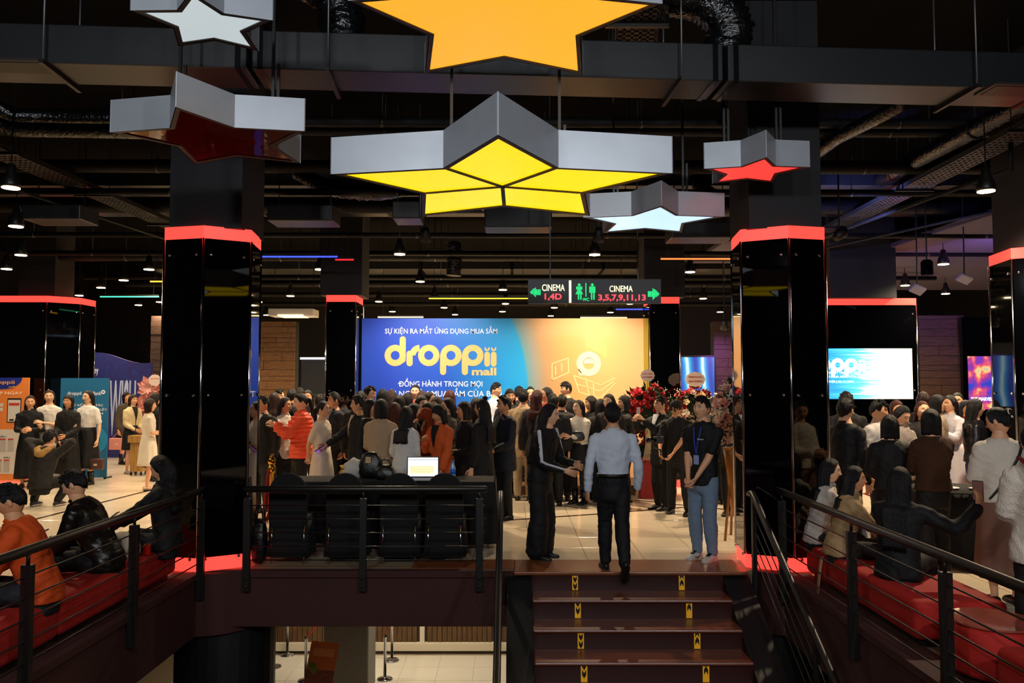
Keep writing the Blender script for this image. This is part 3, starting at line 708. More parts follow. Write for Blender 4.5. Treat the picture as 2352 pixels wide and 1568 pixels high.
def mth(op, a_, b_):
    n = nt.nodes.new('ShaderNodeMath'); n.operation = op
    for i, v_ in enumerate((a_, b_)):
        if isinstance(v_, (int, float)): n.inputs[i].default_value = v_
        else: nt.links.new(v_, n.inputs[i])
    return n.outputs[0]
W = bx1-bx0
u = mth('DIVIDE', mth('ADD', sp.outputs['X'], W/2), W)
bow = mth('MULTIPLY', mth('POWER', mth('SUBTRACT', sp.outputs['Z'], 1.75), 2), .035)
ue = mth('ADD', u, bow)
r1 = ramp([(0, '#1a3fa8'), (.1, '#173cae'), (.3, '#0f49b4'), (.48, '#0e7cc0'), (.585, '#0f8fca'), (.592, '#5c8a96'), (.66, '#a8845c'), (.75, '#d2965a'), (.9, '#e4ab74'), (1, '#e2b080')])
nt.links.new(ue, r1.inputs[0]); nt.links.new(r1.outputs[0], bs.inputs['Base Color'])
q = MB(); q.box((bx0, Yb, .02), (bx1, Yb+.05, bz1)); q.build('printed_panel', m, bd)
q = MB(); q.box((bx1, Yb-.01, .0), (bx1+.09, Yb+.06, bz1)); q.build('gold_edge', mat('gold_edge', '#a88a2c', .4), bd)
q = MB(); q.box((bx0-.02, Yb+.05, 0), (bx1+.02, Yb+.12, bz1-.05)); q.build('frame', M_blk, bd)
M_wt = mat('white_print', '#dfe4f2', .5); M_or = mat('peach_print', '#eaa866', .45)
def X_(px, Y=Yb): return at(px, 800, Y)[0]
def Z_(py, Y=Yb): return at(1150, py, Y)[2]
yt = Yb-.001
text('SỰ KIỆN RA MẮT ỨNG DỤNG MUA SẮM', X_(884), X_(1142), Z_(769), Z_(748), yt, M_wt, bd, bold=.004)
text('DỒNG HÀNH TRONG MỌI', X_(918), X_(1108), Z_(891), Z_(868), yt, M_wt, bd, bold=.004)
q = MB(); q.box((X_(915), yt-.004, Z_(881.5)), (X_(923), yt, Z_(879.5))); q.build('letter_stroke', M_wt, bd)
text('TRẢI NGHIỆM MUA SẮM CỦA BẠN', X_(873), X_(1152), Z_(914), Z_(890), yt, M_wt, bd, bold=.004)
k = Yb/FPX
def logo(parent, fx, fz, k, y, m):
    """rounded lower-case lettering; fx/fz map logo units to metres"""
    t = 7*k
    def L(polys=(), rings=()):
        q = MB()
        for (cx, cz, r) in rings: ring_mb(q, fx(cx), fz(cz), (r-14)*k, r*k, y-.0035, y-.0005)
        for i_, p_ in enumerate(polys): q.prism(p_, y-.004-.0004*i_, y, axis='y')
        q.build('letter', m, parent)
    cp = lambda x0, z0, x1, z1, r=7: capsule(fx(x0), fz(z0), fx(x1), fz(z1), r*k)
    L([cp(925, 779, 925, 826)], [(908, 816, 24.5)])
    L([cp(941, 812, 941, 834), arc(fx(965), fz(816), 10.5*k*.99, 24.5*k, R(95), R(180), 10)])
    L([], [(985, 816, 24.5)])
    L([cp(1018, 816, 1018, 854)], [(1036, 816, 24.5)])
    L([cp(1068, 816, 1068, 854)], [(1086, 816, 24.5)])
    for x in (1119, 1134):
        q = MB(); q.prism(cp(x, 814, x, 835, 6.4), y-.004, y, axis='y'); q.prism(arc(fx(x), fz(800), 2.6*k, 6*k, R(150), R(390), 14), y-.004, y, axis='y'); q.build('letter', m, parent)
logo(bd, X_, Z_, k, yt, M_or)
text('mall', X_(1084), X_(1140), Z_(862), Z_(844), yt, M_or, bd, bold=.03)
# smile bubble and cart line art on the orange half
q = MB(); c0 = (X_(1352), Z_(835)); ring_mb(q, c0[0], c0[1], 13*k, 28*k, yt-.004, yt); q.prism(arc(c0[0], c0[1], 0, 14*k, 0, pi, 14)[:14], yt-.004, yt, axis='y')
q.prism([(X_(1328), Z_(845)), (X_(1340), Z_(862)), (X_(1330), Z_(862))], yt-.004, yt, axis='y'); q.build('smile_bubble', mat('pale_cream_print', '#f2dcb4', .5), bd)
M_ln = mat('faint_line_print', '#f6d49a', .5)
def line_art(segs, nm):
    q = MB()
    for x0, y0, x1, y1 in segs: q.prism(capsule(X_(x0), Z_(y0), X_(x1), Z_(y1), .9*k, 3), yt-.003, yt, axis='y')
    q.build(nm, M_ln, bd)
line_art([(1268, 835, 1305, 822), (1305, 822, 1306, 855), (1306, 855, 1268, 872), (1268, 872, 1268, 835), (1276, 842, 1276, 860), (1290, 834, 1290, 852)], 'photo_card_outline')
line_art([(1318, 862, 1330, 900), (1330, 900, 1378, 915), (1378, 915, 1412, 880), (1318, 862, 1380, 884), (1380, 884, 1412, 868), (1345, 868, 1352, 906), (1362, 875, 1364, 910), (1325, 882, 1378, 898), (1378, 898, 1408, 876)], 'cart_outline')
q = MB(); q.prism([(X_(1345), Z_(762)), (X_(1393), Z_(790)), (X_(1393), Z_(822)), (X_(1345), Z_(795))], yt-.003, yt, axis='y'); q.build('phone_card', mat('pale_orange_print', '#eebb70', .5), bd)
# low stage
b = MB(); b.box((bx0+.1, 13.25, 0), (bx1-.1, Yb-.02, .16)); tag(b.build('stage', mat('stage_carpet', '#5a3a22', .8), bevel=.01), 'low stage platform in front of the event backdrop', 'stage')

# ---- video screen on the wide pillar
Yv = 14.55; vx0, vx1 = at(1838, 850, Yv)[0], at(2096, 850, Yv)[0]; vz0, vz1 = at(2000, 916, Yv)[2], at(2000, 800, Yv)[2]
vs = thing('video_screen', 'bright video wall showing cropped logo on the wide pillar', 'screen', (vx0, Yv, vz0))
m = bpy.data.materials.new('video_picture'); m.use_nodes = True; nt = m.node_tree; bs = nt.nodes['Principled BSDF']; bs.inputs['Base Color'].default_value = (.02, .02, .02, 1)
tc = nt.nodes.new('ShaderNodeTexCoord'); sp = nt.nodes.new('ShaderNodeSeparateXYZ'); nt.links.new(tc.outputs['Object'], sp.inputs[0])
u = mth('DIVIDE', sp.outputs['X'], vx1-vx0); v = mth('DIVIDE', sp.outputs['Z'], vz1-vz0)
nz = nt.nodes.new('ShaderNodeTexNoise'); mp = nt.nodes.new('ShaderNodeMapping'); mp.inputs['Scale'].default_value = (.5, 1, 14); nt.links.new(tc.outputs['Object'], mp.inputs[0]); nt.links.new(mp.outputs[0], nz.inputs['Vector']); nz.inputs['Scale'].default_value = 2
uu = mth('ADD', u, mth('MULTIPLY', mth('SUBTRACT', nz.outputs['Fac'], .5), .75))
r1 = ramp([(0, '#0a58c8'), (.3, '#1a8fd6'), (.52, '#49b8dc'), (.66, '#e6f2e8'), (.8, '#fff6dc'), (1, '#ffe9c0')])
nt.links.new(uu, r1.inputs[0]); nt.links.new(r1.outputs[0], bs.inputs['Emission Color']); bs.inputs['Emission Strength'].default_value = 1.3
q = MB(); q.box((vx0, Yv, vz0), (vx1, Yv+.03, vz1)); q.build('picture', m, vs)
M_glow = mat('screen_white', '#ffffff', .5, emit=2.2)
kv = Yv/FPX*.62
logo(vs, lambda px: at(1985, 850, Yv)[0]+(px-1134)*kv, lambda py: at(1950, 838, Yv)[2]-(py-816)*kv, kv, Yv-.001, M_glow)
def vt(s, x0, x1, y0, y1): text(s, at(x0, 850, Yv)[0], at(x1, 850, Yv)[0], at(1950, y1, Yv)[2], at(1950, y0, Yv)[2], Yv-.001, M_glow, vs)
vt('mall', 1963, 1987, 843, 849); vt('ĐỒNG HÀNH TRONG MỌI', 1870, 1975, 851, 859); vt('TRẢI NGHIỆM MUA SẮM CỦA BẠN', 1850, 1987, 860, 868); vt('HÀ NỘI | 02.12.2023', 1890, 1960, 873, 879)
# ---- poster light box on the right wall
Yp = 16.2; a = at(2226, 940, Yp); b = at(2282, 818, Yp)
t = thing('poster_light_box', 'lit film poster in a black frame on the right wall', 'poster', (a[0], Yp, a[2]))
q = MB(); q.box((a[0]-.1, Yp+.0, 0.0), (b[0]+.12, Yp+.1, 3.2)); q.build('frame_panel', M_gloss, t)
m = bpy.data.materials.new('poster_picture'); m.use_nodes = True; nt = m.node_tree; bs = nt.nodes['Principled BSDF']; bs.inputs['Base Color'].default_value = (.02, .02, .02, 1)
tc = nt.nodes.new('ShaderNodeTexCoord'); nz = nt.nodes.new('ShaderNodeTexNoise'); nz.inputs['Scale'].default_value = 3.2; nz.inputs['Detail'].default_value = 2; nt.links.new(tc.outputs['Object'], nz.inputs['Vector'])
r1 = ramp([(0, '#0a2a80'), (.4, '#2438b0'), (.5, '#8a2a90'), (.57, '#d85060'), (.63, '#f0c070'), (.75, '#30a0b0')])
nt.links.new(nz.outputs['Fac'], r1.inputs[0]); nt.links.new(r1.outputs[0], bs.inputs['Emission Color']); bs.inputs['Emission Strength'].default_value = .8
q = MB(); q.box((a[0], Yp-.02, a[2]), (b[0], Yp, b[2])); q.build('picture', m, t)
text('THE MARVELS', a[0]+.03, b[0]-.03, at(2250, 920, Yp)[2], at(2250, 912, Yp)[2], Yp-.021, M_glow, t)
# ---- small blue screen behind the flower stands
Yq = 17.2; a = at(1561, 930, Yq); b = at(1640, 820, Yq)
t = thing('information_screen', 'blue standing screen in front of the right plank wall', 'screen', (a[0], Yq, 0))
q = MB(); q.box((a[0]-.04, Yq, .0), (b[0]+.04, Yq+.08, b[2]+.04)); q.build('screen_case', M_blk, t)
m = bpy.data.materials.new('blue_screen_picture'); m.use_nodes = True; nt = m.node_tree; bs = nt.nodes['Principled BSDF']; bs.inputs['Base Color'].default_value = (.02, .02, .02, 1)
tc = nt.nodes.new('ShaderNodeTexCoord'); nz = nt.nodes.new('ShaderNodeTexWave'); nz.inputs['Scale'].default_value = .9; nz.inputs['Distortion'].default_value = 3; nt.links.new(tc.outputs['Object'], nz.inputs['Vector'])
r1 = ramp([(0, '#0a3aa0'), (.5, '#1478c8'), (.85, '#40b0d8'), (1, '#d0e4e8')]); nt.links.new(nz.outputs['Fac'], r1.inputs[0]); nt.links.new(r1.outputs[0], bs.inputs['Emission Color']); bs.inputs['Emission Strength'].default_value = .8
q = MB(); q.box((a[0], Yq-.01, a[2]), (b[0], Yq, b[2])); q.build('picture', m, t)

# ---- plank walls
M_pl = wood('brown_plank', '#5c3d20', '#8a6238', (1.5, 4, 16)); M_pl2 = wood('dark_brown_plank', '#33231c', '#543c2e', (1.5, 4, 16))
def plank_wall(name, px0, px1, Y, ztop, m, zmin=.0, ang=0):
    x0, x1 = at(px0, 820, Y)[0], at(px1, 820, Y)[0]
    b = MB(); b.box((x0, Y+.02, 0), (x1, Y+.3, ztop)); wl = b.build(name, M_blk); wl['kind'] = 'structure'
    z = zmin; row = 0; rr = random.Random(int(px0))
    while z < ztop-.05:
        hh = rr.choice((.105, .15, .20)); hh = min(hh, ztop-z); x = x0-rr.uniform(0, .5)
        while x < x1:
            L = rr.uniform(.5, 1.3); a_, b_ = max(x, x0), min(x+L, x1)
            if b_-a_ > .04:
                p_ = rr.uniform(0, .016); q = MB(); q.box((a_+.004, Y-p_, z+.004), (b_-.004, Y+.02, z+hh-.004)); o = q.build('wall_plank', m, wl); part_loc(o, ((a_+b_)/2, Y, z))
            x += L
        z += hh
    return wl
plank_wall('wall_planks_left', 572, 678, 18.0, 3.25, M_pl, 1.0)
plank_wall('wall_planks_aisle', 345, 372, 20.6, 3.6, M_pl2, 1.6)
plank_wall('wall_planks_middle', 1640, 1712, 18.0, 3.25, M_pl2, .9)
plank_wall('wall_planks_right', 2112, 2216, 16.4, 3.25, M_pl2, .9)
plank_wall('wall_planks_corner', 2294, 2345, 16.4, 3.35, M_pl2, .9)
# ---- kiosk with lit glass behind the left crowd
Yk = 17.0; a = at(688, 930, Yk); b = at(748, 820, Yk)
t = thing('display_kiosk', 'glass display kiosk with a white light bar beside the plank wall', 'kiosk', (a[0], Yk, 0))
q = MB(); q.box((a[0], Yk, 0), (b[0], Yk+.6, 1.62)); q.build('cabinet', mat('black_brown_cabinet', '#1a1410', .5), t, bevel=.01)
q = MB(); q.box((a[0]+.02, Yk+.02, 1.62), (b[0]-.02, Yk+.5, 2.36)); q.build('glass_case', mat('smoky_glass', '#2a2c30', .1, spec=.8), t)
q = MB(); q.box((a[0], Yk-.01, 2.36), (b[0], Yk+.5, 2.40)); q.build('light_bar', mat('white_bar_light', '#dfe6ff', .5, emit=1.5), t)
q = MB(); q.box((a[0]+.04, Yk-.015, 1.1), (b[0]-.04, Yk, 1.55)); q.build('cabinet_door', mat('brown_cabinet_door', '#3a2b1e', .5), t); q = MB(); q.ball(((a[0]+b[0])/2, Yk-.02, 1.4), .02); q.build('door_knob', M_chrome, t, smooth=True)

# ---- standees and posters at left
Yz = 20.0; x0, x1 = at(172, 900, Yz)[0], at(347, 900, Yz)[0]
zt = at(250, 815, Yz)[2]
t = thing('film_standee', 'dark blue starry cardboard film standee behind the posing women', 'standee', ((x0+x1)/2, Yz, 0))
A = np.linspace(0, 1, 13); top = [(x0+(x1-x0)*s_, zt-.12*s_+.10*sin(s_*5.5)) for s_ in A]
m = bpy.data.materials.new('starry_print'); m.use_nodes = True; nt = m.node_tree; bs = nt.nodes['Principled BSDF']; bs.inputs['Roughness'].default_value = .5
tc = nt.nodes.new('ShaderNodeTexCoord'); vo = nt.nodes.new('ShaderNodeTexVoronoi'); vo.inputs['Scale'].default_value = 9; nt.links.new(tc.outputs['Object'], vo.inputs['Vector'])
r1 = ramp([(0, '#c8d8ff'), (.05, '#8fa8ff'), (.075, '#1c2f78'), (1, '#2a1f63')]); nt.links.new(vo.outputs['Distance'], r1.inputs[0]); nt.links.new(r1.outputs[0], bs.inputs['Base Color'])
q = MB(); q.prism([(x0, 0), (x1, 0)]+top[::-1], Yz, Yz+.06, axis='y'); q.build('printed_board', m, t)
q = MB(); q.box((x0-.08, Yz-.01, 0), (x0, Yz+.25, zt)); q.build('side_flap', mat('pale_cardboard', '#8b7a78', .7), t)
text('Disney', at(199, 850, Yz)[0], at(226, 850, Yz)[0], at(210, 862, Yz)[2], at(210, 842, Yz)[2], Yz-.001, mat('white_print', '#dfe4f2', .5), t)
text('WISH', at(252, 900, Yz)[0], at(312, 900, Yz)[0], at(280, 1000, Yz)[2], at(280, 872, Yz)[2], Yz-.001, mat('silver_blue_print', '#a9bbdd', .4), t, bold=.02)
Yo = 15.5; x0, x1 = at(139, 900, Yo)[0], at(249, 900, Yo)[0]; z1 = at(200, 868, Yo)[2]
t = thing('signing_banner', 'blue standing banner behind the posing women', 'banner', ((x0+x1)/2, Yo, 0))
q = MB(); q.box((x0, Yo, .03), (x1, Yo+.03, z1)); q.build('printed_panel', mat('blue_banner_print', '#17638f', .5, noise=.12, nscale=1.2), t)
for x in (x0+.05, x1-.05): q = MB(); q.box((x-.015, Yo+.03, 0), (x+.015, Yo+.3, .03)); q.box((x-.015, Yo+.03, 0), (x+.015, Yo+.06, z1)); q.build('stand_leg', M_blkm, t)
mw = M_wt
def bt(s, a_, b_, c_, d_, Y=Yo, par=t, mm=None, bold=.004): text(s, at(a_, 900, Y)[0], at(b_, 900, Y)[0], at(200, d_, Y)[2], at(200, c_, Y)[2], Y-.001, mm or mw, par, bold=bold)
bt('droppii', 155, 187, 899, 909); bt('x', 192, 197, 901, 906); bt('Bank', 214, 233, 899, 907); bt('LỄ KÝ KẾT HỢP TÁC', 152, 238, 925, 934); bt('CHIẾN LƯỢC KÝ KẾT', 150, 247, 936, 944); bt('DỰ ÁN', 190, 238, 946, 952)
q = MB(); ring_mb(q, at(237, 900, Yo)[0], at(237, 900, Yo)[2], .018, .04, Yo-.004, Yo, 16); q.build('bank_emblem', mw, t)
q = MB(); ring_mb(q, x1-.25, .75, .12, .26, Yo-.004, Yo, 24); q.build('blue_motif', mat('light_blue_print', '#1f86b8', .5), t)
Yo2 = 15.0; x0, x1 = at(-60, 900, Yo2)[0], at(66, 900, Yo2)[0]; z1 = at(30, 867, Yo2)[2]
t = thing('app_poster', 'orange standing poster with phone picture at the left edge', 'poster', ((x0+x1)/2, Yo2, 0))
q = MB(); q.box((x0, Yo2, .03), (x1, Yo2+.03, z1)); q.build('printed_panel', mat('orange_poster_print', '#e8853e', .5), t)
for x in (x0+.05, x1-.05): q = MB(); q.box((x-.015, Yo2+.03, 0), (x+.015, Yo2+.3, .03)); q.box((x-.015, Yo2+.03, 0), (x+.015, Yo2+.06, z1)); q.build('stand_leg', M_blkm, t)
q = MB(); ccx = at(5, 900, Yo2)[0]; q.prism([(ccx+.37*cos(a_), z1+.215*sin(a_)) for a_ in np.linspace(pi, 2*pi, 20)], Yo2-.004, Yo2, axis='y'); q.build('blue_disc', mat('blue_print', '#1d2f8c', .5), t)
bt('droppii', -25, 33, 873, 884, Yo2-.004, t, M_or, .01); bt('mall', 20, 33, 886, 890, Yo2-.004, t, M_or, .0); bt('TẢI APP NGAY', -45, 52, 897, 906, Yo2, t, mat('cream_print', '#ffe8c8', .5), .008)
def rect(a_, b_, c_, d_, mm, nm, dy=.004, Y=Yo2, par=t): q = MB(); q.box((at(a_, 900, Y)[0], Y-dy, at(30, d_, Y)[2]), (at(b_, 900, Y)[0], Y, at(30, c_, Y)[2])); q.build(nm, mm, par)
M_pw = mat('paper_white', '#d6cfc4', .5); M_pd = mat('dark_print', '#2a2422', .5)
rect(18, 50, 914, 970, M_pd, 'phone_body'); rect(20, 48, 918, 968, M_pw, 'phone_screen', .006); rect(-30, 8, 926, 934, M_pw, 'badge'); rect(-30, 8, 936, 944, M_pw, 'badge')
rect(22, 46, 925, 931, mat('red_print', '#c83a2c', .5), 'app_icon', .008); rect(24, 34, 962, 966, M_pd, 'app_icon', .008); rect(38, 46, 950, 955, mat('blue_print', '#1d2f8c', .5), 'app_icon', .008)
rect(-60, 62, 986, 1088, M_pw, 'instruction_sheet'); 
bt('BƯỚC 2', 2, 18, 1000, 1004, Yo2-.004, t, M_pd); bt('BƯỚC 4', 14, 28, 1048, 1052, Yo2-.004, t, M_pd)
for a_, b_, c_, d_ in ((2, 18, 1006, 1036), (22, 36, 1006, 1036), (-2, 10, 1054, 1084), (14, 28, 1054, 1084)):
    rect(a_, b_, c_, d_, mat('sheet_grey', '#b8b0a8', .5), 'screen_picture', .007); rect(a_+1, b_-1, c_+1, c_+4, mat('red_print', '#c83a2c', .5), 'red_bar', .009)
# back wall dim openings
b = MB(); b.box((-2.6, 26.5, 0), (3, 26.6, 3.1)); tag(b.build('corridor_screen', mat('dim_blue_panel', '#0c1424', .5)), 'dark panel far behind the backdrop', 'panel')
# ================================================================== PEOPLE (generator)
SKINS = ['#d9a27c', '#c98f68', '#e0b08c', '#b97f5a']
HAIRC = {'black': '#0b0809', 'brown': '#2a130b', 'dark': '#160c09', 'red': '#43160d', 'grey': '#1c1a1a'}
YADJ = {"woman in black dress with gold stars posing": 14.35, "woman in black pinafore with white puffed sleeves holding a brown bag": 14.65, "man in black suit holding out a phone beside the backdrop pillar": 10.94, "woman in black with a short bob looking right": 10.65, "woman in beige cable knit coat seen from behind": 10.21, "woman with very long reddish hair seen from behind": 10.55, "man in beige suit seen from behind": 12.71, "woman with red brown hair and glasses beside the beige suit": 12.43, "woman in red top and glasses near the stage": 13.0, "dark haired person just before the backdrop behind the beige suit": 13.85, "woman just before the backdrop right of the beige suit": 14.15, "man facing right at the left end of the backdrop": 12.33, "dark haired person beside the left backdrop pillar": 11.98, "person with black hair before the purple part of the backdrop": 12.65, "person with wavy brown hair before the blue part of the backdrop": 13.0, "man in black suit behind the white sweater": 12.72, "woman with straight black hair beside the blue shirt": 12.52, "woman with sunglasses on her hair near the red roses": 12.18, "person with short black hair behind the striped sleeves woman": 12.15, "person with brown hair left of the plank wall": 11.29, "woman in tan jacket talking left of the white dress": 10.79}   # small depth shifts along the line of sight that keep neighbours from touching
PLOG = []
BAKE = []     # (temp object, final object)
def nrm(v): v = np.array(v, float); return v/(np.linalg.norm(v)+1e-9)
def ik(a, b, l1, l2, hint):
    a, b, hint = np.array(a, float), np.array(b, float), np.array(hint, float)
    d = b-a; L = np.linalg.norm(d); mx = (l1+l2)*.995
    if L > mx: b = a+d/L*mx; d = b-a; L = mx
    L = max(L, abs(l1-l2)+.02); u = d/L
    x = (l1*l1-l2*l2+L*L)/(2*L); h = sqrt(max(0, l1*l1-x*x))
    p = hint-hint.dot(u)*u; p = nrm(p)
    return a+u*x+p*h, b
def lerp_list(keys, t):
    ks = [k for k, _ in keys]; vs = np.array([v for _, v in keys], float)
    return np.array([np.interp(t, ks, vs[:, i]) for i in range(vs.shape[1])])

def skel(H, sex, P):
    """joints in (x = wearer's left, f = forward, z)"""
    j = {}; hw = .113*H if sex == 'm' else .098*H; hipw = .046*H if sex == 'm' else .047*H
    sit = P.get('seat'); lean = R(P.get('lean', 0)); pz = P.get('pz', .515*H if sit is None else sit+.055*H)
    pf = P.get('pf', 0); side = R(P.get('side', 0))
    pel = np.array((0, pf, pz)); d = nrm((sin(side), sin(lean), cos(lean)*cos(side))); j['pel'] = pel; j['d'] = d
    tw = R(P.get('twist', 0)); sx = np.array((cos(tw), sin(tw)*-1, 0)); sx = nrm(sx-sx.dot(d)*d); j['sx'] = sx
    fw = np.cross(d, sx); fw = fw if fw[1] > 0 or abs(fw[1]) < .05 else -fw; j['fw'] = fw
    j['chest'] = pel+d*.20*H; j['sh'] = pel+d*.292*H; j['nb'] = pel+d*.325*H
    nd = nrm(d*.75+np.array((0, .12, .45))+np.array((0, sin(R(P.get('hp', 0)))*.35, 0)))
    j['nd'] = nd
    hs = .132*(H/1.68)**.6
    j['hs'] = hs; j['hc'] = j['nb']+nd*(.036*H)+np.array((0, .008, hs*.60))*1.0
    for s, k in ((1, 'l'), (-1, 'r')):
        sh = j['sh']+sx*hw*s-d*.020*H; j['sh'+k] = sh
        a = P.get(k+'a', (.145*s*1.0, .02, .475)); a = np.array(a, float)
        if len(P.get(k+'a', ())) == 3 and k == 'r' and P.get('mir', 0): a[0] *= -1
        tgt = np.array((a[0]*H, a[1]*H+(pf if True else 0), a[2]*H+(pz-.515*H)))
        if P.get(k+'abs'): tgt = np.array(P[k+'abs'])
        hint = P.get(k+'e', (.55*s, -.75, -.5)); j['el'+k], j['wr'+k] = ik(sh, tgt, .170*H, .150*H, hint)
        hip = pel+np.array((hipw*s, 0, -.01*H)); j['hip'+k] = hip
        ft = P.get(k+'f')
        if ft is None: ft = (hipw*s*1.15, -.005*H, .045*H) if sit is None else (hipw*s*1.5, .245*H, .045*H)
        else: ft = (ft[0]*H, ft[1]*H, ft[2]*H)
        j['kn'+k], j['an'+k] = ik(hip, ft, .236*H, .2265*H, P.get(k+'k', (.1*s, 1, .35)))
        j['toe'+k] = P.get(k+'t', (.03*s, 1, 0))
    return j
def y_(p): p = np.asarray(p, float); return np.stack([p[..., 0], -p[..., 1], p[..., 2]], -1)
def along(pts, n):
    pts = np.array(pts, float); seg = np.linalg.norm(np.diff(pts, axis=0), axis=1); c = np.r_[0, np.cumsum(seg)]; t = np.linspace(0, c[-1], n)
    return np.stack([np.interp(t, c, pts[:, i]) for i in range(3)], 1), t/c[-1]
def torso(mb, j, H, sex, inf=0., z0=-.07, z1=.33, add=0., flare=0, n=12, neck=True, thick=1.0):
    T = [(-.12, (.088, .066)), (-.05, (.093, .070)), (0, (.090, .066)), (.09, (.078, .056)), (.17, (.088, .064)), (.24, (.098, .064)), (.285, (.092, .052)), (.315, (.055, .042)), (.345, (.032, .034)), (.40, (.031, .033))]
    if sex == 'm': T = [(-.12, (.086, .066)), (-.05, (.088, .068)), (0, (.088, .066)), (.09, (.086, .062)), (.17, (.096, .068)), (.24, (.106, .068)), (.285, (.100, .055)), (.315, (.062, .045)), (.345, (.036, .037)), (.40, (.034, .036))]
    ts = np.linspace(z0, z1, n); pts = []; rad = []
    for t in ts:
        r = lerp_list(T, t)*H
        base = j['pel']+j['d']*max(t, 0)*H+(np.array((0, 0, 1.))*min(t, 0)*H)
        if t > .325: base = j['nb']+j['nd']*(t-.325)*H
        e = inf+add+(flare*max(0, .08-t)/.2 if flare else 0)
        rr = (r+e*np.array((1, 1))) if t < .31 else r+min(e, .012)
        rr[1] *= thick
        pts.append(y_(base)); rad.append(rr)
    mb.tube(pts, rad, 20, ref=y_(j['sx']), round_=False)
def arm(mb, j, k, H, inf=0., u0=0., u1=1., cuff=0, n=10):
    P, u = along([j['sh'+k]+(j['sh']-j['sh'+k])*.18, j['sh'+k], j['el'+k], j['wr'+k]], 16)
    T = [(0, (.026,)), (.12, (.028,)), (.3, (.0265,)), (.55, (.0235,)), (.65, (.0245,)), (.85, (.019,)), (1, (.0155,))]
    sel = (u >= u0-1e-6) & (u <= u1+1e-6); P = P[sel]; uu = u[sel]
    rad = [lerp_list(T, x)[0]*H+inf+(cuff*max(0, x-.55)) for x in uu]
    mb.tube(y_(P), rad, n, round_=True)
def leg(mb, j, k, H, inf=0., u0=0., u1=1., n=12, flare=0., widen=0.):
    P, u = along([j['hip'+k], j['kn'+k], j['an'+k]], 14)
    T = [(0, (.048,)), (.15, (.048,)), (.42, (.036,)), (.5, (.033,)), (.62, (.034,)), (.72, (.032,)), (.9, (.022,)), (1, (.020,))]
    sel = (u >= u0-1e-6) & (u <= u1+1e-6); P = P[sel]; uu = u[sel]
    rad = [lerp_list(T, x)[0]*H+inf+flare*max(0, x-.3)+widen*x for x in uu]
    mb.tube(y_(P), rad, n, round_=True)
def hand(mb, wr, el, H, s, curl=.5, palm=None, spread=.12, reach=None):
    k = H/1.68; d = nrm(reach) if reach is not None else nrm(wr-el)
    pn = np.array(palm if palm is not None else (-.8*s, .35, -.1), float); pn = nrm(pn-pn.dot(d)*d)
    w_ = np.cross(d, pn)       # across the palm
    th = w_ if (w_.dot(np.array((0, 1., .4)))) > 0 else -w_
    a = wr+d*.004; b = wr+d*.085*k
    mb.tube(y_(np.array([a-d*.02, a+d*.02*k, a+d*.055*k, b])), [(.017*k, .023*k), (.016*k, .030*k), (.014*k, .037*k), (.012*k, .036*k)], 10, ref=y_(pn), round_=True)
    for i, (o, L) in enumerate(((.027, .068), (.009, .078), (-.010, .072), (-.028, .056))):
        p0 = wr+d*.078*k+th*o*k; dd = nrm(d+th*(o*spread*14)); pts = [p0]
        ang = 0
        for q_, fr in enumerate((.42, .32, .26)):
            ang += curl*(.75, 1.0, .8)[q_]; v = nrm(dd*cos(ang)+pn*sin(ang)); pts.append(pts[-1]+v*L*fr*k)
        mb.tube(y_(np.array(pts)), [.0088*k, .0085*k, .0078*k, .0065*k], 7, round_=True)
    p0 = wr+d*.02*k+th*.024*k; v1 = nrm(d*.75+th*.75+pn*.25); v2 = nrm(d+th*.2+pn*curl*.6)
    mb.tube(y_(np.array([p0, p0+v1*.036*k, p0+v1*.036*k+v2*.030*k, p0+v1*.036*k+v2*.052*k])), [.012*k, .0105*k, .0095*k, .0075*k], 7, round_=True)

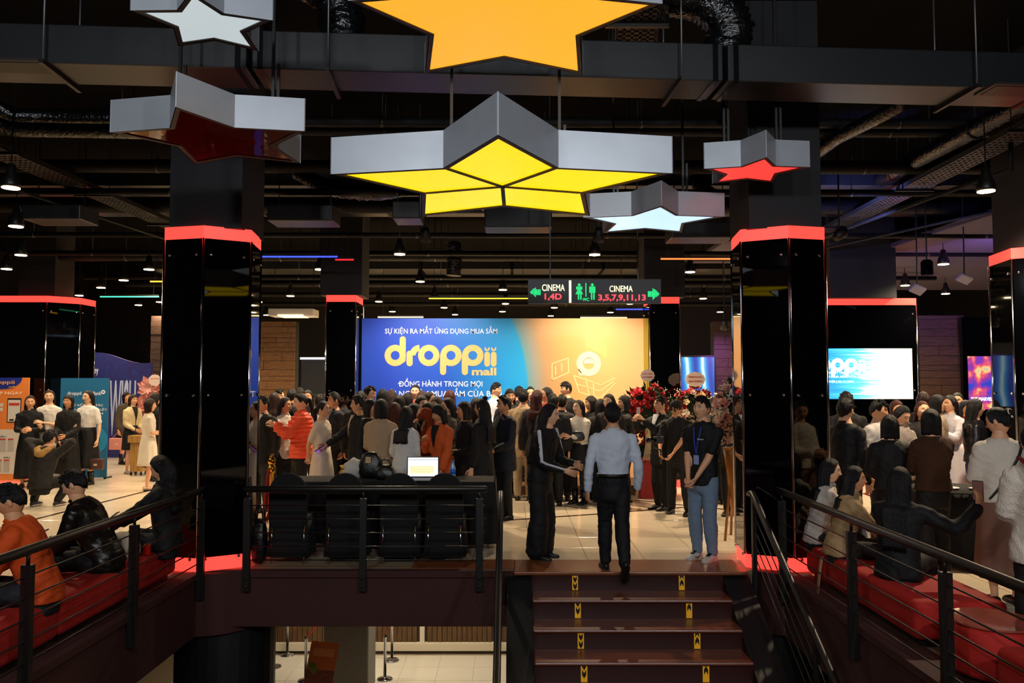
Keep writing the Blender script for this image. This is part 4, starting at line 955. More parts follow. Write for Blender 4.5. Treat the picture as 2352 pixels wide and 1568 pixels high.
# ---- head template (unit: metres for a 1.68 m person), facing -Y
def head_template():
    NA = 56; V = []; F = []; MI = []
    az = []
    for i in range(NA):
        a = -pi+2*pi*i/NA; az.append(a-.6*sin(a))    # denser in front (a=0 -> front)
    zs = list(np.linspace(-1, -.66, 6)[:-1])+list(np.linspace(-.66, .36, 33)[:-1])+list(np.sin(np.linspace(math.asin(.36), pi/2, 8)))
    el = [math.asin(max(-1, min(1, z))) for z in zs]; NE = len(el)-1
    grid = {}
    def G(x, c, s): return math.exp(-((x-c)/s)**2)
    for e, p in enumerate(el):
        for i, a in enumerate(az):
            X, Fw, Z = cos(p)*sin(a), cos(p)*cos(a), sin(p)
            x, f, z = X*.080, Fw*.098, Z*.119
            low = max(0, -Z)
            x *= 1-.30*low**1.4
            if Fw < 0: f *= 1-.40*low; f *= 1+.04
            if Fw > 0:
                x *= 1+.05*G(Z, -.05, .3); f *= .94
                f += .004*G(z, .03, .016)*G(x, 0, .05)                       # brow
                f -= .009*(G(x, .031, .015)+G(x, -.031, .015))*G(z, .010, .012)   # sockets
                nz = max(0, 1-abs((z+.022)/.034)) if z < .012 else 0
                f += .010*G(x, 0, .0085)*G(z, -.004, .020)+.019*G(x, 0, .012)*G(z, -.024, .011)
                f += .0045*G(x, 0, .022)*G(z, -.056, .010)                    # lips
                f -= .003*G(x, 0, .02)*G(z, -.069, .005)
                f += .007*G(x, 0, .022)*G(z, -.092, .016)                     # chin
                f += .004*(G(x, .042, .018)+G(x, -.042, .018))*G(z, -.018, .02)
            V.append((x, -f, z)); grid[e, i] = len(V)-1
    for e in range(NE):
        for i in range(NA):
            k = (i+1) % NA; q = (grid[e, i], grid[e, k], grid[e+1, k], grid[e+1, i])
            c = np.mean([V[t] for t in q], axis=0); x, f, z = abs(c[0]), -c[1], c[2]; mi = 0
            if f > .04:
                zl = z+.0565-x*x*9; ex_ = ((x-.031)/.0145)**2+((z-.010)/.0052)**2
                if abs(zl) < .0085*(1-(x/.026)**2): mi = 1
                elif (x-.031)**2+(z-.0105)**2 < .0056**2: mi = 3
                elif ex_ < 1: mi = 4
                elif ex_ < 1.9 and z > .010: mi = 2
                elif .013 < x < .050 and abs(z-(.0315-max(0, x-.036)*.35)) < .0027: mi = 2
            F.append(q); MI.append(mi)
    mb = MB(); mb.v = V; mb.f = F; mb.m = MI
    for s in (1, -1):
        mb.ball((s*.079, .008, -.008), (.009, .019, .031), 8, 6)
    return mb
HEAD = head_template()
def rot_head(yaw, pitch, roll=0):
    from mathutils import Euler
    return np.array(Euler((R(pitch), R(roll), R(yaw)), 'XYZ').to_matrix())   # +pitch = look down for a face towards -Y

def hair_mesh(style, H, seed, length=.5, j=None, hm=None, hc=None, k=1.0):
    """in head space (metres, facing -Y); curtain built in body space by caller through hm,hc"""
    rr = random.Random(seed); mb = MB(); NA, NE = 36, 12
    def cap(front=46, sidea=78, back=122, puff=1.07, top=1.05, part=0, jag=3):
        outer = []; inner = []
        for i in range(NA):
            a = 2*pi*i/NA; c = cos(a)      # a=0 front
            ad = abs(((math.degrees(a)+180) % 360)-180)
            lim = R(np.interp(ad, [0, 35, 58, 72, 84, 96, 112, 135, 180], [front, front+4, front+18, sidea+12, sidea+20, sidea+12, sidea+18, back, back+8]))
            lim += R(rr.uniform(-jag, jag)); o = []; n_ = []
            for e in range(NE+1):
                p = lim*e/NE; x, f, z = sin(p)*sin(a), sin(p)*c, cos(p)
                low = max(0, -z); sx = 1-.18*low; wav = 1+.012*sin(9*a+seed)*sin(p)+.010*sin(17*a+2*seed)+rr.uniform(-.006, .006)
                P = np.array((x*.081*puff*sx, -f*.100*puff*(1-.22*low if f < 0 else .96), z*.120*top))*wav
                o.append(P); n_.append(P*(.90 if e < NE else .955))
            outer.append(o); inner.append(n_)
        v = []; f_ = []
        for i in range(NA): v += outer[i]
        n0 = len(v)
        for i in range(NA): v += inner[i]
        S = NE+1
        for i in range(NA):
            q = (i+1) % NA
            for e in range(NE):
                f_.append((i*S+e, i*S+e+1, q*S+e+1, q*S+e)); f_.append((n0+i*S+e, n0+q*S+e, n0+q*S+e+1, n0+i*S+e+1))
            f_.append((i*S+NE, n0+i*S+NE, n0+q*S+NE, q*S+NE))
        mb.add(v, f_)
    def curtain(L, a0=62, a1=62, w0=.088, w1=.09, back0=.098, back1=.10, fwd=.0, wave=.0, thick=.022, z0=.055, n=16, off=0.):
        NAz = 26; v = []; f_ = []; S = n+1
        for lay in (0, 1):
            for i in range(NAz+1):
                for e in range(n+1):
                    t = e/n; z = z0-(z0+L)*t; am = R(a0+(a1-a0)*min(1, t*1.3)); a = am+(2*pi-2*am)*i/NAz
                    ez = max(0, z)/.125; shr = sqrt(max(.05, 1-ez*ez)) if z > 0 else 1
                    wx = (w0+(w1-w0)*t)*shr; bk = (back0+(back1-back0)*t)*shr; c = cos(a)
                    wv = 1+.03*sin(11*a+seed+wave*60*t)+.018*sin(23*a+seed)+wave*sin(30*t+5*a)*.10
                    th_ = thick*(1-.3*t) if lay else 0
                    x = sin(a)*(wx-th_)*wv; y = -c*((bk if c < 0 else .085)-th_)*wv+off*t
                    ze = z-(rr.uniform(0, .02) if e == n and lay == 0 else 0)
                    v.append((x, y, ze))
        n0 = (NAz+1)*S
        for i in range(NAz):
            for e in range(n):
                f_.append((i*S+e, i*S+e+1, (i+1)*S+e+1, (i+1)*S+e)); f_.append((n0+i*S+e, n0+(i+1)*S+e, n0+(i+1)*S+e+1, n0+i*S+e+1))
            f_.append((i*S+n, n0+i*S+n, n0+(i+1)*S+n, (i+1)*S+n)); f_.append((i*S, (i+1)*S, n0+(i+1)*S, n0+i*S))
        for i in (0, NAz):
            for e in range(n): f_.append((i*S+e, n0+i*S+e, n0+i*S+e+1, i*S+e+1))
        mb.add(v, f_)
    if style in ('short', 'mop', 'spiky'):
        nt_ = {'short': 46, 'mop': 60, 'spiky': 70}[style]
        for i in range(nt_):
            a = rr.uniform(0, 2*pi); p = rr.uniform(.1, 1.15 if style != 'mop' else 1.5); d = np.array((sin(p)*sin(a), -sin(p)*cos(a), cos(p))); b_ = d*np.array((.082, .100, .124)); fl = np.array((rr.uniform(-.02, .02), -.018, -.012 if style == 'mop' else .006))
            mb.tube([b_*.95, b_*1.05+fl*.4, b_*1.07+fl], [.016, .012, .003], 5)
    if style == 'short': cap(46, 80, 116, 1.05, 1.07, jag=4)
    elif style == 'spiky':
        cap(44, 80, 116, 1.05, 1.09, jag=4)
        for i in range(40):
            a = rr.uniform(0, 2*pi); p = rr.uniform(0, .9); d = np.array((sin(p)*sin(a), -sin(p)*cos(a), cos(p))); b_ = d*np.array((.078, .10, .124)); mb.tube([b_*.95, b_*1.07+np.array((rr.uniform(-.006, .006), -.006, .003))], [.012, .004], 5)
    elif style == 'mop': cap(58, 86, 118, 1.07, 1.09, jag=6)
    elif style == 'bob': cap(58, 88, 112, 1.09, 1.08); curtain(.115+length*.0, 66, 70, .090, .092, .108, .088)
    elif style == 'fringe': cap(70, 90, 112, 1.09, 1.08); curtain(.12, 64, 72, .090, .090, .108, .085)
    elif style == 'long': cap(47, 86, 115, 1.08, 1.06); curtain(length, 74, 106, .088, .108, .104, .125, wave=.02, off=.025)
    elif style == 'wavy': cap(47, 86, 115, 1.09, 1.07); curtain(length, 74, 102, .089, .125, .106, .145, wave=.22, off=.03)
    elif style == 'pony':
        cap(46, 80, 116, 1.05, 1.05); mb.tube([(0, .095, .03), (0, .13, .0), (0, .135, -.09), (0, .12, -length)], [.02, .03, .032, .012], 10)
    elif style == 'bun':
        cap(46, 80, 116, 1.05, 1.05); mb.ball((0, .100, .055), (.040, .038, .038), 12, 8)
    elif style == 'halfbun':
        cap(46, 84, 116, 1.07, 1.05); mb.ball((0, .045, .125), (.036, .036, .032), 12, 8); curtain(length, 76, 106, .083, .12, .104, .14, wave=.22, off=.03)
    return mb

CLOTHN = {}
def cloth(col, kind='cloth'):
    r = {'cloth': .75, 'satin': .4, 'leather': .32, 'denim': .85, 'knit': .95, 'puffer': .5}[kind]
    return mat(kind+'_fabric_'+col.strip('#'), col, r, noise=.10, nscale=14, bump={'knit': .55, 'leather': .25}.get(kind, .4), bscale={'knit': 90, 'leather': 18}.get(kind, 13), spec=.35)

def person(px, py, Y, face, label, sex='f', H=None, top=('shirt', '#111112'), bottom=('trousers', '#0c0c0e'), hair=('long', 'black', .42), shoes='#0b0b0b', pose=None, head=(0, 0), skin=0, z0=0., detail=1, curl=.5, extras=(), group=None, hx=None, near=False):
    P = dict(pose or {}); Y = YADJ.get(label, Y)
    PLOG.append((label, px, Y, z0, 'seat' in P or 'squat' in P, near))
    tx, ty, tz = at(px, py, Y)
    if hx: tx = hx
    if H is None: H = (tz-z0)*.995
    j = skel(H, sex, P)
    # place so that the head is where it should be
    a = R(face); hc = y_(j['hc']); ca, sa = cos(a), sin(a)
    ox, oy = ca*hc[0]-sa*hc[1], sa*hc[0]+ca*hc[1]
    root = thing('person', label, 'person', (tx-ox, Y-oy, z0), a, group)
    hs = j['hs']/.132; vox = .017 if near else .022
    hm = rot_head(head[0], head[1], head[2] if len(head) > 2 else 0)
    sk = SKINS[skin % 4]
    M_sk = mat('skin_%d' % (skin % 4), sk, .5, noise=.05, nscale=8, spec=.4)
    # ---------------- body
    core = MB(); torso(core, j, H, sex, -.006, -.09, .40, n=14)
    for k in 'lr': arm(core, j, k, H, -.002); leg(core, j, k, H, -.002)
    for k in 'lr': core.tube(y_(np.array([j['an'+k]+np.array((0, 0, .0)), j['an'+k]+np.array((0, .02*H, -.02*H)), j['an'+k]+np.array((0, .07*H, -.03*H))])), [.02*H, .021*H, .016*H], 8, round_=True)
    ex = MB(); hv = np.array(HEAD.v)*hs
    hv = hv@hm.T+y_(j['hc']); ex.v = [tuple(p) for p in hv]; ex.f = list(HEAD.f); ex.m = list(HEAD.m)
    for s, k in ((1, 'l'), (-1, 'r')):
        hand(ex, j['wr'+k], j['el'+k], H, s, P.get(k+'curl', curl), P.get(k+'palm'), reach=P.get(k+'reach'))
    lips = mat('lips', '#a8463c' if sex == 'f' else '#a8705a', .45); dark = mat('brow_dark', '#140c0a', .6); eyew = mat('eye_white', '#cfc6bc', .3)
    BAKE.append((core, ex, 'body', [M_sk, lips, dark, mat('iris', '#0d0807', .15), eyew], root, vox, 0))
    # ---------------- hair
    hst = hair[0]; ln = hair[2] if len(hair) > 2 else .42
    hb = hair_mesh(hst, H, hash(label) % 97 if False else (len(label)*7+int(px)) % 97, ln)
    hvv = np.array(hb.v)*hs
    if ln > .2 and hst in ('long', 'wavy', 'halfbun'):
        # upper strands follow the head, lower strands hang down straight behind the back
        rot = hvv@hm.T; wgt = np.clip((-hvv[:, 2]-.02)/.12, 0, 1)[:, None]; yawm = rot_head(head[0]*.35, 0, 0); dn = hvv@yawm.T
        hvv = rot*(1-wgt)+dn*wgt+y_(j['hc'])
        # push out of the torso
        back = y_(j['pel']+j['d']*.24*H-j['fw']*.078*H)
        for i in range(len(hvv)):
            if hvv[i, 2] < j['sh'][2] and hvv[i, 1] > j['hc'][1]*-1:
                t = (hvv[i, 2]-j['pel'][2])/max(.1, (j['sh'][2]-j['pel'][2])); yb = -(j['pel'][1]+(j['sh'][1]-j['pel'][1])*t)+.078*H+.012
                if hvv[i, 1] < yb and hvv[i, 1] > yb-.12: hvv[i, 1] = yb+(hvv[i, 1]-yb)*.15
    else: hvv = hvv@hm.T+y_(j['hc'])
    hb.v = [tuple(p) for p in hvv]
    hb.build('hair', mat('hair_'+hair[1], HAIRC[hair[1]], .45, bump=.6, bscale=40, stretch=(6, 6, .4), spec=.3), root, smooth=True, local=True)
    # ---------------- clothes
    tk, tc_ = top[0], top[1]; ck = top[2] if len(top) > 2 else 'cloth'
    def garment(mb, nm, m_, amp=.004, v_=vox): BAKE.append((mb, None, nm, [m_], root, v_, amp))
    g_ = MB(); bk = bottom[0]
    spec_ = {'shirt': (.012, -.075, .325, 1.0, .004), 'tee': (.012, -.065, .322, .46, .012), 'polo': (.013, -.065, .33, .47, .012), 'jacket': (.026, -.105, .328, 1.0, .010), 'suit': (.024, -.125, .325, .99, .008), 'blouse': (.014, .06, .322, 1.0, .018),
             'puffer': (.046, -.05, .345, .98, .012), 'coat': (.026, -.125, .33, .98, .012), 'sweater': (.020, -.03, .328, .97, .012), 'crop': (.028, .0, .325, .98, .014), 'sleeveless': (.012, .02, .315, .0, 0), 'puff': (.014, .04, .322, .5, .03), 'vest': (.014, -.02, .322, 0, 0), 'hoodie': (.032, -.09, .338, .98, .012)}
    inf, z0_, z1_, sl, cuff = spec_[tk]
    if bk in ('skirt', 'midi') and tk in ('shirt', 'blouse', 'puff'): z0_ = .05
    if any(e[0] == 'belt' for e in extras): z0_ = .045
    if 'seat' in P or P.get('squat'): z0_ = max(z0_, -.045)
    torso(g_, j, H, sex, inf, z0_, z1_, n=14, flare=.03 if tk in ('coat', 'crop') else (.016 if tk in ('jacket', 'suit', 'hoodie') else 0))
    if sl > 0:
        for k in 'lr': arm(g_, j, k, H, inf*.75+.002, 0, sl, cuff)
    if tk == 'puff':
        for k in 'lr': p_ = j['sh'+k]*.7+j['el'+k]*.3; g_.ball(y_(p_), (.058, .058, .065), 10, 8)
    nm = {'shirt': 'shirt', 'tee': 't_shirt', 'polo': 'polo_shirt', 'jacket': 'jacket', 'suit': 'suit_jacket', 'blouse': 'blouse', 'puffer': 'puffer_jacket', 'coat': 'coat', 'sweater': 'sweater', 'crop': 'cropped_jacket', 'sleeveless': 'bodice', 'puff': 'puff_sleeve_bodice', 'vest': 'vest', 'hoodie': 'hooded_jacket'}[tk]
    if tk == 'hoodie' or tk == 'hood':
        b0 = y_(j['nb']-j['fw']*.04*H); g_.tube([b0+np.array((-.11, -.02, .01)), b0+np.array((-.06, .05, -.01)), b0+np.array((0, .07, -.03)), b0+np.array((.06, .05, -.01)), b0+np.array((.11, -.02, .01))], [.03, .05, .06, .05, .03], 10, ref=(0, 0, 1), round_=True)
    if tk == 'puffer':
        pass
    garment(g_, nm, cloth(tc_, ck), .007 if tk != 'puffer' else .013, .014 if tk == 'puffer' else vox)
    if tk in ('shirt', 'polo', 'jacket', 'coat', 'suit'):
        c_ = MB(); nb = y_(j['nb']); R_ = .050*H/1.68+.012
        v_ = []; f_ = []
        for i in range(15):
            a_ = R(-70)+R(320)*i/14+R(-90)+R(70)+R(20); dx, dy = cos(a_), sin(a_)
            for r_, zz in ((R_*1.05, .035), (R_*1.35, .0), (R_*1.35-.006, -.004), (R_*1.05-.006, .03)): v_.append(nb+np.array((dx*r_, dy*r_*.95, zz-.01)))
        for i in range(14):
            for q_ in range(4): f_.append((i*4+q_, i*4+(q_+1) % 4, (i+1)*4+(q_+1) % 4, (i+1)*4+q_))
        c_.add(v_, f_); c_.build('collar', cloth(tc_, ck), root, smooth=True, local=True)
    for e in extras:
        if e[0] == 'vneck':     # shirt front seen in an open jacket: curved V patch just proud of the chest
            c_ = MB(); v_ = []; n_ = 7
            for i in range(n_):
                t = .325-.17*i/(n_-1); wd = .036*H*(1-i/(n_-1))+.003
                r = lerp_list([(0, (.09, .066)), (.17, (.092, .066)), (.24, (.1, .066)), (.285, (.095, .053)), (.325, (.05, .042))], t)*H
                b_ = j['pel']+j['d']*t*H
                for u_ in (-1, 0, 1): x_ = u_*wd; dep = (r[1]+inf+.014)*sqrt(max(0, 1-(x_/(r[0]+inf))**2)); v_.append(y_(b_+j['sx']*x_+j['fw']*dep))
            f_ = []
            for i in range(n_-1):
                for u_ in range(2): f_.append((i*3+u_, i*3+u_+1, (i+1)*3+u_+1, (i+1)*3+u_))
            N_ = len(v_); v2 = [p+y_(-j['fw']*.012) for p in v_]; c_.add(v_, f_); c_.add(v2, [q_[::-1] for q_ in f_]); c_.build('shirt_front', cloth(e[1]), root, smooth=True, local=True)
        if e[0] == 'stripe':
            for k in 'lr':
                P_, u_ = along([j['sh'+k]+np.array((0, 0, .03*H)), j['el'+k], j['wr'+k]], 10); out = np.array([(1 if k == 'l' else -1)*.8, .25, .25]); c_ = MB()
                c_.tube(y_(P_+nrm(out)*(.032*H)), [(.022, .010)]*10, 8, ref=(0, 1, 0), round_=True); c_.build('sleeve_stripe', cloth(e[1]), root, smooth=True, local=True)
        if e[0] == 'glasses':
            c_ = MB(); 
            for s in (1, -1):
                pts = [np.array((s*.033+.020*cos(t), -.099, .009+.015*sin(t))) for t in np.linspace(0, 2*pi, 13)]; c_.tube(pts, .002, 5, cap=False); c_.tube([np.array((s*.053, -.098, .011)), np.array((s*.079, -.02, .008))], .002, 5)
            c_.tube([np.array((-.013, -.102, .012)), np.array((.013, -.102, .012))], .002, 5)
            c_.v = [tuple(p) for p in (np.array(c_.v)*hs)@hm.T+y_(j['hc'])]; c_.build('glasses', mat('spectacle_frame', '#120f0e', .3), root, local=True)
        if e[0] == 'belt':
            c_ = MB(); b_ = j['pel']+j['d']*.055*H; r = np.array((.090, .067))*H+.017; c_.tube(y_(np.array([b_-j['d']*.016, b_+j['d']*.016])), [r, r], 28, ref=y_(j['sx'])); c_.build('belt', mat('black_belt_leather', e[1], .4), root, smooth=True, local=True)
        if e[0] == 'lanyard':
            c_ = MB(); n0 = j['nb']; b_ = j['pel']+j['d']*.13*H+j['fw']*(.062*H+.028)
            for s in (1, -1): c_.tube(y_(np.array([n0+j['sx']*.055*s-j['fw']*.01, j['sh']+j['sx']*.045*s+j['fw']*(.052*H+.02), j['chest']+j['sx']*.02*s+j['fw']*(.066*H+.026), b_])), [(.007, .002)]*4, 6, ref=y_(j['sx']))
            c_.build('lanyard', mat('blue_lanyard', '#2238a8', .6), root, local=True)
            c_ = MB(); c_.cbox(y_(b_-j['d']*.055), (.06, .006, .095)); c_.build('badge', mat('badge_card', '#8f9cc8', .4), root, local=True)
        if e[0] == 'pin':
            c_ = MB(); p_ = (j['hc']*np.array((1, -1, 1)))+hm@np.array((.0, .112, .055))*hs
            for s in (1, -1):
                c_.tube([p_+hm@np.array((s*(.012+.03*(1-cos(t))/2), .004, .018*sin(t))) for t in np.linspace(0, 2*pi, 10)], .005, 6, cap=False)
                c_.tube([p_, p_+hm@np.array((s*.012, .006, -.05))], .004, 6)
            c_.build('hair_bow', mat('cream_bow', '#e6dcc8', .5), root, smooth=True, local=True)
        if e[0] == 'strap':
            c_ = MB(); pts = []
            for t in np.linspace(0, 1, 12):
                b_ = j['pel']+j['d']*(.31-.29*t)*H; r = lerp_list([(0, (.09, .066)), (.17, (.092, .066)), (.24, (.1, .066)), (.285, (.095, .053)), (.31, (.07, .046))], .31-.29*t)*H+inf+.010
                x_ = (-.75+1.55*t)*r[0]*e[2]; pts.append(y_(b_+j['sx']*x_-j['fw']*r[1]*sqrt(max(.02, 1-(x_/r[0])**2))))
            c_.tube(pts, [(.012, .004)]*12, 6, ref=(1, 0, 0)); c_.build('bag_strap', mat('strap_leather', e[1], .5), root, local=True)
        if e[0] == 'hood':
            b0 = y_(j['nb']-j['fw']*.03*H-j['d']*.03*H); c_ = MB()
            c_.tube([b0+np.array((-.12, -.05, .05)), b0+np.array((-.09, .05, .01)), b0+np.array((-.03, .095, -.05)), b0+np.array((.03, .095, -.05)), b0+np.array((.09, .05, .01)), b0+np.array((.12, -.05, .05))], [.03, .05, .062, .062, .05, .03], 12, ref=(0, 0, 1), round_=True)
            c_.ball(b0+np.array((0, .07, -.09)), (.09, .045, .06)); garment(c_, 'hood', cloth(e[1], 'knit'), .006)
        if e[0] == 'peplum':
            pass
    # ---------------- lower body
    bc = bottom[1]; bkk = bottom[2] if len(bottom) > 2 else 'cloth'; b_ = MB()
    if bk in ('trousers', 'jeans', 'wide', 'slim', 'shorts'):
        infb, wd, fl_, u1 = {'trousers': (.009, .016, .0, 1.0), 'jeans': (.009, .014, 0, 1.0), 'wide': (.012, .055, .02, 1.0), 'slim': (.005, .006, 0, .985), 'shorts': (.014, .02, 0, .40)}[bk]
        torso(b_, j, H, sex, .006, -.10, .055, n=6)
        for k in 'lr': leg(b_, j, k, H, infb, 0, u1, widen=wd, flare=fl_)
        garment(b_, {'jeans': 'jeans', 'shorts': 'shorts'}.get(bk, 'trousers'), cloth(bc, 'denim' if bk == 'jeans' else bkk), .006)
        if bk == 'shorts':
            c_ = MB()
            for k in 'lr': leg(c_, j, k, H, .002, .3, 1.0)
            garment(c_, 'tights', cloth(bottom[3] if len(bottom) > 3 else '#2a1f1a'), .0)
    else:
        hem = {'skirt': .30, 'midi': .16, 'maxi': .07, 'dress': .26, 'short': .36}[bk]*H
        if len(bottom) > 3: hem = bottom[3]*H
        wz = j['pel'][2]+.09*H; v_ = []; f_ = []; NA = 40; NZ = 10; fl2 = {'midi': .62, 'maxi': .66, 'dress': .42, 'skirt': .34, 'short': .22}[bk]
        for lay in (0, 1):
            for e in range(NZ+1):
                t = e/NZ; z = wz+(hem-wz)*t; r = np.array((.078, .058))*H+.014+np.array((.020, .016))*H*min(1, t*2.6)+np.array((.03, .03))*H*fl2*t*1.6; cxx = (j['pel']+j['d']*.09*H)*(1-t)+np.array((0, j['pel'][1]*.6+.0, 0))*t
                for i in range(NA):
                    a_ = 2*pi*i/NA; wv = 1+.045*t*sin(9*a_+len(label))+.03*t*sin(5*a_+px); rr_ = (r-.008*lay)*wv; v_.append((cxx[0]+rr_[0]*cos(a_), -cxx[1]+rr_[1]*sin(a_), z))
        n0 = (NZ+1)*NA
        for e in range(NZ):
            for i in range(NA):
                q_ = (i+1) % NA; f_.append((e*NA+i, (e+1)*NA+i, (e+1)*NA+q_, e*NA+q_)); f_.append((n0+e*NA+i, n0+e*NA+q_, n0+(e+1)*NA+q_, n0+(e+1)*NA+i))
        for i in range(NA): q_ = (i+1) % NA; f_.append((NZ*NA+i, n0+NZ*NA+i, n0+NZ*NA+q_, NZ*NA+q_)); f_.append((i, q_, n0+q_, n0+i))
        b_.add(v_, f_); b_.build('skirt', cloth(bc, bkk), root, smooth=True, local=True)
        if bottom[-1] == 'tights':
            c_ = MB()
            for k in 'lr': leg(c_, j, k, H, .002, .3, 1.0)
            garment(c_, 'tights', cloth('#120f10'), 0)
    # ---------------- shoes
    boot = isinstance(shoes, tuple) and shoes[0] == 'boots'; scol = shoes[1] if isinstance(shoes, tuple) else shoes; snk = isinstance(shoes, tuple) and shoes[0] == 'sneaker'
    for s, k in ((1, 'l'), (-1, 'r')):
        an = j['an'+k]; t = np.array(j['toe'+k], float); f = nrm(t); up = np.array((0, 0, 1.)) if abs(f[2]) < .5 else nrm(np.array((0, 1, .2))); up = nrm(up-up.dot(f)*f); sh_ = MB(); q0 = an-up*.030*H
        pts = [q0-f*.032*H+up*.004*H, q0-f*.02*H+up*.008*H, q0+f*.01*H+up*.010*H, q0+f*.055*H+up*.004*H, q0+f*.09*H-up*.002*H, q0+f*.108*H-up*.004*H]
        sh_.tube(y_(np.array(pts)), [(.016*H, .018*H), (.021*H, .023*H), (.023*H, .024*H), (.026*H, .018*H), (.022*H, .013*H), (.010*H, .008*H)], 12, ref=y_(np.cross(up, f)), round_=True)
        if boot: sh_.tube(y_(np.array([an-up*.02*H, an+nrm(j['kn'+k]-an)*.10*H])), [.030*H, .034*H], 12)
        so = sh_.build('boot' if boot else 'shoe', mat('shoe_'+scol.strip('#'), scol, .4 if not snk else .6), root, smooth=True, local=True)
        sl_ = MB(); zs = -.041*H
        poly = [(-.034, .017), (-.02, .022), (.02, .020), (.06, .027), (.095, .022), (.112, .008)]; side_ = np.cross(up, f)
        ring = [(a_*H, b2*H) for a_, b2 in poly]+[(a_*H, -b2*H) for a_, b2 in poly[::-1]]
        v_ = [y_(an+f*a_+side_*b2+up*(zs-.002)) for a_, b2 in ring]+[y_(an+f*a_+side_*b2+up*(zs+.014)) for a_, b2 in ring]; n_ = len(ring)
        sl_.add(v_, [(i, (i+1) % n_, n_+(i+1) % n_, n_+i) for i in range(n_)]+[tuple(range(n_))[::-1], tuple(range(n_, 2*n_))]); sl_.build('sole', mat('sole_white', '#b8b0a4', .6) if snk else mat('sole_dark', '#0d0b0a', .6), so, local=True)
        if snk and near:
            c_ = MB(); c_.tube(y_(np.array([an+side_*s*.026*H*1.0+f*.0*H-up*.018*H, an+side_*s*.030*H+f*.035*H-up*.030*H, an+side_*s*.029*H+f*.07*H-up*.02*H])), [.003, .007, .002], 6); c_.build('side_mark', M_ink, so, local=True)
            c_ = MB(); c_.tube(y_(np.array([an+f*.028*H+up*.004*H, an+f*.06*H-up*.008*H])), [(.014*H, .006*H), (.012*H, .006*H)], 8, ref=y_(side_)); c_.build('laces', M_ink, so, local=True)
    root['_'] = 0; del root['_']
    return root, j, (tx-ox, Y-oy, z0), a

def local_to_world(info, p):
    """a point in a person's (x, f, z) frame to world"""
    _, j, o, a = info; q = y_(np.array(p, float)); return np.array((o[0]+cos(a)*q[0]-sin(a)*q[1], o[1]+sin(a)*q[0]+cos(a)*q[1], o[2]+q[2]))

def bake_people():
    tmp = []
    for core, ex, nm, ms, root, vox, amp in BAKE:
        me = bpy.data.meshes.new('t'); me.from_pydata(core.v, [], core.f); me.update()
        o = bpy.data.objects.new('t', me); COL.objects.link(o); rm_ = o.modifiers.new('r', 'REMESH'); rm_.mode = 'VOXEL'; rm_.voxel_size = vox
        s_ = o.modifiers.new('s', 'SMOOTH'); s_.factor = .5; s_.iterations = 3
        tmp.append(o)
    bpy.context.view_layer.update()
    dg = bpy.context.evaluated_depsgraph_get()
    for o, (core, ex, nm, ms, root, vox, amp) in zip(tmp, BAKE):
        me = o.evaluated_get(dg).to_mesh(); n = len(me.vertices); co = np.empty(n*3); me.vertices.foreach_get('co', co); co = co.reshape(-1, 3)
        no = np.empty(n*3); me.vertices.foreach_get('normal', no); no = no.reshape(-1, 3)
        fs = [tuple(p.vertices) for p in me.polygons]; o.evaluated_get(dg).to_mesh_clear()
        if amp:
            s = root.location.x*3+root.location.y
            if nm == 'puffer_jacket': w_ = np.abs(np.sin(co[:, 2]*52))*2-1.2
            else: w_ = .55*np.sin(co[:, 2]*31+co[:, 0]*47+s+2*np.sin(co[:, 1]*23+s))*np.sin(co[:, 0]*19-co[:, 2]*13+s*2)+.45*np.sin(co[:, 2]*83-co[:, 0]*34+co[:, 1]*50+s+3*np.sin(co[:, 0]*17+co[:, 2]*9))*np.sin(co[:, 2]*14+s)
            co = co+no*(w_*amp)[:, None]
        mb = MB(); mb.v = [tuple(p) for p in co]; mb.f = fs; mb.m = [0]*len(fs)
        if ex is not None:
            k = len(mb.v); mb.v += ex.v; mb.f += [tuple(i+k for i in q) for q in ex.f]; mb.m += ex.m
        mb.build(nm, ms, root, smooth=True, local=True)
    for o in tmp:
        me = o.data; bpy.data.objects.remove(o); bpy.data.meshes.remove(me)
# ================================================================== FURNITURE AND PROPS
M_bench = mat('red_bench_fabric', '#a81507', .8, noise=.12, nscale=40, bump=.15, bscale=120)
def rbox(name, m, lo, hi, bev, parent=None):
    q = MB(); q.box(lo, hi); o = q.build(name, m, parent); b = o.modifiers.new('bevel', 'BEVEL'); b.width = bev; b.segments = 4; o.data.polygons.foreach_set('use_smooth', [True]*6); return o
def bench(label, x0, x1, y0, y1, h=.32):
    t = thing('bench', label, 'bench', ((x0+x1)/2, (y0+y1)/2, 0))
    rbox('upholstered_body', M_bench, (x0, y0, .05), (x1, y1, h), .05, t)
    q = MB(); q.box((x0+.06, y0+.06, 0), (x1-.06, y1-.06, .06)); q.build('plinth', M_blk, t)
    q = MB(); q.box((x0-.002, (y0+y1)/2-.004, .07), (x1+.002, (y0+y1)/2+.004, h-.03)); q.build('seam', mat('dark_red_seam', '#6a0d05', .8), t)
bench('red upholstered bench under the man in orange', -3.92, -3.18, 2.6, 5.70); bench('red upholstered bench beside the left mirrored pillar', -3.92, -3.18, 5.72, 7.66)
bench('red upholstered bench under the three seated women', 2.80, 3.46, 5.62, 7.70); bench('red upholstered bench at the lower right corner', 2.80, 3.45, 2.4, 4.72)
o_ = thing('round_ottoman', 'red round ottoman with a glass top between the right benches', 'ottoman', (3.04, 5.12, 0))
q = MB(); q.lathe((3.04, 5.12, 0), [(.25, .03), (.27, .06), (.27, .30), (.25, .33)], 32); q.build('upholstered_drum', M_bench, o_, smooth=True)
q = MB(); q.lathe((3.04, 5.12, .335), [(.255, 0), (.26, .004), (.26, .012), (.255, .016)], 36); q.build('glass_top', mat('table_glass', '#9a4a3c', .04, spec=.8), o_)
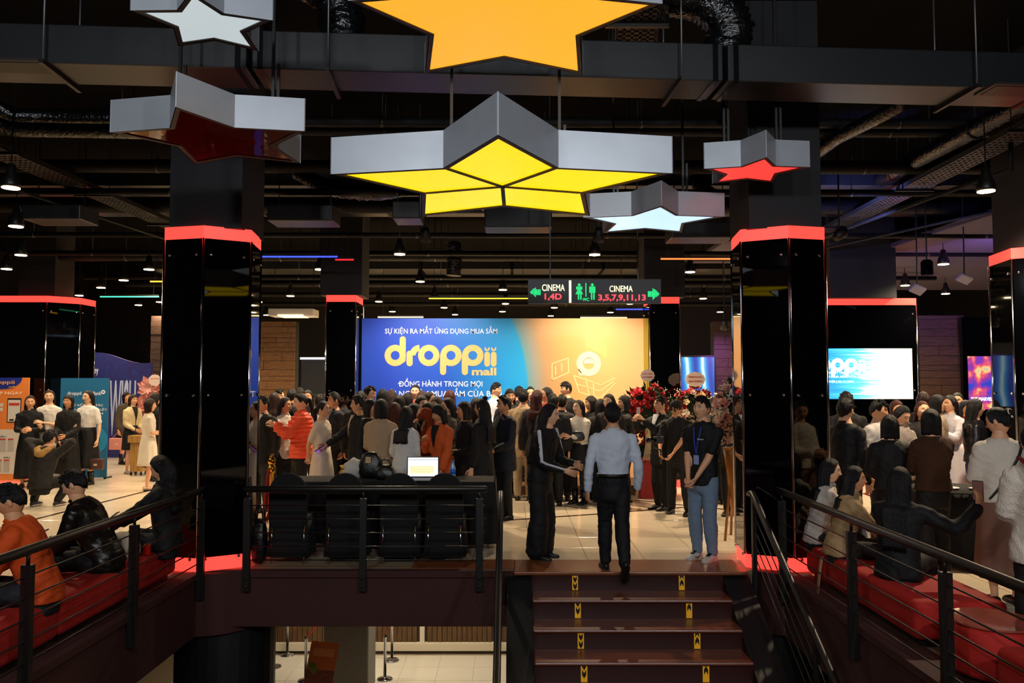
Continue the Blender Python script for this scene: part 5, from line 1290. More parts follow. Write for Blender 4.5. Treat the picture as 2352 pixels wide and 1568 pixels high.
# ---- registration table
tx0, tx1, ty0, ty1, tz = -2.62, -.20, 8.86, 9.45, .755
t = thing('registration_table', 'long table under a black cloth behind the balcony railing', 'table', ((tx0+tx1)/2, 9.1, 0))
M_blkc = mat('black_tablecloth', '#060506', .9, bump=.2, bscale=8)
q = MB(); q.box((tx0, ty0, tz-.03), (tx1, ty1, tz)); q.build('tabletop', M_blkc, t, bevel=.01)
q = MB(); n = 90; per = []
def pr(u):
    L = [(tx0, ty0), (tx1, ty0), (tx1, ty1), (tx0, ty1)]; k = int(u) % 4; f_ = u-int(u); a, b = np.array(L[k]), np.array(L[(k+1) % 4]); return a+(b-a)*f_
v = []; f = []
for i in range(4*40):
    u = i/40; p = pr(u); c_ = np.array(((tx0+tx1)/2, (ty0+ty1)/2)); k = int(u) % 4; nn_ = [(0, -1), (1, 0), (0, 1), (-1, 0)][k]
    for e in range(5):
        tt = e/4; w_ = .018*tt*sin(i*1.3)+.012*tt*sin(i*.47+2); v.append((p[0]+nn_[0]*(w_+.012+.02*tt), p[1]+nn_[1]*(w_+.012+.02*tt), tz-.005-(tz-.07-.02*sin(i*.21))*tt))
N_ = 160
for i in range(N_):
    for e in range(4): f.append((i*5+e, ((i+1) % N_)*5+e, ((i+1) % N_)*5+e+1, i*5+e+1))
q.add(v, f); o = q.build('tablecloth_skirt', M_blkc, t, smooth=True); so = o.modifiers.new('solid', 'SOLIDIFY'); so.thickness = .004
for x in (tx0+.1, tx1-.1):
    for y in (ty0+.08, ty1-.08): q = MB(); q.tube([(x, y, 0), (x, y, tz-.03)], .016, 8); q.build('leg', M_chrome, t, smooth=True)
def chair(label, x, y=8.42):
    t = thing('covered_chair', label, 'chair', (x, y, 0), group='covered chairs at the registration table')
    A = np.linspace(0, pi, 13); poly = [(x-.195, .45), (x+.195, .45)]+[(x+.195*cos(a), .72+.20*sin(a)) for a in A]
    q = MB(); q.prism(poly, y-.20, y-.14, axis='y'); q.build('backrest', M_blkc, t, bevel=.02)
    q = MB(); q.box((x-.195, y-.19, .40), (x+.195, y+.22, .47)); q.build('seat', M_blkc, t, bevel=.02)
    q = MB(); v = []; f = []; n = 48
    for e in range(4):
        for i in range(n):
            a = 2*pi*i/n; r = (.202+.02*e/3+.01*e/3*sin(9*a)); sx_ = np.sign(cos(a))*abs(cos(a))**.5; sy_ = np.sign(sin(a))*abs(sin(a))**.5; v.append((x+r*sx_, y+.01+(r*.95)*sy_, .44-.375*e/3))
    for e in range(3):
        for i in range(n): f.append((e*n+i, e*n+(i+1) % n, (e+1)*n+(i+1) % n, (e+1)*n+i))
    q.add(v, f); o = q.build('cover_skirt', M_blkc, t, smooth=True); so = o.modifiers.new('solid', 'SOLIDIFY'); so.thickness = .004
    for dx in (-.165, .165):
        for dy in (-.16, .18): q = MB(); q.tube([(x+dx, y+dy, 0), (x+dx, y+dy, .42)], .011, 8); q.build('leg', M_chrome, t, smooth=True)
for px, nm_ in ((672, 'black covered chair nearest the left mirrored pillar'), (800, 'second black covered chair from the left mirrored pillar'), (922, 'black covered chair in front of the laptop'), (1024, 'black covered chair nearest the stairs')):
    chair(nm_, at(px, 1080, 8.4)[0])
# laptop
lx0, lx1 = at(934, 1045, 9.05)[0], at(1008, 1045, 9.05)[0]; ly = 9.08; lw_ = lx1-lx0
t = thing('laptop', 'open black laptop with a white spreadsheet on its screen', 'laptop', ((lx0+lx1)/2, ly, tz))
q = MB(); q.box((lx0, ly-.24, tz+.002), (lx1, ly, tz+.018)); q.build('base', mat('laptop_black', '#16181c', .4), t, bevel=.003)
q = MB(); q.box((lx0+.03, ly-.15, tz+.018), (lx1-.03, ly-.02, tz+.021)); q.build('keyboard', mat('blue_lit_keys', '#1c2c66', .5), t)
q = MB(); q.box((lx0, ly, tz+.015), (lx1, ly+.012, tz+.255)); q.build('lid', mat('laptop_black', '#16181c', .4), t, bevel=.003)
q = MB(); q.box((lx0+.012, ly-.002, tz+.035), (lx1-.012, ly, tz+.245)); q.build('screen', mat('spreadsheet_white', '#eef0f4', .5, emit=.75), t)
q = MB(); q.box((lx0+.035, ly-.003, tz+.065), (lx1-.06, ly-.002, tz+.15)); q.build('table_area', mat('spreadsheet_cream', '#ffe6b0', .5, emit=.6), t)
q = MB()
for k in range(6): q.box((lx0+.02, ly-.0032, tz+.06+.026*k), (lx1-.02, ly-.002, tz+.0615+.026*k))
q.box((lx0+.012, ly-.0032, tz+.218), (lx1-.012, ly-.002, tz+.223)); q.build('grid_lines', mat('spreadsheet_grey', '#9aa4b4', .5, emit=.3), t)
# bottle
def bottle(px, py, Y, z, label):
    p = at(px, py, Y); t = thing('water_bottle', label, 'bottle', (p[0], Y, z)); k = 1
    q = MB(); q.lathe((p[0], Y, z), [(.028, 0), (.032, .01), (.032, .06), (.029, .075), (.032, .09), (.032, .13), (.014, .175), (.013, .19)], 18); q.build('bottle_body', mat('clear_blue_plastic', '#7fa6c4', .1, spec=.7), t, smooth=True)
    q = MB(); q.lathe((p[0], Y, z), [(.0325, .06), (.0325, .115)], 18); q.build('label_wrap', mat('blue_label', '#1f5fc0', .4), t, smooth=True)
    q = MB(); q.lathe((p[0], Y, z+.188), [(.016, 0), (.016, .02)], 14); q.build('cap', mat('blue_cap', '#2f74b8', .4), t)
bottle(1040, 1080, 9.1, tz, 'small blue labelled water bottle beside the laptop')
# handbags on the table
def soft_bag(name, label, c, sz, col, cat='bag', handle=True, rz=0, m=None):
    t = thing(name, label, cat, tuple(c)); q = MB(); q.ball((c[0], c[1], c[2]+sz[2]*.48), (sz[0]/2, sz[1]/2, sz[2]*.52), 16, 10)
    v = np.array(q.v); v = v-np.array((c[0], c[1], 0)); sg = np.sign(v[:, :2])*np.abs(v[:, :2]/np.array(sz[:2])*2)**.55*np.array(sz[:2])/2
    zz = (v[:, 2]-c[2])/sz[2]; zz = np.clip(zz, .0, 1); wob = 1+.08*np.sin(v[:, 0]*40+v[:, 2]*30)*zz
    v2 = np.stack([sg[:, 0]*(1-.22*zz)*wob+c[0], sg[:, 1]*(1-.35*zz)*wob+c[1], c[2]+zz*sz[2]], 1); q.v = [tuple(p) for p in v2]
    q.build('bag_body', m or mat('bag_'+col.strip('#'), col, .38, bump=.3, bscale=20), t, smooth=True)
    if handle:
        for e in (-1, 1):
            q = MB(); q.tube([(c[0]+sz[0]*.25*cos(a), c[1]+e*sz[1]*.18, c[2]+sz[2]*.9+sz[2]*.45*sin(a)) for a in np.linspace(0, pi, 10)], .008, 6); q.build('handle', m or mat('bag_'+col.strip('#'), col, .38), t, smooth=True)
    return t
zt_ = tz+.002
p = at(850, 1060, 9.15); soft_bag('handbag', 'black leather backpack lying on the black table', (p[0], 9.2, zt_), (.30, .2, .30), '#0d0b0b', handle=False)
p = at(888, 1060, 9.05); hb_ = soft_bag('handbag', 'small black handbag with two handles beside the laptop', (p[0]-.01, 9.02, zt_), (.26, .16, .17), '#100e0e')
q = MB(); pp = at(844, 1058, 9.05); q.box((pp[0]-.03, 9.09, pp[2]-.03), (pp[0]+.03, 9.10, pp[2]+.04)); tag(q.build('paper_cup', mat('paper_cup', '#b89a70', .6), None), 'cream paper cup tucked by the black backpack', 'cup')
p = at(812, 1075, 9.2); q = MB(); q.ball((p[0], 9.25, zt_+.10), (.13, .13, .12), 16, 10); q.v = [tuple(np.array(v_)+np.array((.02*sin(v_[2]*60), 0, .015*sin(v_[0]*50)))) for v_ in q.v]; q.v = [(a, b, max(c, zt_)) for a, b, c in q.v]
tag(q.build('folded_jacket', mat('white_cotton', '#b8b4ac', .8, bump=.3, bscale=14), smooth=True), 'white garment bundled at the middle of the black table', 'clothing')
p = at(787, 1070, 9.3); t = thing('gift_pouch', 'small yellow gift pouch on the black table', 'pouch', (p[0], 9.33, zt_)); q = MB(); q.lathe((p[0], 9.33, zt_), [(.04, 0), (.05, .05), (.02, .09), (.045, .13)], 14); q.build('pouch_body', mat('yellow_foil', '#c89a2a', .35, metal=.4), t, smooth=True); q = MB(); q.lathe((p[0], 9.33, zt_+.085), [(.024, 0), (.024, .012)], 12); q.build('ribbon', mat('gold', '#d0902c', .25, metal=1), t)
p = onz(602, 1285, 0); soft_bag('backpack', 'black backpack on the floor beside the left mirrored pillar', (-2.60, 8.3, .002), (.17, .2, .44), '#0e0e10', 'backpack')
# gold rope post
gx_, gy_ = at(625, 1060, 9.7)[0], 9.7
M_gold = mat('polished_brass', '#d9a441', .14, metal=1)
t = thing('rope_post', 'brass rope post with red velvet rope left of the table', 'rope post', (gx_, gy_, 0))
q = MB(); q.lathe((gx_, gy_, 0), [(.15, 0), (.15, .015), (.05, .05), (.024, .07), (.024, .78), (.045, .79), (.045, .83)], 20); q.build('pole', M_gold, t, smooth=True)
q = MB(); q.ball((gx_, gy_, .90), .05); q.ball((gx_, gy_, .965), .025); q.build('finial', M_gold, t, smooth=True)
q = MB(); q.lathe((gx_, gy_, .76), [(.035, 0), (.045, .03), (.045, .07), (.03, .09)], 16); q.build('rope_ring', M_gold, t, smooth=True)
q = MB(); q.tube([(gx_-.03, gy_-.03, .80), (gx_-.05, gy_-.06, .5), (gx_-.06, gy_-.08, .25), (gx_-.03, gy_-.09, .2), (gx_+.0, gy_-.08, .3), (gx_-.01, gy_-.05, .55)], .02, 10, round_=True); q.build('velvet_rope', mat('red_velvet', '#8a1210', .9), t, smooth=True)
# round cocktail table right
t = thing('cocktail_table', 'round black clothed table with white plates at right', 'table', (4.62, 8.4, 0))
q = MB(); q.lathe((4.62, 8.4, 0), [(.43, .72), (.44, .735), (.43, .75)], 36); q.build('tabletop', M_blkc, t, smooth=True)
q = MB(); v = []; f = []; n = 60
for e in range(6):
    for i in range(n): a = 2*pi*i/n; r = .435+.02*e/5*sin(12*a)*1.2; v.append((4.62+r*cos(a), 8.4+r*sin(a), .735-.7*e/5))
for e in range(5):
    for i in range(n): f.append((e*n+i, e*n+(i+1) % n, (e+1)*n+(i+1) % n, (e+1)*n+i))
q.add(v, f); o = q.build('tablecloth_skirt', M_blkc, t, smooth=True); so = o.modifiers.new('solid', 'SOLIDIFY'); so.thickness = .004
for k, (dx, dy) in enumerate(((.16, -.2), (-.12, -.12))):
    q = MB(); q.lathe((4.62+dx, 8.4+dy, .752), [(.05, 0), (.075, .004), (.105, .018), (.10, .018), (.07, .007)], 24); tag(q.build('plate', mat('white_china', '#d8d4cc', .25), smooth=True), ['white plate near the edge of the round black table', 'white plate at the middle of the round black table'][k], 'plate')
# ---- flowers
def rose_mesh(col, name, open_=1.0):
    q = MB(); rr = random.Random(3)
    for ring, (n, r, z, tilt) in enumerate(((3, .010, .030, .25), (4, .020, .024, .55), (5, .032, .014, .95))):
        for i in range(n):
            a = 2*pi*i/n+ring*.6; d = np.array((cos(a), sin(a), 0)); s = np.array((-sin(a), cos(a), 0)); b = d*r*.3; up = np.array((0, 0, 1.))
            tip = d*(r+.018*tilt)+up*(z+.010); w_ = .012+.006*ring
            v = [b-up*.01, b+d*r*.6+s*w_+up*z*.7, tip+s*w_*.6, tip-s*w_*.6+up*.002, b+d*r*.6-s*w_+up*z*.7]; v2 = [p-d*.002-up*.001 for p in v]
            q.add(v+v2, [(0, 1, 2, 3, 4), (9, 8, 7, 6, 5), (0, 4, 9, 5), (1, 0, 5, 6), (2, 1, 6, 7), (3, 2, 7, 8), (4, 3, 8, 9)])
    q.ball((0, 0, .014), (.012, .012, .02), 6, 4)
    o = q.build(name, mat('petal_'+col.strip('#'), col, .55, noise=.15, nscale=20), None, smooth=False, local=True); me = o.data; bpy.data.objects.remove(o); return me
ROSE = {c: rose_mesh(c, 'flower') for c in ('#9c0d12', '#e8b894', '#efe2cc', '#e59a84', '#f0d3a8', '#c23038')}
def rot_to(o, d):
    from mathutils import Vector
    o.rotation_euler = Vector(d).to_track_quat('Z', 'Y').to_euler()
def flower_stand(label, cx, cy, blobs, cols, nfl, base, rr, frame=None):
    t = thing('flower_stand', label, 'flower stand', (cx, cy, 0)); R_ = random.Random(rr); k = 0
    lv = MB()
    while k < nfl:
        (bx, bz, r) = R_.choices(blobs, weights=[b[2]**2 for b in blobs])[0]
        d = nrm((R_.uniform(-1, 1), R_.uniform(-1, .35), R_.uniform(-.9, 1))); p = np.array((cx+bx, cy, bz))+d*r*np.array((1, .7, 1))*R_.uniform(.92, 1.05)
        o = link('flower', ROSE[R_.choice(cols)], t); o.location = tuple(p-WL[t.name]); rot_to(o, d+np.array((0, -.35, .2))); s = R_.uniform(1.0, 1.55); o.scale = (s, s, s); k += 1
    for i in range(260):
        (bx, bz, r) = R_.choices(blobs, weights=[b[2]**2 for b in blobs])[0]
        d = nrm((R_.uniform(-1, 1), R_.uniform(-1, 1), R_.uniform(-1, 1))); p = np.array((cx+bx, cy, bz))+d*r*np.array((1, .7, 1))*.9; s = nrm(np.cross(d, (R_.uniform(-1, 1), .3, 1))); L = R_.uniform(.07, .15); w_ = .022
        lv.add([p, p+d*L*.5+s*w_, p+d*L, p+d*L*.5-s*w_, p+d*L*.5+np.array((0, -.004, .006))], [(0, 1, 4), (1, 2, 4), (2, 3, 4), (3, 0, 4), (0, 3, 2, 1)])
    o = lv.build('foliage', mat('dark_leaf_green', '#21391c', .6, noise=.3, nscale=10), t); o['kind'] = 'stuff'
    q = MB()
    for (bx, bz, r) in blobs: q.ball((cx+bx, cy, bz), (r*.86, r*.6, r*.86), 14, 10)
    q.build('floral_foam', mat('moss_green', '#18260f', .9), t, smooth=True)
    sp_ = MB()
    for i in range(50):
        (bx, bz, r) = R_.choice(blobs); d = nrm((R_.uniform(-1, 1), R_.uniform(-1, .2), R_.uniform(-.8, 1))); p = np.array((cx+bx, cy, bz))+d*r*np.array((1, .7, 1)); 
        for q_ in range(4): sp_.ball(p+d*R_.uniform(.02, .1)+np.array([R_.uniform(-.03, .03) for _ in range(3)]), .008, 5, 4)
    o = sp_.build('small_filler_blossoms', mat('tiny_white_blossom', '#d8d2c4', .6), t); o['kind'] = 'stuff'
    base(t)
    return t
M_amb = mat('amber_wrapping_paper', '#a86a1c', .3, bump=.35, bscale=9)
def round_card(t, px, py, Y, rx, ry, lines, stick):
    c_ = at(px, py, Y); n = 30
    q = MB(); q.prism([(c_[0]+rx*(1+.04*cos(12*a))*cos(a), c_[2]+ry*(1+.04*cos(12*a))*sin(a)) for a in np.linspace(0, 2*pi, n*2, endpoint=False)], Y-.01, Y, axis='y'); cd = q.build('greeting_card', mat('card_pale_pink', '#d8c2b8', .6), t)
    for i, s_ in enumerate(lines): text(s_, c_[0]-rx*.68, c_[0]+rx*.68, c_[2]+ry*(.18-.55*i), c_[2]+ry*(.46-.55*i), Y-.011, mat('red_card_ink', '#b5262a', .6), cd, 'lettering', .002)
    q = MB(); q.tube([(c_[0], Y+.006, c_[2]-ry), (c_[0], Y+.006, stick)], .006, 6); q.build('card_stick', mat('card_stick', '#6a5a40', .7), t)
Y1 = 13.0; c1 = at(1480, 975, Y1)
def base1(t):
    q = MB(); q.cbox((c1[0]+.05, Y1, .33), (.30, .30, .66)); q.build('red_box_base', mat('red_paper_box', '#8f1410', .5), t, bevel=.01)
    q = MB(); q.tube([(c1[0], Y1, .6), (c1[0], Y1, 1.6)], .02, 8); q.build('inner_pole', M_blkm, t)
    q = MB()
    for k in range(12): q.tube([(c1[0]+.10+.02*k-.12, Y1-.24, 1.15), (c1[0]+.06+.012*k-.08, Y1-.27, .9), (c1[0]+.04+.02*k-.1, Y1-.22, .62)], .005, 5)
    q.build('trailing_ribbons', mat('pale_ribbon', '#cabf9e', .5), t)
    round_card(t, 1487, 862, Y1-.1, .115, .10, ['CHÚC MỪNG', 'KHAI TRƯƠNG'], 1.5)
flower_stand('red rose flower stand with round card beside the backdrop', c1[0], Y1, [(-.05, 1.42, .33), (-.18, 1.2, .22), (.12, 1.55, .25), (0, .75, .17)], ['#9c0d12', '#9c0d12', '#9c0d12', '#c23038'], 135, base1, 5)
Y2 = 13.7; c2 = at(1592, 940, Y2)
def base2(t):
    for dx in (-.2, .2): q = MB(); q.tube([(c2[0]+dx, Y2, 0), (c2[0]+dx*.4, Y2, 1.3)], .016, 8); q.build('easel_leg', M_blkm, t)
    q = MB(); q.tube([(c2[0], Y2+.3, 0), (c2[0], Y2, 1.3)], .016, 8); q.build('easel_leg', M_blkm, t)
    round_card(t, 1597, 871, Y2-.15, .165, .125, ['PGBANK Chúc Mừng', 'KHAI TRƯƠNG'], 1.5)
flower_stand('red and cream flower stand with oval card behind the cameraman', c2[0], Y2, [(0, 1.45, .32), (-.28, 1.35, .22), (.28, 1.42, .24), (0, 1.15, .25)], ['#9c0d12', '#efe2cc', '#c23038', '#f0d3a8'], 95, base2, 6)
Y3 = 9.55; c3 = at(1688, 960, Y3)
def base3(t):
    x = c3[0]
    for dx, dy in ((-.17, -.12), (.12, -.12), (0, .25)): q = MB(); q.tube([(x+dx, Y3+dy, 0), (x+dx*.2, Y3+dy*.2, 1.1)], .016, 8); q.build('easel_leg', mat('amber_easel_wood', '#8a5a1e', .5), t, smooth=True)
    q = MB(); pts = [(x, Y3-.06, 1.08), (x+.0, Y3-.05, .8), (x-.01, Y3-.04, .5), (x-.03, Y3-.03, .28)]; q.tube(pts, [(.16, .1), (.13, .09), (.10, .07), (.02, .02)], 18); q.v = [tuple(np.array(v_)*1+np.array((.015*sin(v_[2]*40), .01*sin(v_[0]*90), 0))) for v_ in q.v]; q.build('paper_wrap', M_amb, t, smooth=True)
    q = MB(); pp = at(1701, 877, Y3); q.ball((pp[0]+.02, Y3, pp[2]), (.035, .035, .045)); q.build('pale_blue_ball', mat('pale_blue_balloon', '#8aa4c0', .35), t, smooth=True)
flower_stand('peach and white flower stand in amber wrap beside the right pillar', c3[0], Y3, [(0, 1.50, .24), (.06, 1.7, .18), (-.06, 1.32, .18)], ['#e8b894', '#efe2cc', '#e59a84', '#f0d3a8'], 120, base3, 8)
# pink paper flower display at left
Yf = 17.0; p = at(345, 920, Yf); t = thing('paper_flower_display', 'large pale pink paper flowers with a round card behind the left pillar', 'decoration', (p[0], Yf, 0))
for k, (dx, z, r) in enumerate(((0, 1.75, .30), (-.2, 1.35, .26), (.15, 1.2, .25), (-.05, .95, .22))):
    q = MB()
    for ring in range(3):
        for i in range(9):
            a = 2*pi*i/9+ring*.35; d = np.array((cos(a), 0, sin(a))); s = np.array((-sin(a), 0, cos(a))); L = r*(1-.27*ring); c_ = np.array((p[0]+dx, Yf-.05*ring-.05*k, z)); w_ = L*.3
            q.add([c_, c_+d*L*.55+s*w_+np.array((0, -.05, 0)), c_+d*L+np.array((0, -.02-.02*ring, 0)), c_+d*L*.55-s*w_+np.array((0, -.05, 0)), c_+d*L*.5+np.array((0, -.01, 0))], [(0, 1, 4), (1, 2, 4), (2, 3, 4), (3, 0, 4), (0, 3, 2, 1)])
    q.build('paper_flower', mat('pale_pink_paper', '#d99c92', .7), t)
q = MB(); q.tube([(p[0]-.05, Yf+.08, 0), (p[0]-.05, Yf+.08, 1.8)], .025, 8); q.build('pole', M_blkm, t)
round_card(t, 356, 873, Yf-.2, .13, .12, ['CHÚC MỪNG'], 1.7)
# wooden box on casters
Yg = 16.2; p = at(319, 1040, Yg); t = thing('ballot_box', 'light wooden slatted box on casters behind the left pillar', 'box', (p[0], Yg, 0))
M_lw = wood('light_slat_wood', '#8a6230', '#b0853f', (10, 10, 1))
for i in range(6): q = MB(); q.box((p[0]-.12+.041*i, Yg-.12, .08), (p[0]-.083+.041*i, Yg+.12, .66)); q.build('slat', M_lw, t)
q = MB(); q.box((p[0]-.16, Yg-.16, .66), (p[0]+.16, Yg+.16, .80)); q.build('top_tray', M_lw, t, bevel=.005)
for dx in (-.1, .1):
    for dy in (-.1, .1): q = MB(); q.tube([(p[0]+dx-.01, Yg+dy, .035), (p[0]+dx+.01, Yg+dy, .035)], .035, 12); q.cbox((p[0]+dx, Yg+dy, .07), (.02, .03, .03)); q.build('caster', M_blk, t)
q = MB(); q.tube([(p[0]-.08, Yg, .80), (p[0]-.08, Yg, 1.35)], .008, 6); q.build('sign_stem', M_blkm, t)
# ---- lower storey: belt stanchions and an easel poster
def stanchion(label, px, py, parent_belt=None):
    x, y, z = onz(px, py, LOWZ); t = thing('belt_stanchion', label, 'stanchion', (x, y, LOWZ), group='belt stanchions on the lower floor')
    q = MB(); q.lathe((x, y, LOWZ), [(.17, 0), (.17, .02), (.15, .035), (.04, .05), (.032, .06), (.032, .86), (.036, .87), (.036, .93), (.03, .94)], 22); q.build('post', M_chrome, t, smooth=True)
    return t, np.array((x, y, LOWZ+.90))
s1, q1 = stanchion('chrome belt stanchion nearest the dark round column', 600, 1566); s2, q2 = stanchion('chrome belt stanchion with red belt end left of the poster', 629, 1532); s3, q3 = stanchion('slim far belt stanchion near the slatted wall', 660, 1504)
s4, q4 = stanchion('chrome belt stanchion behind the easel poster', 702, 1564); s5, q5 = stanchion('front chrome belt stanchion right of the grey column', 884, 1560); s6, q6 = stanchion('rear chrome belt stanchion right of the grey column', 900, 1517)
M_belt = mat('red_belt_webbing', '#a8281e', .6)
def belt(par, a, b):
    q = MB(); q.add([a-np.array((0, 0, .025)), b-np.array((0, 0, .025)), b+np.array((0, 0, .025)), a+np.array((0, 0, .025)), a+np.array((0, .004, -.025)), b+np.array((0, .004, -.025)), b+np.array((0, .004, .025)), a+np.array((0, .004, .025))], [(0,1,2,3),(7,6,5,4),(3,2,6,7),(0,4,5,1)]); q.build('retractable_belt', M_belt, par)
belt(s1, q1, q2); belt(s4, q4, np.array(at(735, 1430, 18.8))); belt(s5, q5, q6)
a0 = np.array(onz(722, 1650, LOWZ)); t = thing('easel_poster', 'orange leaning poster board on the lower floor', 'poster', (a0[0], a0[1], LOWZ))
hw_, hh_, Yc = .30, 1.12, a0[1]
def EP(u, v): return np.array((a0[0]+.02+u*.93*cos(R(12))+v*.13, Yc+u*.35+v*.22, LOWZ+.40+v*.98-u*.20))
def slab(u0, u1, v0, v1, nm, m, pr_=0., par=None):
    n = nrm(np.cross(EP(1, 0)-EP(0, 0), EP(0, 1)-EP(0, 0))); c_ = [EP(u0, v0), EP(u1, v0), EP(u1, v1), EP(u0, v1)]; q = MB(); q.add([p+n*(.004+pr_) for p in c_]+[p-n*.012 for p in c_], [(0,1,2,3),(7,6,5,4),(0,4,5,1),(1,5,6,2),(2,6,7,3),(3,7,4,0)]); return q.build(nm, m, par or t)
slab(-.27, .27, -.05, .98, 'board', mat('poster_orange', '#c8642c', .5, noise=.12, nscale=4)); slab(-.27, .27, -.05, .08, 'text_band', M_pw, .002); slab(-.27, .27, .10, .48, 'crowd_picture', mat('poster_picture_mix', '#7a3b2c', .5, noise=.8, nscale=16), .002); slab(-.2, .2, .72, .86, 'title_band', mat('faded_title', '#d88a58', .5, noise=.3, nscale=40), .002)
q = MB(); ring_c = EP(-.17, .5)+np.array((0, -.012, 0)); q.ball(ring_c, (.10, .012, .12), 16, 8); q.build('green_badge', mat('olive_badge', '#6a7a2c', .5), t)
for u in (-.2, .2): q = MB(); q.tube([EP(u, -.36), EP(u, .0)+np.array((0, .03, 0))], .012, 6); q.build('easel_foot', M_blkm, t)
q = MB(); q.tube([EP(0, .8)+np.array((0, .03, 0)), EP(0, -.36)+np.array((0, .45, 0))], .012, 6); q.build('rear_strut', M_blkm, t)
# lower storey lamps
for x in (-4.6, -2.6, -.6):
    t = thing('lower_ceiling_lamp', 'round lamp in the ceiling of the lower storey', 'ceiling lamp', (x, 17.2, -.62), group='lower storey lamps')
    q = MB(); q.lathe((x, 17.2, -.62), [(.12, 0), (.12, .10)], 20); q.build('housing', M_white, t); q = MB(); q.lathe((x, 17.2, -.632), [(.10, 0), (.10, .01)], 20); q.build('lens', M_lens, t)
    spot('lower_lamp_beam', (x, 17.2, -.66), (x, 17.2, -4), LAMP_W*LOWF, (1, .86, .66), 140, .8, .1)
# ================================================================== PEOPLE (the crowd)
HOLD = dict(la=(.045, .16, .63), ra=(-.045, .16, .62)); PHONE = dict(la=(.03, .20, .72), ra=(-.04, .19, .71)); CLASP = dict(la=(.02, .12, .50), ra=(-.025, .13, .49)); LOWH = dict(la=(.05, .14, .56), ra=(-.05, .14, .55))
def P_(*ds, **k):
    o = {}
    for d in ds: o.update(d)
    o.update(k); return o
def phone(info, off=(0, .04, .05), col='#15161a', label='phone', screen=None, tilt=.5, k=None, size=(.075, .009, .155)):
    _, j, o, a = info
    w_ = (j['wrl']+j['wrr'])/2 if k is None else j['wr'+k]+nrm(j['wr'+k]-j['el'+k])*.07
    p = local_to_world(info, w_+np.array(off)); t = thing('phone', label, 'phone', tuple(p), a); t.rotation_euler = (-tilt, 0, a)
    q = MB(); q.cbox((0, 0, 0), size); q.build('phone_case', mat('phone_'+col.strip('#'), col, .3), t, bevel=.004, local=True)
    q = MB(); q.cbox((0, size[1]/2+.0008, 0), (size[0]*.9, .001, size[2]*.92)); q.build('phone_screen', screen or mat('phone_screen_dark', '#10141c', .1, emit=.05), t, local=True)
    return t
BLK, NAVY, CREAM = '#0c0c0e', '#10131f', '#d9cbb4'
# ---- posing group at left
person(70, 906, 14.3, 22, 'woman in long black coat dress clapping before the orange poster', top=('shirt', BLK), bottom=('maxi', BLK, 'cloth', .10), hair=('long', 'brown', .36), pose=HOLD, head=(8, 4), shoes='#3a1a12')
person(114, 893, 14.6, 10, 'woman in white cape top and white trousers posing', top=('puff', '#d8d2c8'), bottom=('wide', '#cfc9be'), hair=('long', 'brown', .34), pose=P_(HOLD, la=(.0, .17, .66)), head=(14, 0), skin=2, extras=(('belt', '#14100e'),))
person(158, 905, 14.4, 0, 'woman in black dress with gold stars posing', top=('shirt', BLK), bottom=('midi', BLK, 'cloth', .15), hair=('bob', 'black'), pose=LOWH, head=(-5, 0), skin=1)
i4 = person(203, 894, 14.6, -14, 'woman in black pinafore with white puffed sleeves holding a brown bag', top=('puff', '#d9d6d0'), bottom=('midi', BLK, 'cloth', .18), hair=('long', 'black', .34), pose=P_(ra=(-.02, .16, .63)), head=(-10, 0), shoes=('boots', '#0b0b0b'), skin=2)
q = MB(); wv = local_to_world(i4, i4[1]['wrl']); 
def held_bag(info, k, label, col, sz, drop=.30):
    w_ = local_to_world(info, info[1]['wr'+k]+nrm(info[1]['wr'+k]-info[1]['el'+k])*.06); t = thing('handbag', label, 'bag', (w_[0], w_[1], w_[2]-drop-sz[2]))
    rbox('bag_body', mat('bag_'+col.strip('#'), col, .45), (w_[0]-sz[0]/2, w_[1]-sz[1]/2, w_[2]-drop-sz[2]), (w_[0]+sz[0]/2, w_[1]+sz[1]/2, w_[2]-drop), .02, t)
    q = MB(); q.tube([(w_[0]-sz[0]*.35, w_[1], w_[2]-drop), (w_[0]-.012, w_[1], w_[2]), (w_[0]+.012, w_[1], w_[2]), (w_[0]+sz[0]*.35, w_[1], w_[2]-drop)], .006, 6); q.build('handle', mat('bag_'+col.strip('#'), col, .45), t)
    q = MB(); q.box((w_[0]-.03, w_[1]-sz[1]/2-.006, w_[2]-drop-sz[2]*.62), (w_[0]+.03, w_[1]-sz[1]/2, w_[2]-drop-sz[2]*.45)); q.build('clasp', mat('pale_clasp', '#c8b4a0', .3), t)
held_bag(i4, 'l', 'brown flap handbag held by the woman with white sleeves', '#4a2c28', (.26, .09, .20), .28)
i5 = person(114, 990, 12.1, 172, 'crouching photographer in dark jacket with a tan hood', sex='m', H=1.66, top=('jacket', '#1b1815'), bottom=('trousers', '#0f0e0e'), hair=('short', 'black'), extras=(('hood', '#a8824a'),),
       pose=dict(pz=.36, squat=1, lean=16, la=(.10, .16, .86), ra=(-.10, .16, .86), lf=(.10, .06, .05), rf=(-.10, .10, .05), lk=(.6, 1, .5), rk=(-.6, 1, .5)), shoes=('sneaker', '#1a1512'))
phone(i5, (0, .05, .06), '#101114', 'black phone raised by the crouching photographer')
i6 = person(291, 898, 18.4, 70, 'woman in grey tweed coat carrying a pink bag', top=('coat', '#4a4034', 'knit'), bottom=('skirt', '#2c2620'), hair=('bob', 'black'), shoes=('boots', '#0c0b0b'))
held_bag(i6, 'r', 'pink handbag carried by the woman in tweed', '#c88a80', (.36, .12, .26), .12)
person(306, 904, 16.5, 62, 'woman in cream blouse and black pinafore skirt near the ballot box', top=('shirt', '#cdb98e'), bottom=('skirt', BLK, 'cloth', .30), hair=('bob', 'brown'), pose=P_(LOWH), shoes=('sneaker', '#d8d4ca'), extras=(('vneck', '#15120f'),))
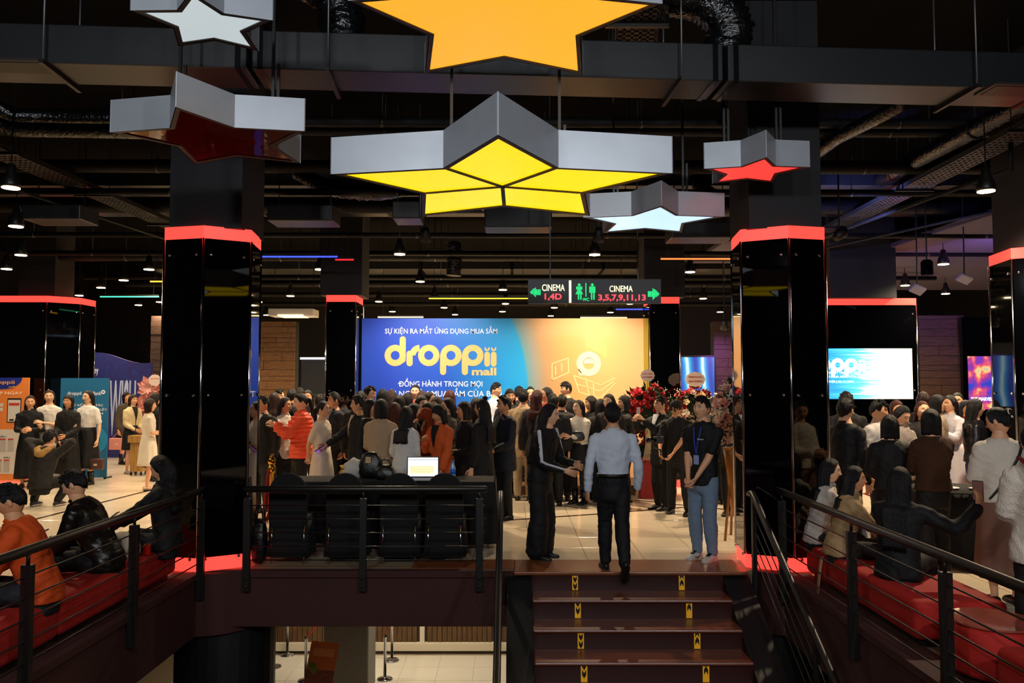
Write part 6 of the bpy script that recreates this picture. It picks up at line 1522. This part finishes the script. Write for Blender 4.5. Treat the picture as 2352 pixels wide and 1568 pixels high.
person(357, 900, 15.2, 150, 'woman in black dress half hidden behind the white dress', top=('shirt', BLK), bottom=('midi', BLK), hair=('long', 'black', .3), shoes=('boots', '#0b0b0b'))
person(345, 914, 13.9, 115, 'woman in short white puff sleeve dress beside the left pillar', top=('puff', '#d6cab6'), bottom=('dress', '#d6cab6', 'cloth', .27), hair=('bob', 'brown'), pose=HOLD, shoes='#caa684')
# ---- seated on the left bench
sitL = dict(seat=.32, lean=26, la=(.05, .30, .60), ra=(-.05, .30, .59), hp=25)
i7 = person(26, 1118, 5.55, -72, 'seated man in bright orange jacket at the left edge', sex='m', H=1.60, top=('jacket', '#c8480e'), bottom=('trousers', '#15171c'), hair=('short', 'black'), pose=P_(sitL, lean=20), head=(0, 22), near=True, skin=1)
phone(i7, (0, .05, .06), '#14161a', 'dark phone held by the seated man in orange', tilt=.9)
i8 = person(172, 1082, 6.55, -84, 'seated man in black leather jacket looking at his phone', sex='m', H=1.63, top=('jacket', '#14120f', 'leather'), bottom=('trousers', '#0f0f10'), hair=('spiky', 'black'), pose=sitL, head=(0, 26), near=True)
phone(i8, (0, .05, .06), '#12161c', 'black tablet phone held by the man in leather', tilt=.9, size=(.09, .009, .17), screen=mat('phone_screen_blue', '#16324a', .1, emit=.25))
i9 = person(372, 1037, 7.38, -85, 'seated woman with long black hair before the left mirrored pillar', H=1.60, top=('jacket', '#0d0b0c'), bottom=('trousers', '#0b0b0c'), hair=('wavy', 'black', .40), pose=P_(sitL, lean=5), head=(0, 24), near=True)
phone(i9, (0, .05, .06), '#1a1a1e', 'phone held by the woman before the left pillar', tilt=.9)
soft_bag('tote_bag', 'white cloth bag with red print on the left red bench', (-3.34, 6.92, .322), (.26, .36, .24), '#b7aa98', 'bag', False, m=mat('white_tote_canvas', '#b5a896', .85, bump=.4, bscale=10))
q = MB(); q.box((-3.26, 7.12, .322), (-3.20, 7.16, .42)); tag(q.build('snack_packet', mat('red_foil_packet', '#b01a12', .25), bevel=.01), 'red foil packet leaning beside the white bag', 'packet')
# ---- centre left crowd
person(604, 907, 11.6, -24, 'man in black zip jacket and grey trousers near the left pillar', sex='m', top=('jacket', '#12110f'), bottom=('trousers', '#2a2622'), hair=('short', 'black'), head=(-18, 0), extras=(('vneck', '#d8d4cc'),), skin=1)
person(630, 898, 13.2, 190, 'person with long brown hair behind the man in zip jacket', top=('jacket', BLK), hair=('long', 'brown', .4))
person(641, 892, 13.8, 40, 'man in profile behind the man in zip jacket', sex='m', top=('suit', BLK), hair=('short', 'black'), head=(20, 0))
person(655, 910, 11.9, 60, 'woman in white blouse applauding beside the orange puffer jacket', top=('shirt', '#cfc8bb'), bottom=('trousers', BLK), hair=('long', 'black', .32), pose=PHONE, head=(15, 0))
i10 = person(691, 900, 11.3, -62, 'woman in orange puffer jacket and black shorts', top=('puffer', '#f0532c', 'puffer'), bottom=('shorts', '#15100e', 'cloth', '#2c1f18'), hair=('pony', 'black', .25), pose=P_(la=(.03, .22, .74), ra=(-.03, .20, .73)), head=(0, 12), skin=2)
phone(i10, (0, .05, .05), '#2a2420', 'phone held by the woman in orange puffer')
person(743, 919, 11.0, 78, 'woman in long cream dress facing right', top=('puff', '#d8c4ae'), bottom=('maxi', '#d8c4ae', 'satin', .12), hair=('pony', 'black', .22), pose=P_(ra=(.0, -.13, .52), la=(.02, -.12, .52), le=(.9, -.4, 0), re=(-.9, -.4, 0)), head=(0, -4), shoes='#b89a80')
person(768, 899, 12.4, -40, 'man in dark grey suit beside the cream dress', sex='m', top=('suit', '#191d26'), bottom=('trousers', '#151820'), hair=('short', 'grey'), head=(-20, 0), extras=(('vneck', '#6f8090'),), skin=1)
person(671, 891, 14.4, 170, 'person with black hair far behind the orange puffer', top=('jacket', BLK), hair=('mop', 'black'), sex='m')
person(689, 888, 14.9, 185, 'farthest person with dark hair behind the orange puffer', top=('jacket', BLK), hair=('mop', 'dark'))
person(707, 893, 13.8, 0, 'woman facing the camera behind the orange puffer', top=('shirt', '#1a1718'), hair=('long', 'black', .3))
person(735, 905, 13.2, 180, 'person with white collar behind the cream dress', sex='m', top=('shirt', '#b8bcc4'), hair=('short', 'black'))
i11 = person(823, 906, 10.9, -68, 'man in black suit holding out a phone beside the backdrop pillar', sex='m', top=('suit', '#0e0d0e'), bottom=('trousers', '#0d0c0d'), hair=('short', 'black'), pose=dict(ra=(-.06, .30, .56)), head=(-15, 0), extras=(('vneck', '#c8b8a8'),), skin=1)
phone(i11, (0, .03, .0), '#20202a', 'phone with a rainbow screen held out before the pillar', k='r', tilt=1.0, screen=mat('phone_screen_rainbow', '#8a5aff', .2, emit=.8))
person(851, 914, 10.6, 74, 'woman in black with a short bob looking right', top=('sweater', '#0c0b0c'), hair=('bob', 'black'), head=(8, 0))
person(876, 914, 10.35, 168, 'woman in beige cable knit coat seen from behind', top=('coat', '#a98f72', 'knit'), bottom=('trousers', '#1a1614'), hair=('bob', 'black'), pose=HOLD)
person(907, 922, 10.5, 192, 'woman with very long reddish hair seen from behind', top=('sweater', '#241512'), hair=('long', 'red', .56))
person(934, 941, 9.95, 152, 'woman in white blouse leaning over the black table', H=1.56, top=('shirt', '#c9c6c2'), bottom=('trousers', '#1c1a1c'), hair=('long', 'black', .34), pose=P_(LOWH, lean=6), head=(25, 5), skin=2)
i12 = person(1009, 934, 10.05, -38, 'short haired woman in orange blazer behind the laptop', H=1.58, top=('suit', '#c4531f'), bottom=('trousers', '#1a1516'), hair=('fringe', 'black'), pose=P_(ra=(-.02, .18, .72), la=(.10, .12, .47), lean=4), head=(-20, 14), extras=(('vneck', '#121015'),), skin=1)
person(985, 921, 10.6, -70, 'woman in rust cardigan covering her face', top=('sweater', '#7c3313', 'knit'), hair=('bob', 'dark'), pose=P_(la=(.03, .10, .86), ra=(-.03, .12, .70)), head=(-10, 10))
person(951, 925, 10.9, 100, 'woman with short black hair between blouse and rust cardigan', top=('jacket', '#15100f'), hair=('bob', 'black'))
person(968, 906, 11.5, 35, 'woman with glasses smiling behind the rust cardigan', top=('jacket', '#131213'), hair=('bob', 'black'), extras=(('glasses',),), head=(10, 0))
person(986, 897, 12.2, 62, 'woman with ponytail in the middle of the crowd', top=('jacket', '#171314'), hair=('pony', 'dark', .3), head=(15, 0))
person(1004, 909, 11.8, -45, 'woman with brown hair in the middle of the crowd', top=('jacket', '#191416'), hair=('bob', 'brown'))
person(1030, 911, 11.1, -66, 'woman in striped top with long hair behind the orange blazer', top=('shirt', '#6a645a', 'knit'), hair=('long', 'black', .36), head=(-10, 5))
person(1066, 920, 10.5, -64, 'woman in black sequin top facing left', top=('sweater', '#100f11', 'knit'), bottom=('trousers', BLK), hair=('bob', 'dark'), pose=LOWH, head=(-12, 0), skin=1)
person(1107, 912, 10.1, -115, 'woman in black with topknot and long curls', top=('sweater', '#0b0a0b'), bottom=('maxi', '#0b0a0b'), hair=('halfbun', 'black', .44), pose=P_(ra=(-.05, .22, .58)))
person(1158, 907, 10.95, -58, 'man in navy suit talking beside the black table', sex='m', top=('suit', '#0e1220'), bottom=('trousers', '#0d1018'), hair=('short', 'black'), pose=LOWH, head=(-14, 0), extras=(('vneck', '#10131c'),), skin=1)
# ---- near the stage
ST = .16
person(1139, 877, 13.7, 52, 'man in white shirt standing on the stage', sex='m', z0=ST, top=('shirt', '#d0d4da'), bottom=('trousers', '#15161c'), hair=('short', 'black'), pose=LOWH, head=(10, 0))
person(1300, 875, 13.7, -52, 'smiling man in black suit standing on the stage', sex='m', z0=ST, top=('suit', '#0f0f12'), bottom=('trousers', '#0e0e10'), hair=('spiky', 'black'), head=(-20, 0), extras=(('vneck', '#e0e0e4'),))
person(1202, 892, 12.6, 176, 'man in beige suit seen from behind', sex='m', top=('suit', '#b0946f'), bottom=('trousers', '#b39a78'), hair=('short', 'black'), pose=HOLD, shoes='#0f0c0a')
person(1234, 893, 12.5, 168, 'woman with red brown hair and glasses beside the beige suit', top=('jacket', '#181214'), hair=('long', 'red', .3), head=(-40, 0), extras=(('glasses',),))
person(1256, 886, 13.1, -66, 'woman in red top and glasses near the stage', top=('shirt', '#c8402a'), hair=('long', 'black', .32), extras=(('glasses',),), head=(-10, 0))
person(1171, 890, 13.0, 10, 'woman in the shadow behind the navy suit', top=('jacket', BLK), hair=('bob', 'black'))
person(1192, 886, 14.0, 185, 'dark haired person just before the backdrop behind the beige suit', top=('jacket', BLK), hair=('short', 'black'), sex='m', z0=ST)
person(1218, 886, 14.1, 5, 'woman just before the backdrop right of the beige suit', top=('jacket', '#1a1718'), hair=('long', 'dark', .3), z0=ST)
person(849, 884, 12.6, 48, 'man facing right at the left end of the backdrop', sex='m', top=('suit', '#101013'), hair=('short', 'black'), head=(20, 0))
person(829, 896, 12.0, 175, 'dark haired person beside the left backdrop pillar', top=('jacket', '#15181a'), hair=('mop', 'black'), sex='m')
person(879, 890, 12.9, 185, 'person with black hair before the purple part of the backdrop', top=('jacket', BLK), hair=('long', 'black', .3))
person(899, 892, 13.3, 190, 'person with wavy brown hair before the blue part of the backdrop', top=('jacket', '#1c1719'), hair=('wavy', 'brown', .3))
person(954, 881, 13.75, 0, 'woman smiling towards the camera before the backdrop lettering', top=('shirt', '#8a2a24'), hair=('long', 'black', .28), z0=.10)
person(917, 905, 11.6, 180, 'person with long black hair behind the beige knit coat', top=('jacket', BLK), hair=('long', 'black', .34))
person(935, 900, 12.6, 178, 'person with dark hair below the backdrop lettering', top=('jacket', '#121113'), hair=('long', 'dark', .3))
person(970, 895, 13.0, 195, 'person with brown hair below the backdrop lettering', top=('jacket', '#201617'), hair=('bob', 'brown'))
person(1033, 893, 12.8, 185, 'person with chestnut hair right of the backdrop lettering', top=('jacket', '#1d1516'), hair=('long', 'red', .3))
person(1093, 911, 11.4, 175, 'person with light brown hair behind the topknot woman', top=('jacket', '#2a1c14'), hair=('long', 'brown', .34))
# ---- right of centre
i13 = person(1262, 926, 8.45, 62, 'woman in black suit with white sleeve stripes gesturing', H=1.64, top=('sweater', '#0b0b0c'), bottom=('wide', '#0a0a0b'), hair=('wavy', 'black', .52), pose=P_(la=(.06, .22, .60), ra=(-.03, .19, .57), lean=10), head=(14, 6), extras=(('stripe', '#c9ccd4'),), near=True, skin=2, curl=.15)
i14 = person(1407, 934, 7.93, 184, 'man in light blue shirt climbing the last step', sex='m', H=1.645, top=('shirt', '#bfcadb'), bottom=('trousers', '#0b0c12'), hair=('short', 'black'), pose=P_(la=(.155, .0, .475), ra=(-.155, .04, .48), lf=(.042, .05, .045), rf=(-.035, -.17, -.045), rt=(0, .55, -.83), lk=(0, 1, .2), rk=(0, 1, .1)), extras=(('belt', '#0c0a0a'),), near=True, skin=1, head=(-4, 0))
i15 = person(1612, 911, 8.42, -46, 'man in black polo shirt and blue jeans with a lanyard', sex='m', H=1.705, top=('polo', '#0b0b0d'), bottom=('jeans', '#6c8096'), hair=('spiky', 'black'), shoes=('sneaker', '#b9b4ac'), pose=P_(CLASP), head=(-4, -2), extras=(('lanyard',),), near=True)
def body_print(info, s_, p, wd, ht, m_):
    """flat lettering on a garment, parented to its wearer"""
    w0 = local_to_world(info, p); root, j, o_, a = info; o = text(s_, 0, wd, -ht/2, ht/2, 0, m_, None, 'chest_lettering', .002)
    n = len(o.data.vertices); co = np.empty(n*3); o.data.vertices.foreach_get('co', co); co = co.reshape(-1, 3)
    loc = y_(np.array(p)); co = co+np.array((loc[0]-wd/2, loc[1], loc[2])); o.data.vertices.foreach_set('co', co.ravel()); o.data.update(); o.parent = root
body_print(i15, 'droppii', i15[1]['chest']+i15[1]['sx']*.055+i15[1]['fw']*(.062*1.7+.034)+np.array((0, 0, .04)), .075, .018, mat('white_print', '#dfe4f2', .5))
i16 = person(1553, 923, 11.3, -28, 'cameraman in black polo looking down at his gimbal', sex='m', H=1.62, top=('polo', '#0b0a0b'), bottom=('trousers', '#0e0e11'), hair=('mop', 'black'), pose=P_(la=(.0, .20, .52), ra=(-.10, .20, .54), lean=6, lf=(.09, .03, .045), rf=(-.07, -.03, .045)), head=(0, 32), skin=1)
p = local_to_world(i16, (i16[1]['wrr']+i16[1]['wrl'])/2+np.array((-.05, .08, .0))); t = thing('camera_gimbal', 'black camera on a handheld gimbal', 'camera', tuple(p))
q = MB(); q.tube([p+np.array((0, 0, -.14)), p+np.array((0, 0, .05))], .018, 10); q.build('grip', M_blkm, t, smooth=True)
q = MB(); q.tube([p+np.array((0, 0, .05)), p+np.array((-.09, .02, .08)), p+np.array((-.10, .02, .17))], .012, 8); q.build('gimbal_arm', M_blkm, t, smooth=True)
q = MB(); q.cbox(p+np.array((-.03, 0, .19)), (.14, .07, .10)); q.build('camera_body', M_blk, t, bevel=.01)
q = MB(); q.tube([p+np.array((-.08, -.02, .19)), p+np.array((-.2, -.07, .19))], .035, 14); q.build('lens', M_gloss, t, smooth=True)
q = MB(); q.cbox(p+np.array((-.03, .0, .26)), (.05, .03, .03)); q.build('microphone', M_blkm, t)
i17 = person(1516, 908, 11.75, -62, 'man in black suit and glasses filming with a raised phone', sex='m', top=('suit', '#0e0d0f'), bottom=('trousers', '#0d0c0e'), hair=('short', 'black'), pose=P_(la=(.03, .22, .80), ra=(-.05, .24, .79)), head=(-2, -4), extras=(('vneck', '#d4d4d8'), ('glasses',)))
phone(i17, (0, .02, .10), '#b8b4b0', 'silver phone held up by the man in glasses', tilt=.1)
i18 = person(1329, 917, 12.3, -40, 'woman in white sweater, black skirt and tall boots', top=('sweater', '#d2cabb', 'knit'), bottom=('skirt', '#0b0a0b', 'cloth', .32, 'tights'), hair=('long', 'black', .36), pose=P_(la=(.02, .18, .66), ra=(-.05, .22, .66)), head=(-14, -4), shoes=('boots', '#0b0909'), skin=2)
soft_bag('handbag', 'black fur handbag under the arm of the white sweater', tuple(local_to_world(i18, i18[1]['ell']+np.array((-.05, .10, -.02)))), (.24, .1, .15), '#0c0b0c', handle=False)
person(1290, 905, 13.0, 172, 'man in black suit behind the white sweater', sex='m', top=('suit', '#101015'), bottom=('trousers', '#0f0f13'), hair=('short', 'black'), pose=HOLD)
person(1357, 907, 12.9, -70, 'woman in black fur jacket behind the white sweater', top=('jacket', '#0f0d0d', 'knit'), hair=('bob', 'dark'), head=(-10, 0))
person(1379, 914, 12.4, 175, 'woman with straight black hair beside the blue shirt', top=('jacket', '#151012'), hair=('long', 'black', .44))
person(1399, 902, 12.3, -30, 'woman with sunglasses on her hair near the red roses', top=('jacket', '#16110f'), hair=('wavy', 'dark', .32), head=(-10, 0), skin=2)
person(1433, 906, 12.5, -78, 'grey haired person beside the red roses', top=('jacket', '#2a2724'), hair=('bob', 'grey'))
person(1270, 903, 12.3, 180, 'person with short black hair behind the striped sleeves woman', sex='m', top=('suit', '#121216'), hair=('short', 'black'))
person(1681, 893, 11.2, -30, 'man standing behind the peach flower stand', sex='m', top=('suit', '#141418'), hair=('short', 'black'), skin=1)
person(1641, 910, 12.3, 185, 'person in dark clothes behind the polo shirt man', top=('jacket', '#0f0e10'), hair=('mop', 'black'), sex='m')
# ---- right hand crowd
person(1941, 911, 8.6, 118, 'young man in black shirt before the video screen', sex='m', top=('shirt', '#0c0b0d'), bottom=('trousers', '#0b0b0d'), hair=('mop', 'black'), head=(12, 0), near=True)
person(1943, 896, 10.4, 175, 'tall man in black directly before the video screen', sex='m', top=('tee', '#0d0c0e'), hair=('mop', 'black'))
person(2017, 916, 9.3, 32, 'man in white jacket looking right', sex='m', top=('suit', '#b9b4b0'), bottom=('trousers', '#1a1a1e'), hair=('short', 'black'), head=(25, 8), skin=1)
person(2059, 917, 10.8, 5, 'woman with auburn bob facing the camera', top=('jacket', '#1a1516'), hair=('bob', 'red'))
person(2071, 934, 9.5, 22, 'woman with long black hair looking down', H=1.58, top=('shirt', '#8a8078'), hair=('long', 'black', .36), head=(5, 26), pose=HOLD)
i19 = person(2043, 951, 7.95, 170, 'woman in black with a short bob seen from behind', top=('crop', '#0b0a0c'), bottom=('trousers', '#0b0a0b'), hair=('bob', 'black'), pose=P_(HOLD, ra=(-.10, .20, .64)), near=True)
i20 = person(2137, 937, 7.65, 186, 'woman in brown wool jacket seen from behind', top=('crop', '#3c2414', 'knit'), bottom=('trousers', '#0d0b0c'), hair=('bob', 'black'), pose=P_(PHONE, la=(.0, .20, .68)), near=True)
phone(i19, (.02, .06, .05), '#123038', 'teal phone held by the woman in black', k='r', screen=mat('phone_screen_teal', '#1c5a60', .2, emit=.3))
person(2120, 897, 11.2, 160, 'person with brown hair left of the plank wall', top=('jacket', '#1a1414'), hair=('bob', 'brown'))
person(2118, 919, 9.9, 0, 'woman with orange red hair facing the camera', top=('jacket', '#171214'), hair=('long', 'red', .3), head=(0, -6))
i21 = person(2153, 904, 10.9, 72, 'woman in tan jacket talking left of the white dress', top=('jacket', '#8c7a66'), hair=('bob', 'black'))
person(2181, 905, 11.0, -66, 'woman in long white dress with dark hair', top=('shirt', '#c9c6d0'), bottom=('maxi', '#c9c6d0', 'cloth', .08), hair=('long', 'black', .34), pose=PHONE, head=(-8, 0))
person(2199, 899, 12.0, -40, 'woman behind the white dress near the poster', top=('jacket', '#131114'), hair=('pony', 'black', .25))
person(2240, 913, 10.1, 64, 'woman in black leather jacket and blue jeans', top=('crop', '#121116', 'leather'), bottom=('jeans', '#1f3c66'), hair=('long', 'black', .36), head=(20, 0))
person(2218, 925, 11.6, 10, 'person in red trousers behind the leather jacket', H=1.6, top=('shirt', '#c43a1e'), bottom=('trousers', '#c8401c'), hair=('bob', 'black'))
person(2322, 909, 10.6, -100, 'woman in dark printed shirt beside the right edge pillar', top=('tee', '#131316'), hair=('bun', 'black'))
i22 = person(2292, 931, 6.75, 178, 'woman in cream tweed jacket with a hair bow', top=('crop', '#d6ccbc', 'knit'), bottom=('midi', '#7c5848', 'cloth', .14), hair=('bun', 'black'), pose=P_(HOLD), extras=(('pin',), ('strap', '#120e0d', 1)), near=True, head=(38, 16))
i23 = person(2378, 985, 5.3, 172, 'woman in cream hooded jacket wearing a red backpack', H=1.56, top=('hoodie', '#d0c4b4', 'knit'), bottom=('trousers', '#0d0c0e'), hair=('long', 'black', .44), pose=P_(HOLD), near=True, head=(20, 10))
c_ = local_to_world(i23, i23[1]['chest']-i23[1]['fw']*.20+np.array((0, 0, -.22))); t = thing('backpack', 'dark red leather backpack worn by the cream hooded woman', 'backpack', tuple(c_))
rbox('bag_body', mat('oxblood_leather', '#5e1016', .4), (c_[0]-.13, c_[1]-.06, c_[2]), (c_[0]+.13, c_[1]+.05, c_[2]+.32), .04, t)
rbox('front_pocket', mat('oxblood_leather', '#5e1016', .4), (c_[0]-.10, c_[1]-.085, c_[2]+.02), (c_[0]+.10, c_[1]-.05, c_[2]+.16), .02, t)
for e in (-1, 1): q = MB(); q.tube([(c_[0]+e*.09, c_[1]+.0, c_[2]+.30), (c_[0]+e*.11, c_[1]+.06, c_[2]+.40), (c_[0]+e*.12, c_[1]+.16, c_[2]+.46)], [(.02, .006)]*3, 8, ref=(1, 0, 0)); q.build('shoulder_strap', mat('oxblood_leather', '#5e1016', .4), t)
# ---- seated on the right bench
sitR = dict(seat=.32, lean=14, la=(.06, .30, .58), ra=(-.06, .30, .57))
i24 = person(1906, 1058, 7.62, 82, 'seated woman in white lace blouse on the right bench', H=1.52, top=('shirt', '#c4bdb4'), bottom=('trousers', '#15151a'), hair=('long', 'black', .34), pose=sitR, head=(-12, 6), near=True, skin=2)
i25 = person(1962, 1089, 7.08, 74, 'seated woman in beige trench coat on the right bench', H=1.48, top=('coat', '#a88a60'), bottom=('trousers', '#2a2420'), hair=('wavy', 'black', .34), pose=P_(sitR, lean=14), head=(-4, 0), near=True, skin=1)
i26 = person(2066, 1075, 6.35, 138, 'seated woman in black with long hair taking a selfie', H=1.60, top=('jacket', '#0a090b'), bottom=('trousers', '#0b0a0c'), hair=('long', 'black', .52), pose=P_(sitR, lean=8, ra=(-.32, .14, .82), rreach=(-.15, .1, 1), re=(-.4, -.2, -1)), head=(-12, 4), near=True, skin=1)
phone(i26, tuple(-nrm(i26[1]['wrr']-i26[1]['elr'])*.07+np.array((.0, .022, .125))), '#101114', 'phone with a face on its screen held by the selfie taker', k='r', tilt=.1, screen=mat('phone_screen_selfie', '#5a3a34', .2, emit=.25))
q = MB(); w_ = local_to_world(i25, i25[1]['pel']+np.array((-.16, -.16, -.07))); q.tube([w_, w_+np.array((-.03, -.03, -.1)), w_+np.array((-.05, -.02, -.3))], [(.03, .006)]*3, 8, ref=(0, 1, 0)); o = q.build('coat_belt', cloth('#a88a60'), None, smooth=True); tag(o, 'hanging beige belt end of the trench coat', 'belt')
bake_people()
# purple and blue stage lighting at the right, warm wash on the backdrop
def wash(label, loc, tgt, e, col, size=70):
    t = thing('stage_spotlight', label, 'spotlight', loc)
    from mathutils import Vector
    d = np.array(tgt, float)-np.array(loc, float); d /= np.linalg.norm(d); L = np.array(loc, float)
    q = MB(); q.tube([L-d*.20, L-d*.02, L], [.06, .085, .09], 16); q.build('can', M_blk, t, smooth=True)
    q = MB(); q.tube([L-d*.012, L-d*.010], [.08, .08], 16); q.build('lens', mat('spot_lens', '#ffffff', .3, emit=1.0), t)
    q = MB(); q.tube([L-d*.1, (L-d*.1)*np.array((1, 1, 0))+np.array((0, 0, 5.75))], .012, 6); q.build('stem', M_blkm, t)
    spot('spot_beam', tuple(L+d*.02), tgt, e, col, size, .7, .06)
wash('spotlight washing the left half of the backdrop', (-1.3, 11.9, 4.0), (-1.4, 14.4, 1.7), LAMP_W*BDF, (1, .9, .85), 75)
wash('spotlight washing the right half of the backdrop', (1.3, 11.9, 4.0), (1.3, 14.4, 1.6), LAMP_W*BDF, (1, .85, .6), 75)
wash('purple spotlight over the right hand crowd', (8.4, 12.6, 3.2), (9.4, 14.6, 4.4), LAMP_W*PUR, (.45, .25, 1), 120)
wash('blue spotlight aimed along the right ceiling', (4.6, 11.0, 3.95), (6.2, 12.5, 5.2), LAMP_W*PUR*.6, (.25, .3, 1), 120)
wash('violet spotlight beside the right plank wall', (4.4, 16.5, 3.0), (4.7, 18, 1.8), LAMP_W*PUR*.5, (.7, .25, 1), 80)
